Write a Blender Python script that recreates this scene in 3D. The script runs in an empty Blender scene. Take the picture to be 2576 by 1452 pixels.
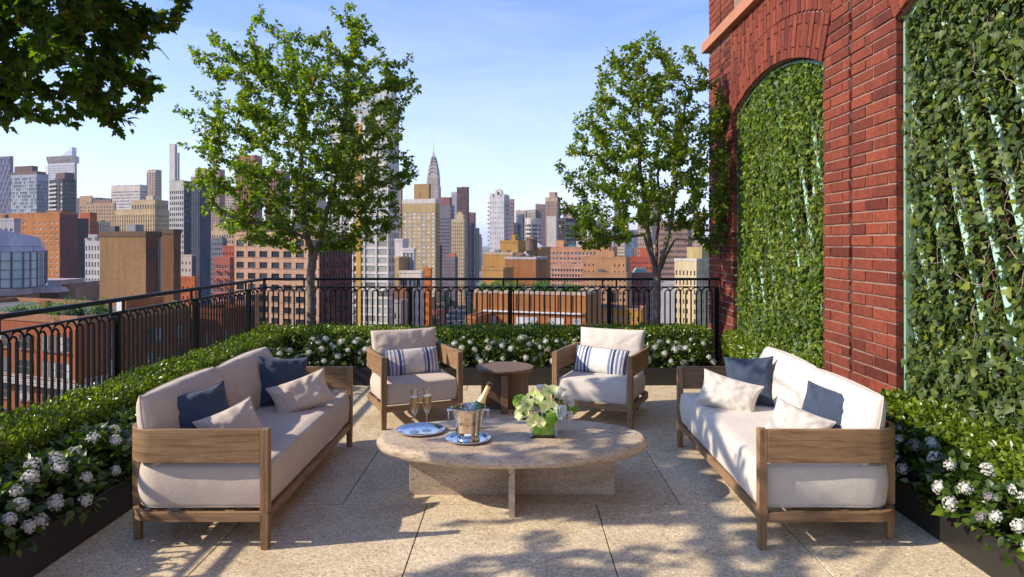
import bpy, bmesh, math, random
import numpy as np
from mathutils import Vector, Matrix, noise as mnoise
S = bpy.context.scene
COL = S.collection
PI = math.pi
rnd = random.Random(7)

# ---------------------------------------------------------------- camera
CAM_H = 1.65
F_PX, CX, CY = 1717.0, 1300.0, 612.0      # focal length and principal point in 2576 px wide picture units
cd = bpy.data.cameras.new("camera")
cam = bpy.data.objects.new("camera", cd); COL.objects.link(cam)
cam.location = (0, 0, CAM_H); cam.rotation_euler = (PI / 2, 0, 0)
cd.sensor_width = 36; cd.lens = 24.0
cd.shift_x = -(CX - 1288) / 2576; cd.shift_y = -(726 - CY) / 2576
cd.clip_start = 0.05; cd.clip_end = 20000
S.camera = cam

# ---------------------------------------------------------------- sky and sun
SUN_DIR = Vector((1.0, 0.21, -0.64)).normalized()    # the way the light travels
SUN_EL = math.asin(-SUN_DIR.z)
SUN_AZ = math.atan2(-SUN_DIR.x, -SUN_DIR.y)
w = bpy.data.worlds.new("World"); S.world = w; w.use_nodes = True
nt = w.node_tree; nt.nodes.clear()
out = nt.nodes.new("ShaderNodeOutputWorld"); bg = nt.nodes.new("ShaderNodeBackground")
sky = nt.nodes.new("ShaderNodeTexSky"); sky.sky_type = 'NISHITA'; sky.sun_disc = False
sky.sun_elevation = SUN_EL; sky.sun_rotation = SUN_AZ
sky.altitude = 50; sky.air_density = 1.0; sky.dust_density = 0.6; sky.ozone_density = 2.5
tc = nt.nodes.new("ShaderNodeTexCoord"); mp = nt.nodes.new("ShaderNodeMapping")
mp.inputs['Scale'].default_value = (1.2, 1.2, 7.0); mp.inputs['Rotation'].default_value = (0.12, 0.08, 0.5)
cn = nt.nodes.new("ShaderNodeTexNoise"); cn.inputs['Scale'].default_value = 1.7
cn.inputs['Detail'].default_value = 9; cn.inputs['Roughness'].default_value = 0.62; cn.inputs['Distortion'].default_value = 0.6
cr = nt.nodes.new("ShaderNodeValToRGB")
cr.color_ramp.elements[0].position = 0.44; cr.color_ramp.elements[0].color = (0, 0, 0, 1)
cr.color_ramp.elements[1].position = 0.78; cr.color_ramp.elements[1].color = (1, 1, 1, 1)
sep = nt.nodes.new("ShaderNodeSeparateXYZ")
hz = nt.nodes.new("ShaderNodeMapRange")         # more thin cloud and air low over the horizon
hz.inputs['From Min'].default_value = 0.0; hz.inputs['From Max'].default_value = 0.34
hz.inputs['To Min'].default_value = 0.62; hz.inputs['To Max'].default_value = 0.0
cm = nt.nodes.new("ShaderNodeMath"); cm.operation = 'MULTIPLY'; cm.inputs[1].default_value = 0.20
ca = nt.nodes.new("ShaderNodeMath"); ca.operation = 'ADD'; ca.use_clamp = True
mx = nt.nodes.new("ShaderNodeMix"); mx.data_type = 'RGBA'
tint = nt.nodes.new("ShaderNodeMix"); tint.data_type = 'RGBA'; tint.blend_type = 'MULTIPLY'; tint.inputs[0].default_value = 1.0
tint.inputs[7].default_value = (0.72, 0.86, 1.20, 1)
L = nt.links.new
L(tc.outputs['Generated'], mp.inputs['Vector']); L(mp.outputs[0], cn.inputs['Vector']); L(cn.outputs['Fac'], cr.inputs[0])
L(tc.outputs['Generated'], sep.inputs[0]); L(sep.outputs['Z'], hz.inputs['Value'])
L(cr.outputs[0], cm.inputs[0]); L(cm.outputs[0], ca.inputs[0]); L(hz.outputs[0], ca.inputs[1])
L(sky.outputs[0], tint.inputs[6]); L(ca.outputs[0], mx.inputs[0]); L(tint.outputs[2], mx.inputs[6])
mx.inputs[7].default_value = (5.9, 6.15, 7.1, 1)
L(mx.outputs[2], bg.inputs[0]); L(bg.outputs[0], out.inputs[0])
bg.inputs[1].default_value = 0.158
ld = bpy.data.lights.new("sun", 'SUN'); ld.energy = 4.8; ld.angle = math.radians(0.55); ld.color = (1.0, 0.885, 0.735)
sun = bpy.data.objects.new("sun", ld); COL.objects.link(sun)
sun.rotation_euler = SUN_DIR.to_track_quat('-Z', 'Y').to_euler(); sun.location = (-30, -6, 30)
S.view_settings.view_transform = 'Standard'; S.view_settings.look = 'None'
S.view_settings.exposure = 0.46; S.view_settings.gamma = 1
S.cycles.max_bounces = 8; S.cycles.transparent_max_bounces = 8; S.cycles.volume_bounces = 0
S.cycles.sample_clamp_indirect = 6

# ---------------------------------------------------------------- helpers
def wp(px, py, Y):
    """point on the picture ray (px,py) at distance Y from the camera plane"""
    return Vector(((px - CX) / F_PX * Y, Y, CAM_H - (py - CY) / F_PX * Y))

def tag(o, label=None, cat=None, group=None, kind=None):
    if label: o['label'] = label
    if cat: o['category'] = cat
    if group: o['group'] = group
    if kind: o['kind'] = kind
    return o

def thing(name, label, cat, loc=(0, 0, 0), rot=0.0, group=None):
    o = bpy.data.objects.new(name, None); COL.objects.link(o)
    o.location = loc; o.rotation_euler = (0, 0, rot); o.empty_display_size = 0.2
    return tag(o, label, cat, group)

def copy_tree(o, parent=None):
    c = o.copy(); COL.objects.link(c)
    if parent is not None: c.parent = parent
    for ch in o.children: copy_tree(ch, c)
    return c

class MB:
    """collects shapes into one mesh, with uv along the grain"""
    def __init__(s): s.v = []; s.f = []; s.m = []; s.uv = []
    def add(s, vs, fs, mat=0, uvs=None):
        b = len(s.v); s.v.extend([tuple(p) for p in vs])
        for k, f in enumerate(fs):
            s.f.append(tuple(b + i for i in f)); s.m.append(mat)
            if uvs is None: s.uv.append([(vs[i][0] + vs[i][1], vs[i][2]) for i in f])
            else: s.uv.append([uvs[i] for i in f])
        return s
    def box(s, x0, x1, y0, y1, z0, z1, mat=0, taper=None, M=None):
        vs = [Vector((x, y, z)) for z in (z0, z1) for x, y in ((x0, y0), (x1, y0), (x1, y1), (x0, y1))]
        if taper:  # shrink the bottom by a factor, around its centre
            cx, cy = (x0 + x1) / 2, (y0 + y1) / 2
            for i in range(4): vs[i].x = cx + (vs[i].x - cx) * taper; vs[i].y = cy + (vs[i].y - cy) * taper
        d = (x1 - x0, y1 - y0, z1 - z0); a = d.index(max(d)); o = [i for i in range(3) if i != a]
        off = rnd.random() * 7
        uvs = [(p[a] + off, p[o[0]] + p[o[1]]) for p in vs]
        if M is not None: vs = [M @ p for p in vs]
        return s.add(vs, [(3, 2, 1, 0), (4, 5, 6, 7), (0, 1, 5, 4), (1, 2, 6, 5), (2, 3, 7, 6), (3, 0, 4, 7)], mat, uvs)
    def tube(s, pts, rad, n=8, mat=0, caps=True):
        pts = [Vector(p) for p in pts]; N = len(pts)
        if not hasattr(rad, '__len__'): rad = [rad] * N
        t0 = (pts[1] - pts[0]).normalized()
        up = Vector((0, 0, 1)) if abs(t0.z) < 0.9 else Vector((1, 0, 0))
        a = t0.cross(up).normalized(); vs = []; uvs = []; L = 0
        for i, p in enumerate(pts):
            t = (pts[min(i + 1, N - 1)] - pts[max(i - 1, 0)])
            t = t.normalized() if t.length > 1e-9 else t0
            a = (a - t * a.dot(t)); a = a.normalized() if a.length > 1e-6 else t.orthogonal().normalized()
            b = t.cross(a)
            if i: L += (p - pts[i - 1]).length
            for k in range(n):
                an = 2 * PI * k / n
                vs.append(p + (a * math.cos(an) + b * math.sin(an)) * rad[i]); uvs.append((L, rad[i] * an))
        fs = [(i * n + k, i * n + (k + 1) % n, (i + 1) * n + (k + 1) % n, (i + 1) * n + k) for i in range(N - 1) for k in range(n)]
        if caps: fs += [tuple(range(n - 1, -1, -1)), tuple((N - 1) * n + k for k in range(n))]
        return s.add(vs, fs, mat, uvs)
    def lathe(s, prof, n=32, c=(0, 0, 0), mat=0, M=None, cap0=False, cap1=False):
        vs = []
        for r, z in prof:
            for k in range(n):
                an = 2 * PI * k / n; vs.append(Vector((r * math.cos(an), r * math.sin(an), z)))
        vs = [(M @ p if M is not None else p) + Vector(c) for p in vs]
        N = len(prof)
        fs = [(i * n + k, i * n + (k + 1) % n, (i + 1) * n + (k + 1) % n, (i + 1) * n + k) for i in range(N - 1) for k in range(n)]
        if cap0: fs.append(tuple(range(n - 1, -1, -1)))
        if cap1: fs.append(tuple((N - 1) * n + k for k in range(n)))
        return s.add(vs, fs, mat)
    def ball(s, c, r, n=10, m=6, mat=0, sc=(1, 1, 1)):
        prof = [(math.sin(PI * i / m), -math.cos(PI * i / m)) for i in range(m + 1)]
        prof[0] = (1e-4, -1); prof[-1] = (1e-4, 1)
        return s.lathe(prof, n, c, mat, M=Matrix.Diagonal((r * sc[0], r * sc[1], r * sc[2])))
    def prism(s, poly, z0, z1, mat=0, M=None):
        n = len(poly); vs = [Vector((x, y, z0)) for x, y in poly] + [Vector((x, y, z1)) for x, y in poly]
        if M is not None: vs = [M @ p for p in vs]
        return s.add(vs, [tuple(range(n - 1, -1, -1)), tuple(range(n, 2 * n))] + [(i, (i + 1) % n, n + (i + 1) % n, n + i) for i in range(n)], mat)
    def sweep(s, path, t, z0, z1, mat=0, inner=None):
        """a vertical board of thickness t following a plan path (t to the left of travel)"""
        n = len(path); offs = []
        for i in range(n):
            a = Vector(path[max(i - 1, 0)]); b = Vector(path[min(i + 1, n - 1)]); d = (b - a).normalized()
            nrm = Vector((-d.y, d.x))
            if 0 < i < n - 1:
                d1 = (Vector(path[i]) - a).normalized(); k = 1 / max(0.5, abs(d1.dot(d)))
            else: k = 1
            offs.append(Vector(path[i]) + nrm * t * k)
        vs = []; uvs = []; L = 0
        for i in range(n):
            p = path[i]; q = offs[i]
            if i: L += (Vector(p) - Vector(path[i - 1])).length
            for (x, y), z in ((p, z0), (p, z1), (q, z1), (q, z0)):
                vs.append((x, y, z)); uvs.append((L, z if (x, y) == tuple(p) else z + t))
        fs = []
        for i in range(n - 1):
            for k in range(4): fs.append((i * 4 + k, i * 4 + (k + 1) % 4, (i + 1) * 4 + (k + 1) % 4, (i + 1) * 4 + k))
        fs += [(0, 3, 2, 1), tuple((n - 1) * 4 + k for k in range(4))]
        return s.add(vs, fs, mat, uvs)
    def build(s, name, mats, parent=None, smooth=None, bevel=0, seg=2, loc=None):
        me = bpy.data.meshes.new(name); me.from_pydata(s.v, [], s.f)
        if not isinstance(mats, (list, tuple)): mats = [mats]
        for m in mats: me.materials.append(m)
        me.polygons.foreach_set('material_index', s.m)
        uvl = me.uv_layers.new(name='UVMap')
        uvl.data.foreach_set('uv', np.array([c for f in s.uv for c in f], dtype=np.float32).ravel())
        if smooth is not None:
            me.polygons.foreach_set('use_smooth', [True] * len(s.f))
        bm = bmesh.new(); bm.from_mesh(me); bmesh.ops.recalc_face_normals(bm, faces=bm.faces); bm.to_mesh(me); bm.free()
        if smooth is not None: me.set_sharp_from_angle(angle=math.radians(smooth))
        me.update()
        o = bpy.data.objects.new(name, me); COL.objects.link(o)
        if parent is not None: o.parent = parent
        if loc is not None: o.location = loc
        if bevel:
            b = o.modifiers.new('bevel', 'BEVEL'); b.width = bevel; b.segments = seg; b.limit_method = 'ANGLE'
            b.angle_limit = math.radians(40)
        return o

# ---------------------------------------------------------------- materials
def nodes(name):
    m = bpy.data.materials.new(name); m.use_nodes = True; nt = m.node_tree; nt.nodes.clear()
    o = nt.nodes.new('ShaderNodeOutputMaterial'); p = nt.nodes.new('ShaderNodeBsdfPrincipled')
    nt.links.new(p.outputs[0], o.inputs[0]); return m, nt, p, o
def N(nt, t, **k):
    n = nt.nodes.new(t)
    for a, v in k.items():
        if a in ('operation', 'data_type', 'blend_type', 'feature', 'wave_type', 'bands_direction', 'distance', 'interpolation', 'use_clamp', 'offset', 'offset_frequency', 'squash', 'label'): setattr(n, a, v)
        else: n.inputs[a.replace('_', ' ')].default_value = v
    return n
def ramp(nt, fac, stops, interp='LINEAR'):
    r = nt.nodes.new('ShaderNodeValToRGB'); r.color_ramp.interpolation = interp; e = r.color_ramp.elements
    while len(e) < len(stops): e.new(0.5)
    for el, (p, c) in zip(e, stops): el.position = p; el.color = (*c, 1) if len(c) == 3 else c
    nt.links.new(fac, r.inputs[0]); return r.outputs[0]
def mul(nt, a, b, fac=1.0, mode='MULTIPLY'):
    m = N(nt, 'ShaderNodeMix', data_type='RGBA', blend_type=mode); m.inputs[0].default_value = fac
    for i, x in ((6, a), (7, b)):
        if isinstance(x, (tuple, list)): m.inputs[i].default_value = (*x, 1)
        else: nt.links.new(x, m.inputs[i])
    return m.outputs[2]
def coords(nt, kind='Object', scale=(1, 1, 1)):
    t = nt.nodes.new('ShaderNodeTexCoord'); mp = nt.nodes.new('ShaderNodeMapping'); mp.inputs['Scale'].default_value = scale
    nt.links.new(t.outputs[kind], mp.inputs[0]); return mp.outputs[0]
def noise_(nt, vec, scale, detail=5, rough=0.6, dist=0):
    n = N(nt, 'ShaderNodeTexNoise', Scale=scale, Detail=detail, Roughness=rough, Distortion=dist)
    nt.links.new(vec, n.inputs['Vector']); return n.outputs['Fac']
def bump(nt, p, h, strength, dist=0.01):
    b = N(nt, 'ShaderNodeBump', Strength=strength, Distance=dist); nt.links.new(h, b.inputs['Height'])
    nt.links.new(b.outputs[0], p.inputs['Normal']); return b

def simple(name, col, rough=0.6, metal=0.0, nv=0.12, ns=3.0, bs=0, bst=0.2, bd=0.01, island=0.0, spec=0.5):
    """plain material whose colour is broken up by noise of two sizes"""
    m, nt, p, o = nodes(name); v = coords(nt)
    p.inputs['Roughness'].default_value = rough; p.inputs['Metallic'].default_value = metal
    p.inputs['Specular IOR Level'].default_value = spec
    c = ramp(nt, noise_(nt, v, ns, 8), [(0.3, tuple(x * (1 - nv) for x in col)), (0.7, tuple(min(1, x * (1 + nv)) for x in col))])
    if island:
        g = nt.nodes.new('ShaderNodeNewGeometry')
        r = ramp(nt, g.outputs['Random Per Island'], [(0, (1 - island,) * 3), (1, (1 + island,) * 3)])
        c = mul(nt, c, r)
    nt.links.new(c, p.inputs['Base Color'])
    if bs: bump(nt, p, noise_(nt, v, bs, 6), bst, bd)
    return m

def wood(name, c0, c1, rough=0.5):
    m, nt, p, o = nodes(name)
    v = coords(nt, 'UV', (1.3, 20, 1)); g = noise_(nt, v, 2.2, 9, 0.62, 0.9)
    v2 = coords(nt, 'UV', (5, 160, 1)); f = noise_(nt, v2, 3.0, 4, 0.7)
    v3 = coords(nt, 'Object', (1, 1, 1)); k = noise_(nt, v3, 2.5, 4)
    c = ramp(nt, g, [(0.30, c0), (0.47, tuple((a + b) / 2 for a, b in zip(c0, c1))), (0.66, c1)])
    c = mul(nt, c, ramp(nt, f, [(0.3, (0.72, 0.7, 0.68)), (0.62, (1.08, 1.08, 1.08))]))
    c = mul(nt, c, ramp(nt, k, [(0.3, (0.84, 0.82, 0.8)), (0.7, (1.1, 1.08, 1.06))]))
    nt.links.new(c, p.inputs['Base Color']); p.inputs['Roughness'].default_value = rough
    p.inputs['Specular IOR Level'].default_value = 0.3
    bump(nt, p, f, 0.25, 0.002); return m

def fabric(name, col, weave=420, st=0.35, rough=0.9):
    m, nt, p, o = nodes(name); v = coords(nt)
    n1 = noise_(nt, v, 4, 5); c = ramp(nt, n1, [(0.3, tuple(x * 0.93 for x in col)), (0.7, tuple(min(1, x * 1.04) for x in col))])
    n2 = noise_(nt, coords(nt, 'Object', (1, 1, 0.35)), weave, 3, 0.7)
    n3 = noise_(nt, coords(nt, 'Object', (0.3, 0.3, 1)), weave * 0.8, 3, 0.7)
    c = mul(nt, c, ramp(nt, n2, [(0.35, (0.86, 0.85, 0.84)), (0.65, (1.08, 1.08, 1.08))]))
    c = mul(nt, c, ramp(nt, n3, [(0.35, (0.9, 0.89, 0.88)), (0.65, (1.06, 1.06, 1.06))]))
    nt.links.new(c, p.inputs['Base Color']); p.inputs['Roughness'].default_value = rough
    p.inputs['Sheen Weight'].default_value = 0.15; p.inputs['Specular IOR Level'].default_value = 0.2
    h = N(nt, 'ShaderNodeMath', operation='ADD'); nt.links.new(n2, h.inputs[0])
    w1 = noise_(nt, v, 7, 3, 0.5, 0.5); sc = N(nt, 'ShaderNodeMath', operation='MULTIPLY'); sc.inputs[1].default_value = 5
    nt.links.new(w1, sc.inputs[0]); nt.links.new(sc.outputs[0], h.inputs[1])
    bump(nt, p, h.outputs[0], st, 0.003); return m

def leaf_mat(name, stops, trans=(0.25, 0.5, 0.04), tw=0.35, rough=0.42, spec=0.5):
    m, nt, p, o = nodes(name)
    g = nt.nodes.new('ShaderNodeNewGeometry')
    c = ramp(nt, g.outputs['Random Per Island'], stops)
    c2 = mul(nt, c, ramp(nt, noise_(nt, coords(nt), 2.2, 3), [(0.3, (0.8, 0.85, 0.8)), (0.7, (1.15, 1.1, 1.1))]))
    nt.links.new(c2, p.inputs['Base Color']); p.inputs['Roughness'].default_value = rough
    p.inputs['Specular IOR Level'].default_value = spec
    t = nt.nodes.new('ShaderNodeBsdfTranslucent'); t.inputs[0].default_value = (*trans, 1)
    tc_ = mul(nt, c2, tuple(x / 0.12 for x in trans)); nt.links.new(tc_, t.inputs[0])
    mxs = nt.nodes.new('ShaderNodeMixShader'); mxs.inputs[0].default_value = tw
    nt.links.new(p.outputs[0], mxs.inputs[1]); nt.links.new(t.outputs[0], mxs.inputs[2]); nt.links.new(mxs.outputs[0], o.inputs[0])
    return m

# ---------------------------------------------------------------- leaves in bulk
OVATE = (np.array([(0, 0, 0), (-.30, .38, .10), (0, .5, 0), (0, 1, -.06), (.30, .38, .10)]), [(0, 2, 1), (1, 2, 3), (0, 4, 2), (4, 3, 2)])
SLIM = (np.array([(0, 0, 0), (-.2, .45, .07), (0, 1, -.04), (.2, .45, .07)]), [(0, 2, 1), (0, 3, 2)])
_ml = [(0, 0), (-.22, -.08), (-.52, .12), (-.36, .26), (-.50, .56), (-.24, .56), (-.2, .74), (0, 1.0), (.2, .74), (.24, .56), (.50, .56), (.36, .26), (.52, .12), (.22, -.08)]
MAPLE = (np.array([(x, y, 0.28 * abs(x) - 0.12 * y * y) for x, y in _ml] + [(0, .38, -.02)]), [(14, i, (i + 1) % 14) for i in range(14)])
_iv = [(0, .05), (-.3, -.05), (-.48, .25), (-.30, .48), (0, 1.0), (.30, .48), (.48, .25), (.3, -.05)]
IVY = (np.array([(x, y, 0.25 * abs(x) - 0.15 * y * y) for x, y in _iv] + [(0, .36, -.02)]), [(8, i, (i + 1) % 8) for i in range(8)])
_ov = [(0, 0), (-.26, .12), (-.38, .38), (-.26, .7), (0, 1.05), (.26, .7), (.38, .38), (.26, .12)]
BROAD = (np.array([(x, y, 0.22 * abs(x) - 0.22 * y * y) for x, y in _ov] + [(0, .45, -.06)]), [(8, i, (i + 1) % 8) for i in range(8)])

def leaf_cloud(name, P, D, U, size, shape, mats, parent=None, midx=None):
    """one mesh of many separate leaves; P places, D pointing, U facing directions"""
    rs = np.random.RandomState(len(P)); sv, sf = shape
    P = np.asarray(P, float); n = len(P); D = np.asarray(D, float); U = np.asarray(U, float)
    D = D / np.maximum(1e-6, np.linalg.norm(D, axis=1))[:, None]
    U = U - D * np.sum(U * D, 1)[:, None]; U = U / np.maximum(1e-6, np.linalg.norm(U, axis=1))[:, None]
    B = np.cross(D, U); size = np.broadcast_to(np.asarray(size, float), (n,))
    V = P[:, None, :] + size[:, None, None] * (sv[None, :, 0:1] * B[:, None, :] + sv[None, :, 1:2] * D[:, None, :] + sv[None, :, 2:3] * U[:, None, :])
    k = len(sv); F = np.array(sf); fk = F.shape[1]
    FF = (F[None] + (np.arange(n) * k)[:, None, None]).reshape(-1, fk)
    me = bpy.data.meshes.new(name); me.vertices.add(n * k); me.vertices.foreach_set('co', V.astype(np.float32).ravel())
    me.loops.add(FF.size); me.loops.foreach_set('vertex_index', FF.astype(np.int32).ravel())
    me.polygons.add(len(FF)); me.polygons.foreach_set('loop_start', np.arange(0, FF.size, fk, dtype=np.int32))
    me.polygons.foreach_set('use_smooth', np.ones(len(FF), dtype=bool))
    if not isinstance(mats, (list, tuple)): mats = [mats]
    for m in mats: me.materials.append(m)
    if midx is not None: me.polygons.foreach_set('material_index', np.repeat(np.asarray(midx, np.int32), len(F)))
    me.update(calc_edges=True); me.validate()
    o = bpy.data.objects.new(name, me); COL.objects.link(o)
    if parent is not None: o.parent = parent
    return o
# ================================================================ materials
M_wood = wood('warm_teak', (0.15, 0.082, 0.038), (0.36, 0.228, 0.118))
M_wood2 = wood('brown_teak', (0.105, 0.066, 0.038), (0.25, 0.160, 0.092))
M_iron = simple('railing_paint', (0.006, 0.0065, 0.005), 0.5, 0.0, 0.25, 9, 120, 0.12, 0.003, spec=0.22)
M_planter = simple('planter_metal', (0.020, 0.018, 0.016), 0.42, 0.0, 0.25, 3, 60, 0.08, 0.003)
M_soil = simple('soil', (0.03, 0.02, 0.013), 0.95, 0, 0.4, 30, 60, 1.0, 0.02)
M_fab = fabric('oat_fabric', (0.58, 0.485, 0.39))
M_white = fabric('cream_fabric', (0.63, 0.575, 0.49))
M_navy = fabric('navy_fabric', (0.048, 0.066, 0.104))
M_chrome = simple('polished_steel', (0.72, 0.72, 0.73), 0.07, 1.0, 0.04, 6, 9, 0.03, 0.004)
M_bucket = simple('warm_metal_tint', (0.80, 0.69, 0.56), 0.09, 1.0, 0.05, 6, 5, 0.04, 0.004)  # bucket metal tinted warm, putting the floor's reflection into its colour
M_bark = simple('bark', (0.15, 0.125, 0.105), 0.88, 0, 0.62, 26, 55, 1.0, 0.02)
M_stem = simple('vine_stem', (0.27, 0.22, 0.17), 0.85, 0, 0.35, 12)

def floor_material():
    m, nt, p, o = nodes('washed_aggregate')
    g = nt.nodes.new('ShaderNodeNewGeometry'); v = coords(nt)
    c = ramp(nt, noise_(nt, v, 1.1, 6), [(0.3, (0.62, 0.515, 0.35)), (0.7, (0.74, 0.625, 0.435))])
    c = mul(nt, c, ramp(nt, g.outputs['Random Per Island'], [(0, (0.85,) * 3), (1, (1.06,) * 3)]))
    for sc, st in ((170, [(0.0, (0.66, 0.62, 0.55)), (0.35, (0.93, 0.91, 0.88)), (0.75, (1.0,) * 3), (1.0, (1.28, 1.28, 1.25))]),
                   (75, [(0.0, (0.72, 0.66, 0.58)), (0.3, (1.0,) * 3), (0.8, (1.0,) * 3), (1.0, (1.25, 1.22, 1.15))])):
        vo = N(nt, 'ShaderNodeTexVoronoi', Scale=float(sc)); nt.links.new(v, vo.inputs['Vector'])
        s = nt.nodes.new('ShaderNodeSeparateColor'); nt.links.new(vo.outputs['Color'], s.inputs[0])
        c = mul(nt, c, ramp(nt, s.outputs[0], st))
    c = mul(nt, c, ramp(nt, noise_(nt, v, 2.6, 9, 0.68, 0.8), [(0.30, (0.80, 0.77, 0.72)), (0.52, (1.0,) * 3)]))
    vo = N(nt, 'ShaderNodeTexVoronoi', Scale=13.0); nt.links.new(v, vo.inputs['Vector'])
    c = mul(nt, c, ramp(nt, vo.outputs['Distance'], [(0.05, (0.35, 0.28, 0.2)), (0.085, (1, 1, 1))]))   # sparse dark chips
    fn = noise_(nt, v, 260, 3, 0.7)
    c = mul(nt, c, ramp(nt, fn, [(0.32, (0.8,) * 3), (0.66, (1.1,) * 3)]))
    nt.links.new(c, p.inputs['Base Color']); p.inputs['Roughness'].default_value = 0.8
    p.inputs['Specular IOR Level'].default_value = 0.3
    bump(nt, p, fn, 0.5, 0.003); return m
M_floor = floor_material()
M_gap = simple('joint', (0.05, 0.042, 0.034), 0.95)

# ================================================================ the terrace floor
RX, RY, WX = -3.35, 9.06, 2.68        # railing line left and back, brick face right
TW, TD = 1.067, 1.114                 # paver size
mb = MB(); g = 0.0035
y_rows = [4.312 + TD * k for k in range(-6, 6)]
for r, y0 in enumerate(y_rows):
    off = (-0.566 if (r - 5) % 2 == 0 else -0.035)
    for k in range(-5, 7):
        x0 = off + TW * k
        a, b = max(x0 + g, -4.0), min(x0 + TW - g, 3.4)
        if b - a > 0.05 and y0 < 9.3: mb.box(a, b, y0 + g, min(y0 + TD - g, 9.35), -0.05, 0.0)
tag(mb.build('floor', M_floor, bevel=0.0015, seg=1), kind='structure')
mb = MB(); mb.box(-4.05, 3.5, -2.5, 9.4, -0.5, -0.006)
tag(mb.build('terrace_slab', M_gap), kind='structure')
M_render = simple('render_wall', (0.28, 0.15, 0.10), 0.9, 0, 0.15, 2)
mb = MB(); mb.box(-4.0, 7.9, -2.4, 9.35, -61, -0.52)
tag(mb.build('supporting_building', M_render), 'brick building carrying the roof terrace, below its floor', 'building')

# ================================================================ planters
def planter(x0, x1, y0, y1, label):
    t = thing('planter_box', label, 'planter', ((x0 + x1) / 2, (y0 + y1) / 2, 0), group='long black metal planters')
    hx, hy = (x1 - x0) / 2, (y1 - y0) / 2; w_ = 0.012; h = 0.205
    b = MB()
    b.box(-hx, hx, -hy, -hy + w_, 0, h); b.box(-hx, hx, hy - w_, hy, 0, h)
    b.box(-hx, -hx + w_, -hy + w_, hy - w_, 0, h); b.box(hx - w_, hx, -hy + w_, hy - w_, 0, h)
    b.build('trough', M_planter, t, bevel=0.003)
    s = MB(); s.box(-hx + w_, hx - w_, -hy + w_, hy - w_, 0.02, 0.17); s.build('soil', M_soil, t)
    return t
planter(-3.30, -2.39, 0.3, 7.905, 'long black metal planter along the left railing behind the taupe sofa')
planter(-3.30, 2.335, 7.915, 9.0, 'long black metal planter along the back railing behind the two armchairs')
planter(2.342, 2.665, 0.3, 7.905, 'long black metal planter along the red brick wall behind the white sofa')

# ================================================================ railings
def railing(kind):
    L = (RY - 0.2) if kind == 'left' else (WX - RX)
    lab = {'left': 'black iron railing with interlaced arches along the left side of the terrace',
           'back': 'black iron railing with interlaced arches along the back of the terrace, facing the avenue'}[kind]
    t = thing('railing', lab, 'railing', (RX, RY, 0), -PI / 2 if kind == 'left' else 0.0, group='black iron railings round the terrace')
    # local x runs from the corner along the run
    if kind == 'left':  # x -> -Y
        posts = [RY - y for y in (8.53, 7.12, 5.72, 4.32, 2.92, 1.52)]
    else:
        posts = [x - RX for x in (-2.73, -1.41, -0.085, 1.23)] + [L - 0.035]
    b = MB(); b.box(-0.028 if kind == 'back' else 0.028, L, -0.028, 0.028, 1.158, 1.184)
    b.box(-0.02 if kind == 'back' else 0.02, L, -0.02, 0.02, 1.184, 1.190)
    b.build('handrail', M_iron, t, bevel=0.004)
    b = MB(); b.box(0.011, L, -0.017, 0.017, 1.062, 1.077); b.build('middle_rail', M_iron, t, bevel=0.003)
    b = MB(); b.box(0.011, L, -0.015, 0.015, 0.095, 0.115); b.build('bottom_rail', M_iron, t, bevel=0.003)
    for q in posts:
        b = MB(); b.box(q - 0.025, q + 0.025, -0.025, 0.025, 0.0, 1.0615)
        b.box(q - 0.013, q + 0.013, -0.029, 0.029, 0.12, 1.05); b.build('post', M_iron, t, bevel=0.003)
        for s_ in (-0.092, 0.092):
            if 0.03 < q + s_ < L:
                b = MB(); b.box(q + s_ - 0.01, q + s_ + 0.01, -0.01, 0.01, 1.0765, 1.1585); b.build('stub', M_iron, t, bevel=0.002)
    if kind == 'left':
        b = MB(); b.box(-0.016, 0.016, -0.016, 0.016, 0, 1.158); b.build('corner_post', M_iron, t, bevel=0.003)
    s = 0.0693; z_sp = 0.992; n = int((L - 0.05) / (2 * s)); x0 = 0.05
    r0 = 0.0083
    cnt = 0
    order = range(n)
    for k in order:
        xa = x0 + 2 * s * k; xb = xa + s
        b = MB()
        for x_ in (xa, xb):
            b.box(x_ - r0, x_ + r0, -r0, r0, 0.114, z_sp)
        arc = lambda cx, r, a0, a1, m=12: [(cx + r * math.cos(a0 + (a1 - a0) * i / m), 0.0, z_sp + r * math.sin(a0 + (a1 - a0) * i / m)) for i in range(m + 1)]
        b.tube(arc((xa + xb) / 2, s / 2, PI, 0), 0.008, 6)
        b.tube(arc(xb - s, s, PI, 0), 0.008, 6)       # big arch from the previous pair's bar to this one
        b.build('arched_bar_pair', M_iron, t, smooth=40)
    return t
railing('left'); railing('back')

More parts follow.
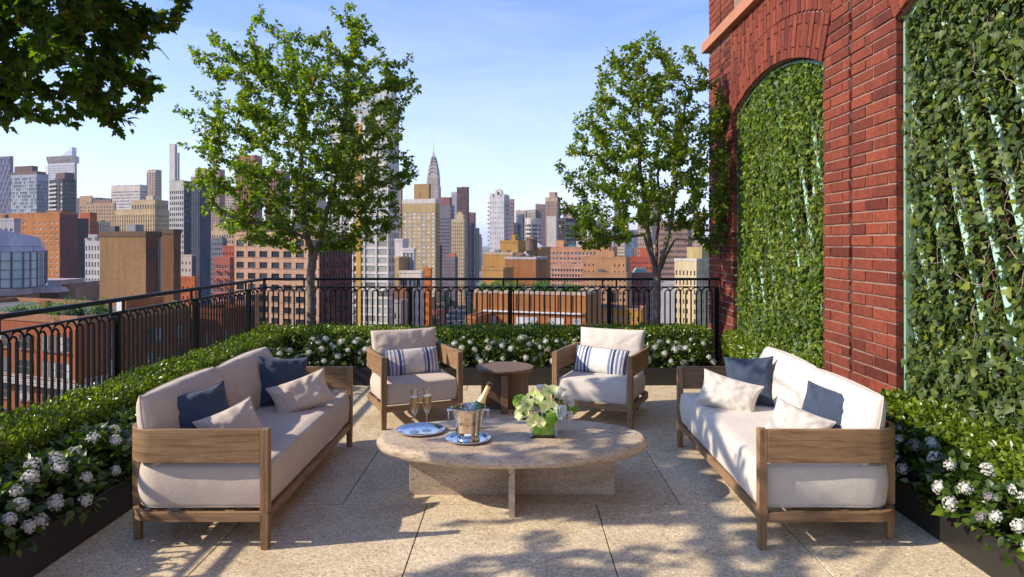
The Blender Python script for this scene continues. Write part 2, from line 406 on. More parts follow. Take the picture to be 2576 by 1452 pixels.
# ================================================================ brick wall on the right
def brick_mat():
    m, nt, p, o = nodes('red_brick'); g = nt.nodes.new('ShaderNodeNewGeometry'); v = coords(nt)
    c = ramp(nt, g.outputs['Random Per Island'], [(0, (0.115, 0.028, 0.018)), (0.25, (0.185, 0.044, 0.026)), (0.75, (0.265, 0.066, 0.034)), (1, (0.145, 0.034, 0.021))])
    c = mul(nt, c, ramp(nt, noise_(nt, v, 22, 6, 0.7), [(0.3, (0.66, 0.62, 0.60)), (0.68, (1.2, 1.15, 1.12))]))
    c = mul(nt, c, ramp(nt, noise_(nt, v, 0.9, 4), [(0.3, (0.88,) * 3), (0.7, (1.08,) * 3)]))
    c = mul(nt, c, ramp(nt, noise_(nt, coords(nt, 'Object', (1, 2.2, .35)), 1.6, 8, 0.7, 0.6), [(0.34, (0.70, 0.70, 0.72)), (0.5, (1.0,) * 3), (0.70, (1.10, 1.04, 1.0))]))
    f = noise_(nt, v, 150, 5, 0.78); c = mul(nt, c, ramp(nt, f, [(0.34, (0.62,) * 3), (0.62, (1.16,) * 3)]))
    nt.links.new(c, p.inputs['Base Color']); p.inputs['Roughness'].default_value = 0.88
    p.inputs['Specular IOR Level'].default_value = 0.25
    bump(nt, p, f, 0.75, 0.006); return m
M_brick = brick_mat()
M_mortar = simple('mortar', (0.25, 0.155, 0.115), 0.95, 0, 0.25, 14, 90, 0.8, 0.006)
M_terra = simple('terracotta_band', (0.40, 0.165, 0.085), 0.75, 0, 0.15, 4, 60, 0.25, 0.004)
wall = thing('brick_wall', 'tall red brick facade with two arched ivy-filled openings on the right side of the terrace', 'building', (WX, 0, 0))
CH = 0.0905; JT = 0.014
rb = random.Random(3)
def piece(b, x0, x1, y0, y1, z0, z1):
    """one brick with slightly softened, uneven edges; x0 is the exposed side"""
    j = lambda: rb.uniform(-0.003, 0.003)
    if y1 - y0 < 0.02 or z1 - z0 < 0.02: return
    dx = rb.uniform(-0.004, 0.003); c = 0.0045
    vs = []
    for (xx, e) in ((x0 + dx, c), (x0 + dx + c, 0), (x1, 0)):
        for (yy, zz) in ((y0 + e, z0 + e), (y1 - e, z0 + e), (y1 - e, z1 - e), (y0 + e, z1 - e)):
            vs.append((xx, yy + j(), zz + j()))
    fs = [(0, 3, 2, 1)]
    for L_ in (0, 4):
        for k in range(4): fs.append((L_ + k, L_ + (k + 1) % 4, L_ + 4 + (k + 1) % 4, L_ + 4 + k))
    b.add(vs, fs)
def pier(y0, y1, z0, z1, groove, name='pier'):
    t = MB(); n = int((z1 - z0) / CH)
    cols = [(y0, groove - 0.026), (groove + 0.026, y1)]
    for r in range(n):
        za, zb = z0 + r * CH, z0 + (r + 1) * CH - JT
        segs = cols if (0.6 < za) else [(y0, y1)]
        for ci, (a, b_) in enumerate(segs):
            y = a; fl = (r + ci) % 2; first = True
            W_ = (0.105 if fl else 0.315) if len(segs) == 2 else (0.19 if r % 2 else 0.36)
            while y < b_ - 0.005:
                ye = min(b_, y + W_)
                if b_ - ye < 0.06: ye = b_
                piece(t, 0, 0.09 if not (y <= y0 + 1e-6 or ye >= y1 - 1e-6) else 0.30, y + (0 if y == a else JT / 2), ye - (0 if ye == b_ else JT / 2), za, zb)
                y = ye; W_ = 0.315 if first or rb.random() < 0.6 else 0.20; first = False
    o = t.build(name, M_brick, wall); return o
Z1 = 4.31; ZT = 6.8
SPR = 3.235; RISE = 0.27
openings = [(5.97, 8.47), (2.33, 4.83), (-1.31, 1.19)]
piers = [(8.47, 9.53, 8.99), (4.83, 5.97, 5.49), (1.19, 2.33, 1.85)]
for a, b_, gv in piers: pier(a, b_, 0.0, Z1, gv)
# mortar backing: piers, then spandrels
mb = MB()
for a, b_, gv in piers:
    mb.box(0.010, 0.3, a + 0.012, gv - 0.026, 0.001, ZT); mb.box(0.010, 0.3, gv + 0.026, b_ - 0.012, 0.002, ZT - 0.001)
    mb.box(0.15, 0.302, gv - 0.0265, gv + 0.0265, 0.003, ZT - 0.003); mb.box(0.011, 0.06, gv - 0.02, gv + 0.02, 0.003, 0.6)
def arch_pts(a, b_, off=0.0, n=26):
    """arc over an opening, grown outward by off"""
    c = (b_ - a) / 2; R = (c * c + RISE * RISE) / (2 * RISE); yc = (a + b_) / 2; zc = SPR + RISE - R
    th = math.asin(c / R)
    return [(yc + (R + off) * math.sin(-th + 2 * th * i / n), zc + (R + off) * math.cos(-th + 2 * th * i / n)) for i in range(n + 1)], R, yc, zc, th
ring = 0.40
for a, b_ in openings:
    pts, R, yc, zc, th = arch_pts(a, b_, -0.003)
    vs = []
    for y, z in pts: vs += [(0.013, y, z), (0.013, y, ZT - 0.004), (0.297, y, z)]
    fs = []
    for i in range(len(pts) - 1):
        q = 3 * i; fs += [(q, q + 1, q + 4, q + 3), (q, q + 3, q + 5, q + 2)]
    mb.add(vs, fs)
mb.build('mortar_backing', M_mortar, wall)
# radial bricks of the arches, two deep, with broken joints
for a, b_ in openings[:2]:
    t = MB(); pts, R, yc, zc, th = arch_pts(a, b_); nb = int(2 * th * R / 0.088)
    for i in range(nb):
        t0 = -th + 2 * th * i / nb; t1 = -th + 2 * th * (i + 1) / nb; gp = 0.0055 / R
        cuts = [0, ring * (0.24 if i % 2 else 0.76), ring]
        for k in range(2):
            ra, rr = R + cuts[k] + (0.005 if k else 0), R + cuts[k + 1] - (0.005 if k == 0 else 0.0)
            dx = rb.uniform(-0.004, 0.004) - 0.018
            ps = [(t0 + gp, ra), (t1 - gp, ra), (t1 - gp, rr), (t0 + gp, rr)]
            q = [(yc + r_ * math.sin(an), zc + r_ * math.cos(an)) for an, r_ in ps]
            vs = [(dx, y, z) for y, z in q] + [(0.28 if k == 0 else 0.09, y, z) for y, z in q]
            t.add(vs, [(0, 3, 2, 1), (0, 1, 5, 4), (1, 2, 6, 5), (2, 3, 7, 6), (3, 0, 4, 7)])
    t.build('brick_arch', M_brick, wall, bevel=0.003, seg=1)
    # upright bricks filling the spandrel above
    t = MB(); n = int((b_ - a + 0.30) / 0.088); ya = a - 0.15
    for i in range(n):
        y0, y1 = ya + i * 0.088 + 0.005, ya + (i + 1) * 0.088 - 0.005; ym = (y0 + y1) / 2
        zz = zc + math.sqrt(max(0.01, (R + ring + 0.012) ** 2 - (ym - yc) ** 2))
        z = zz; k = i % 2; hh = 0.30 if k else 0.17
        while z < Z1 - 0.02:
            z2 = min(Z1, z + hh); dx = rb.uniform(-0.004, 0.004)
            t.box(dx - 0.004, 0.09, y0, y1, z + 0.005, z2 - 0.005); z = z2; hh = 0.28
    t.build('upright_brick_panel', M_brick, wall, bevel=0.003, seg=1)
# terracotta band and the wall above it
mb = MB(); mb.box(-0.085, 0.25, -1.3, 9.60, Z1 + 0.001, Z1 + 0.135); mb.box(-0.06, 0.22, -1.3, 9.575, Z1 + 0.136, Z1 + 0.165)
mb.build('terracotta_band', M_terra, wall, bevel=0.006)
for a, b_, gv in piers[:2]:
    t = MB()
    for r in range(int((ZT - Z1 - 0.17) / CH)):
        za = Z1 + 0.17 + r * CH
        for (p_, q_) in ((a, gv - 0.018), (gv + 0.018, b_)):
            y = p_; W_ = 0.2 if r % 2 else 0.3
            while y < q_ - 0.01:
                ye = min(q_, y + W_); ye = q_ if q_ - ye < 0.06 else ye
                piece(t, 0, 0.09, y + JT / 2, ye - JT / 2, za, za + CH - JT); y = ye; W_ = 0.31
    t.build('upper_pier', M_brick, wall)
t = MB()
for a, b_ in openings[:2]:
    for r in range(int((ZT - Z1 - 0.17) / CH)):
        za = Z1 + 0.17 + r * CH; y = a; W_ = 0.2 if r % 2 else 0.3
        while y < b_ - 0.01:
            ye = min(b_, y + W_); ye = b_ if b_ - ye < 0.06 else ye
            piece(t, 0.055, 0.12, y + JT / 2, ye - JT / 2, za, za + CH - JT); y = ye; W_ = 0.31
t.build('upper_wall', M_brick, wall)
mb = MB(); mb.box(0.31, 5.2, -2.4, 9.50, -0.5, ZT - 0.05); mb.build('building_body', M_render, wall)

# frames, slats, ivy in the two openings
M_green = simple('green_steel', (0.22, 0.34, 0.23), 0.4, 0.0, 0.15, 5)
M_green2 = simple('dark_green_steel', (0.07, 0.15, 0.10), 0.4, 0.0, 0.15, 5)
M_slat = simple('mint_slat', (0.36, 0.54, 0.44), 0.5, 0, 0.15, 6)
M_backb = simple('brick_back', (0.10, 0.03, 0.02), 0.9, 0, 0.3, 9, 60, 0.5, 0.01)
M_ivy = leaf_mat('ivy_leaf', [(0, (0.034, 0.062, 0.007)), (0.4, (0.072, 0.118, 0.010)), (0.85, (0.14, 0.195, 0.014)), (1, (0.24, 0.28, 0.022))], (0.22, 0.27, 0.012), 0.34, 0.5, 0.35)
M_ivy2 = leaf_mat('ivy_leaf_shaded', [(0, (0.026, 0.048, 0.008)), (0.4, (0.052, 0.085, 0.011)), (0.85, (0.098, 0.14, 0.016)), (1, (0.19, 0.22, 0.02))], (0.16, 0.21, 0.015), 0.3, 0.5, 0.35)  # darker copy of the ivy leaf, shade painted in for the near panel
def opening(a, b_, near):
    nm = 'nearest the camera' if near else 'between the two brick piers'
    t = thing('trellis', 'green framed trellis of mint slats in the arched opening ' + nm, 'trellis', (WX, 0, 0), group='trellises in the arched openings')
    pts, R, yc, zc, th = arch_pts(a, b_, -0.02)
    path = [(a + 0.02, 0.0)] + pts + [(b_ - 0.02, 0.0)]
    f = MB(); vs = []; fs = []
    n = len(path)
    for i, (y, z) in enumerate(path):
        iy = y + (0.024 if y < yc else -0.024) * (1 if z < SPR + 0.01 else abs(y - yc) / (b_ - a) * 2); iz = z - (0 if z < SPR - .01 else 0.024)
        for x, yy, zz in ((0.05, y, z), (0.05, iy, iz), (0.16, iy, iz), (0.16, y, z)): vs.append((x, yy, zz))
    for i in range(n - 1):
        for k in range(4): fs.append((4 * i + k, 4 * i + (k + 1) % 4, 4 * i + 4 + (k + 1) % 4, 4 * i + 4 + k))
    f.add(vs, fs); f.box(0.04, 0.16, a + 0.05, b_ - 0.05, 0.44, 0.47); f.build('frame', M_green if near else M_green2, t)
    s = MB(); sp = 0.24 if near else 0.36
    for d in ((1,) if near else (1, -1)):
        k = -14
        while k < 24:
            y0 = a + k * sp if d == 1 else b_ - k * sp
            # clip the slanted slat to the opening
            p0 = Vector((0, y0, 0.3)); dr = Vector((0, 0.32 * d, 1)).normalized(); L0, L1 = None, None
            for q in range(0, 130):
                P = p0 + dr * q * 0.03
                if a + 0.05 < P.y < b_ - 0.05 and P.z < SPR + 0.16:
                    if L0 is None: L0 = q * 0.03
                    L1 = q * 0.03
            if L0 is not None and L1 - L0 > 0.2:
                A = p0 + dr * L0; B = p0 + dr * L1; x = 0.088 if d == 1 else 0.12
                wv = Vector((0, dr.z, -dr.y)) * 0.027
                s.add([(x, *(A - wv)[1:]), (x, *(A + wv)[1:]), (x, *(B + wv)[1:]), (x, *(B - wv)[1:]),
                       (x + 0.012, *(A - wv)[1:]), (x + 0.012, *(A + wv)[1:]), (x + 0.012, *(B + wv)[1:]), (x + 0.012, *(B - wv)[1:])],
                      [(0, 3, 2, 1), (4, 5, 6, 7), (0, 1, 5, 4), (1, 2, 6, 5), (2, 3, 7, 6), (3, 0, 4, 7)])
            k += 1
    s.build('slats', M_slat, t)
    bk = MB(); bk.box(0.285, 0.2955, a + 0.02, b_ - 0.02, 0.01, SPR + RISE + 0.02); bk.build('back_panel', M_backb, t)
    # ivy
    iv = thing('climbing_ivy', 'dense climbing ivy filling the arched opening ' + nm, 'ivy', (WX, 0, 0), group='ivy panels in the arched openings')
    rs = np.random.RandomState(11 if near else 12)
    n = 30000 if near else 30000
    Y = rs.uniform(a + 0.05, b_ - 0.075, n); Z = rs.uniform(0.25, SPR + RISE, n)
    ok = Z < zc + np.sqrt((R - 0.05) ** 2 - (Y - yc) ** 2)
    # thinner where the slats show
    def thin(y, z, cy, cz, ry, rz, k): return k * np.exp(-(((y - cy + (z - cz) * 0.25) / ry) ** 2 + ((z - cz) / rz) ** 2))
    if near: dens = 1 - thin(Y, Z, 3.80, 1.85, 0.36, 0.60, 0.45)
    else: dens = 1 - thin(Y, Z, 6.40, 2.2, 0.16, 0.7, 0.88) - thin(Y, Z, 7.6, 1.35, 0.15, 0.5, 0.8)
    sp_ = 0.24 if near else 0.36; fr = np.abs(((Y - a - 0.32 * (Z - 0.3)) / sp_ + 0.5) % 1 - 0.5) * sp_
    broken = np.array([mnoise.noise(Vector((y * 2.0, z * 1.6, 9))) for y, z in zip(Y, Z)])
    reg = thin(Y, Z, 4.0, 1.9, 0.62, 0.85, 1.35) if near else thin(Y, Z, 6.6, 2.0, 0.30, 0.9, 1.1) + thin(Y, Z, 7.8, 1.2, 0.35, 0.5, 1.0)
    dens -= np.where(fr < 0.040, np.clip(reg * (0.85 + 0.9 * broken), 0, 1), 0)
    ok &= rs.rand(n) < np.clip(dens, 0.05, 1)
    Y, Z = Y[ok], Z[ok]; n = len(Y)
    X = 0.05 + rs.rand(n) ** 1.5 * 0.10 - 0.03 * (rs.rand(n) < 0.3) - 0.03 * np.array([mnoise.noise(Vector((y * 2.2, z * 2.2, 3))) for y, z in zip(Y, Z)])
    D = np.stack([rs.uniform(-.55, .1, n), rs.uniform(-.75, .75, n), rs.uniform(-1, .35, n)], 1)
    U = np.stack([-np.ones(n), rs.uniform(-.7, .5, n), rs.uniform(-.2, 1.0, n)], 1)
    sz = (0.018 + 0.050 * rs.rand(n) ** 1.6) * (1.0 if near else 0.90)
    leaf_cloud('leaves', np.stack([X, Y, Z], 1), D, U, sz, IVY, M_ivy2 if near else M_ivy, iv)
    v = MB(); rr = random.Random(5)
    for k in range(150 if near else 80):
        y = rr.uniform(a + 0.1, b_ - 0.1); z = rr.uniform(0.3, SPR - 0.3)
        if near and rr.random() < 0.6: y = rr.gauss(3.75, 0.4); z = rr.gauss(1.8, 0.7)
        z = max(z, 0.3); an = rr.gauss(0, 0.7); P = Vector((rr.uniform(0.04, 0.125), min(max(y, a + .06), b_ - .06), z)); pp = [P.copy()]
        for q in range(rr.randint(8, 16)):
            an += rr.gauss(0, 0.38); P = P + Vector((rr.uniform(-.004, .004), math.sin(an), math.cos(an))) * 0.045
            if not (a + 0.05 < P.y < b_ - 0.05 and P.z < SPR + 0.05): break
            P.x = min(max(P.x, 0.035), 0.15)
            pp.append(P.copy())
        if len(pp) > 2: v.tube(pp, rr.uniform(0.0012, 0.003), 4, caps=False)
    v.build('stems', M_stem, iv)
for q, (a, b_) in enumerate(openings[:2]): opening(a, b_, q == 1)
# ================================================================ furniture
def rrect(x0, x1, y0, y1, radii, n=8, inset=0.0):
    """rounded rectangle outline; radii at (x0,y0),(x1,y0),(x1,y1),(x0,y1)"""
    x0 += inset; x1 -= inset; y0 += inset; y1 -= inset; P = []
    for (cx, cy, sx, sy, a0), r in zip(((x0, y0, 1, 1, PI), (x1, y0, -1, 1, 1.5 * PI), (x1, y1, -1, -1, 0), (x0, y1, 1, -1, 0.5 * PI)), radii):
        r = max(0.004, r - inset)
        for i in range(n + 1):
            a = a0 + 0.5 * PI * i / n; P.append((cx + sx * r + r * math.cos(a), cy + sy * r + r * math.sin(a)))
    return P
def cushion(name, x0, x1, y0, y1, z0, z1, radii, edge, crown, mat, parent, seed=0, pipe=0.0045, wr=0.004):
    """upholstered block: rounded plan, soft edges, crowned top"""
    # densify straight sides so that creases can show
    def dense(P, m=0.035):
        Q = []
        for i in range(len(P)):
            a = Vector(P[i]); b = Vector(P[(i + 1) % len(P)]); k = max(1, int(base_len[i] / m))
            for j in range(k): Q.append(tuple(a.lerp(b, j / k)))
        return Q
    P0 = rrect(x0, x1, y0, y1, radii); base_len = [(Vector(P0[i]) - Vector(P0[(i + 1) % len(P0)])).length for i in range(len(P0))]
    rings = []; m = 5
    for i in range(m + 1):
        a = PI / 2 * i / m; rings.append((edge * (1 - math.sin(a)), z0 + edge * (1 - math.cos(a))))
    for zz in (0.3, 0.5, 0.7): rings.append((-0.008 * math.sin(PI * zz), z0 + edge + (z1 - z0 - 2 * edge) * zz))
    for i in range(m + 1):
        a = PI / 2 * i / m; rings.append((edge * (1 - math.cos(a)), z1 - edge * (1 - math.sin(a))))
    cx, cy = (x0 + x1) / 2, (y0 + y1) / 2
    vs = []; loops = []
    for ins, z in rings:
        P = dense(rrect(x0, x1, y0, y1, radii, inset=ins)); loops.append(len(P)); vs += [Vector((x, y, z)) for x, y in P]
    Pt = dense(rrect(x0, x1, y0, y1, radii, inset=edge)); k = len(Pt); hx = (x1 - x0) / 2; hy = (y1 - y0) / 2
    for s_ in (0.95, 0.88, 0.78, 0.64, 0.48, 0.32, 0.16, 0.03):
        for x, y in Pt:
            X = cx + (x - cx) * s_; Y = cy + (y - cy) * s_
            ex = 1 - abs((X - cx) / hx) ** 2.6; ey = 1 - abs((Y - cy) / hy) ** 2.6
            vs.append(Vector((X, Y, z1 + crown * max(0, ex) ** 0.5 * max(0, ey) ** 0.5)))
    for v in vs:
        q = Vector((v.x * 2.2, v.y * 2.2, v.z * 3.2 + seed * 7.3)); d = mnoise.noise(q) * wr * 1.6 + mnoise.noise(q * 3.1) * wr
        c = v - Vector((cx, cy, (z0 + z1) / 2)); v += Vector((c.x / max(hx, .01) * d, c.y / max(hy, .01) * d, (d if v.z > (z0 + z1) / 2 else 0)))
    nr = len(vs) // k; fs = []
    for i in range(nr - 1):
        for j in range(k): fs.append((i * k + j, i * k + (j + 1) % k, (i + 1) * k + (j + 1) % k, (i + 1) * k + j))
    fs.append(tuple(range(k - 1, -1, -1))); fs.append(tuple((nr - 1) * k + j for j in range(k)))
    b = MB(); b.add(vs, fs); o = b.build(name, mat, parent, smooth=80)
    if pipe:
        pb = MB()
        for ri in (3, 11):
            pts = [vs[ri * k + j] for j in range(k)]; pts.append(pts[0]); pb.tube([p + (p - Vector((cx, cy, p.z))).normalized() * 0.0005 for p in pts], pipe * 0.62, 6, caps=False)
        pb.build('piping', mat, o, smooth=60)
    return o
def pillow_mesh(w_, h_, t_, seed, n=34, pinch=0.10, wr=1.0, full=0.48):
    vs = []; fs = []
    idx = {}
    for side in (1, -1):
        for i in range(n + 1):
            for j in range(n + 1):
                u = -1 + 2 * i / n; v = -1 + 2 * j / n
                # finer near the edges
                u = math.sin(u * PI / 2) * 0.5 + u * 0.5; v = math.sin(v * PI / 2) * 0.5 + v * 0.5
                x = u * w_ / 2 * (1 - pinch * (1 - v * v) * abs(u) ** 3); y = v * h_ / 2 * (1 - pinch * 0.9 * (1 - u * u) * abs(v) ** 3)
                e = (1 - abs(u) ** 2.2) * (1 - abs(v) ** 2.2); z = t_ / 2 * max(0, e) ** full
                q = Vector((x * 9, y * 9, seed * 5.1 + side)); edge = min(1, (1 - max(abs(u), abs(v))) * 6)
                cr_ = math.sin(max(0, 1 - abs(abs(u) - 0.86) * 5) * PI / 2) * (0.5 + 0.5 * mnoise.noise(Vector((y * 46, seed, side)))) if abs(u) > 0.66 else 0
                z += edge * wr * (0.010 * mnoise.noise(q) + 0.005 * mnoise.noise(q * 2.7) + 0.008 * cr_ * mnoise.noise(Vector((x * 14, y * 60, seed))))
                z += edge * wr * 0.006 * math.sin(math.atan2(v, u) * 13 + seed) * (abs(u * v)) ** 0.8
                if (i in (0, n) or j in (0, n)):
                    if side == -1: idx[(side, i, j)] = idx[(1, i, j)]; continue
                    z = 0.0
                idx[(side, i, j)] = len(vs); vs.append(Vector((x, y, z * side)))
    for side in (1, -1):
        for i in range(n):
            for j in range(n):
                f = (idx[(side, i, j)], idx[(side, i + 1, j)], idx[(side, i + 1, j + 1)], idx[(side, i, j + 1)])
                fs.append(f if side == 1 else f[::-1])
    rim = [idx[(1, i, 0)] for i in range(n + 1)] + [idx[(1, n, j)] for j in range(1, n + 1)] + [idx[(1, i, n)] for i in range(n - 1, -1, -1)] + [idx[(1, 0, j)] for j in range(n - 1, -1, -1)]
    return vs, fs, [vs[i] for i in rim]
def frame_from(normal, up=(0, 0, 1), roll=0.0):
    n = Vector(normal).normalized(); u = Vector(up); u = (u - n * u.dot(n)).normalized(); r = u.cross(n)
    M = Matrix((r, u, n)).transposed().to_4x4()
    return M @ Matrix.Rotation(roll, 4, 'Z')
def pillow(name, label, cat, c, normal, w_, h_, t_, mat, seed, roll=0.0, pipe=None, group=None, wr=1.7, pinch=0.12):
    vs, fs, rim = pillow_mesh(w_, h_, t_, seed, n=44, wr=wr, pinch=pinch)
    t = thing(name, label, cat, group=group)
    M = frame_from(normal, roll=roll); M.translation = Vector(c); t.matrix_world = M
    b = MB(); b.add(vs, fs); b.build('cover', mat, t, smooth=180)
    p = MB(); p.tube(rim, 0.0036, 6, caps=False); p.build('piping', pipe or mat, t, smooth=60)
    return t

def seat_frame(kind, t, W, D, h_arm, z_seat, fabric_mat, sofa):
    """U-shaped timber frame. local: front edge y=0 facing -y, x from 0..W, depth to +y"""
    R = 0.17; tk = 0.028
    def U(off, z_off=0):
        P = [(off, off * 0)]
        P = [(off, 0.0)]
        for i in range(11):
            a = PI - 0.5 * PI * i / 10; r = R - off; P.append((R + r * math.cos(a), D - R + r * math.sin(a)))
        for i in range(11):
            a = 0.5 * PI - 0.5 * PI * i / 10; r = R - off; P.append((W - R + r * math.cos(a), D - R + r * math.sin(a)))
        P.append((W - off, 0.0)); return P
    pw = 0.05; pd = 0.045
    b = MB(); path = U(0.0); path[0] = (0.0, pd); path[-1] = (W, pd)
    b.sweep(path, -tk, h_arm - 0.18, h_arm, 0); b.build('arm_and_back_rail', M_wood, t, smooth=35, bevel=0.003)
    b = MB(); path = U(0.004); path[0] = (0.004, pd); path[-1] = (W - 0.004, pd)
    b.sweep(path, -0.03, 0.15, 0.20, 0); b.build('base_rail', M_wood, t, smooth=35, bevel=0.002)
    b = MB(); b.box(pw, W - pw, 0.008, 0.036, 0.15, 0.20, 0); b.build('front_rail', M_wood, t, bevel=0.003)
    for x in (0, W - pw):
        b = MB(); b.box(x, x + pw, 0, pd, 0.19, h_arm + 0.001, 0)
        vs = [(x + 0.004, 0.004, 0), (x + pw - 0.004, 0.004, 0), (x + pw - 0.004, pd - 0.003, 0), (x + 0.004, pd - 0.003, 0)]
        b.box(x, x + pw, 0, pd, 0.0, 0.1899, 0, taper=0.86)
        b.build('leg', M_wood, t, bevel=0.003)
    for sx, x in ((1, 0.0), (-1, W)):
        cx = x + sx * 0.150; cy = D - 0.0205
        b = MB(); b.box(cx - 0.022, cx + 0.022, cy - 0.022, cy + 0.022, 0.199, h_arm - 0.179, 0)
        b.box(cx - 0.022, cx + 0.022, cy - 0.022, cy + 0.022, 0.0, 0.1502, 0, taper=0.8)
        b.build('leg', M_wood, t, bevel=0.003)
    for y in ((0.2, 0.45, 0.62) if sofa else (0.35,)):
        b = MB(); b.box(0.034, W - 0.034, y, y + 0.05, 0.165, 0.199, 0); b.build('slat', M_wood, t)
    i = 0.038
    cushion('seat_cushion', i, W - i, 0.018, D - 0.034, 0.203, z_seat, (0.035, 0.035, 0.145, 0.145), 0.035, 0.012, fabric_mat, t, seed=W)

def back_pillow(w_, h_, t_, fab, parent, c, lean, seed, pinch=-0.085, full=0.38):
    vs, fs, rim = pillow_mesh(w_, h_, t_, seed, n=40, pinch=pinch, wr=0.9, full=full)
    b = MB(); b.add(vs, fs); o = b.build('back_cushion', fab, parent, smooth=180)
    M = frame_from((0, -math.cos(lean), math.sin(lean))); M.translation = Vector(c); o.matrix_basis = M
    p = MB(); p.tube(rim, 0.003, 6, caps=False); p.build('piping', fab, o, smooth=60)
    return o
def sofa(label, group, loc, rot, fab, flip):
    t = thing('outdoor_sofa', label, 'sofa', loc, rot, group)
    W, D = 1.90, 0.80
    seat_frame('sofa', t, W, D, 0.648, 0.447, fab, True)
    # two back cushions leaning on the rail
    for k in range(2):
        w_ = (W - 0.11) / 2; cx = 0.055 + w_ / 2 + k * w_
        back_pillow(w_ + 0.005, 0.405, 0.21, fab, t, (cx, D - 0.128 - 0.030 * k, 0.617), 0.24 + 0.03 * k, 3 + k + loc[0])
    return t
# left sofa faces +X: local -y -> +X ; local x -> +Y
SL = sofa('taupe cushioned teak sofa on the left, in front of the iron railing', 'pair of long teak sofas facing each other', (-1.335, 3.665, 0), PI / 2, M_fab, False)
# right sofa faces -X: local -y -> -X ; local x -> -Y
SR = sofa('cream white cushioned teak sofa on the right, in front of the brick wall', 'pair of long teak sofas facing each other', (1.302, 5.565, 0), -PI / 2, M_white, True)

def armchair(label, loc, rot, fab):
    t = thing('armchair', label, 'armchair', loc, rot, 'pair of teak armchairs either side of the round side table')
    W, D = 0.76, 0.78
    seat_frame('chair', t, W, D, 0.642, 0.405, fab, False)
    w_ = 0.60
    back_pillow(0.66, 0.41, 0.17, fab, t, (W / 2, D - 0.125, 0.595), 0.20, 9 + rot, 0.03, 0.33)
    return t
a1 = math.radians(24)
def chair_at(cx, cy, a):   # front-left corner from the centre
    W, D = 0.76, 0.78
    u = Vector((math.cos(a), math.sin(a))); v = Vector((-math.sin(a), math.cos(a)))
    p = Vector((cx, cy)) - u * W / 2 - v * D / 2; return (p.x, p.y, 0)
CL = armchair('teak armchair with taupe cushions, left of the round side table', chair_at(-1.002, 6.52, a1), a1, M_fab)
CR = armchair('teak armchair with cream white cushions, right of the round side table', chair_at(0.832, 6.54, -a1), -a1, M_white)

# ---- striped pillows
def stripes(name, base):
    m, nt, p, o = nodes(name); t = nt.nodes.new('ShaderNodeTexCoord'); s = nt.nodes.new('ShaderNodeSeparateXYZ')
    nt.links.new(t.outputs['Object'], s.inputs[0])
    r = N(nt, 'ShaderNodeMapRange'); r.inputs['From Min'].default_value = -0.26; r.inputs['From Max'].default_value = 0.26
    nt.links.new(s.outputs['X'], r.inputs['Value'])
    nv = (0.035, 0.065, 0.17); md = (0.15, 0.19, 0.29); lt = (0.34, 0.37, 0.43); cr_ = base
    st = []
    half = [(0.0, md), (0.035, nv), (0.05, cr_), (0.075, md), (0.10, lt), (0.115, cr_), (0.145, md), (0.175, lt), (0.19, cr_), (0.215, nv), (0.25, nv), (0.262, cr_), (0.285, md), (0.31, lt), (0.33, cr_)]
    st = half[:]
    for i in range(len(half) - 2, -1, -1): st.append((1 - half[i + 1][0], half[i][1]))
    # a ramp holds 32 stops
    c = ramp(nt, r.outputs[0], st[:32], 'CONSTANT')
    f = noise_(nt, coords(nt, 'Object', (1, 0.3, 1)), 420, 3, 0.7)
    c = mul(nt, c, ramp(nt, f, [(0.35, (0.84,) * 3), (0.65, (1.1,) * 3)]))
    nt.links.new(c, p.inputs['Base Color']); p.inputs['Roughness'].default_value = 0.9; p.inputs['Specular IOR Level'].default_value = 0.2
    bump(nt, p, f, 0.3, 0.002); return m
M_str1 = stripes('striped_fabric_taupe', (0.62, 0.54, 0.47)); M_str2 = stripes('striped_fabric_cream', (0.72, 0.69, 0.63))
def on_chair(chair, lx, ly, z):
    a = chair.rotation_euler.z; x, y, _ = chair.location
    return Vector((x + math.cos(a) * lx - math.sin(a) * ly, y + math.sin(a) * lx + math.cos(a) * ly, z))
for ch, a, mt, lab, pm, sx in ((CL, a1, M_str1, 'blue striped bolster pillow on the taupe armchair', M_navy, 0.385), (CR, -a1, M_str2, 'blue striped bolster pillow on the cream armchair', M_navy, 0.355)):
    nrm = Vector((math.sin(a), -math.cos(a), 0.42))
    pillow('striped_pillow', lab, 'pillow', on_chair(ch, sx, 0.375, 0.525), nrm, 0.53, 0.255, 0.14, mt, 3 + a, roll=(0.02 if a > 0 else -0.06), pipe=pm, group='blue striped pillows on the armchairs', wr=0.5, pinch=0.05)

# ---- sofa pillows
P_ = 'scatter pillows on the sofas'
pillow('navy_pillow', 'navy square pillow at the near end of the taupe sofa, behind the arm', 'pillow', (-1.845, 4.02, 0.620), (0.74, -0.62, 0.42), 0.37, 0.36, 0.15, M_navy, 1, 0.12, group=P_)
pillow('light_pillow', 'pale pillow leaning on the navy one, near end of the taupe sofa', 'pillow', (-1.655, 3.975, 0.565), (0.55, -0.72, 0.52), 0.35, 0.27, 0.15, M_fab, 2, 0.30, group=P_)
pillow('navy_pillow', 'navy square pillow standing at the far end of the taupe sofa', 'pillow', (-1.745, 5.10, 0.620), (0.62, -0.80, 0.25), 0.37, 0.36, 0.15, M_navy, 4, -0.12, group=P_)
pillow('light_pillow', 'pale lumbar pillow before the navy one, far end of taupe sofa', 'pillow', (-1.555, 4.93, 0.560), (0.42, -0.86, 0.45), 0.43, 0.25, 0.14, M_fab, 5, 0.28, group=P_)
pillow('navy_pillow', 'blue square pillow leaning at the far end of the white sofa', 'pillow', (1.735, 5.10, 0.620), (-0.62, -0.80, 0.25), 0.37, 0.36, 0.15, M_navy, 6, 0.12, group=P_)
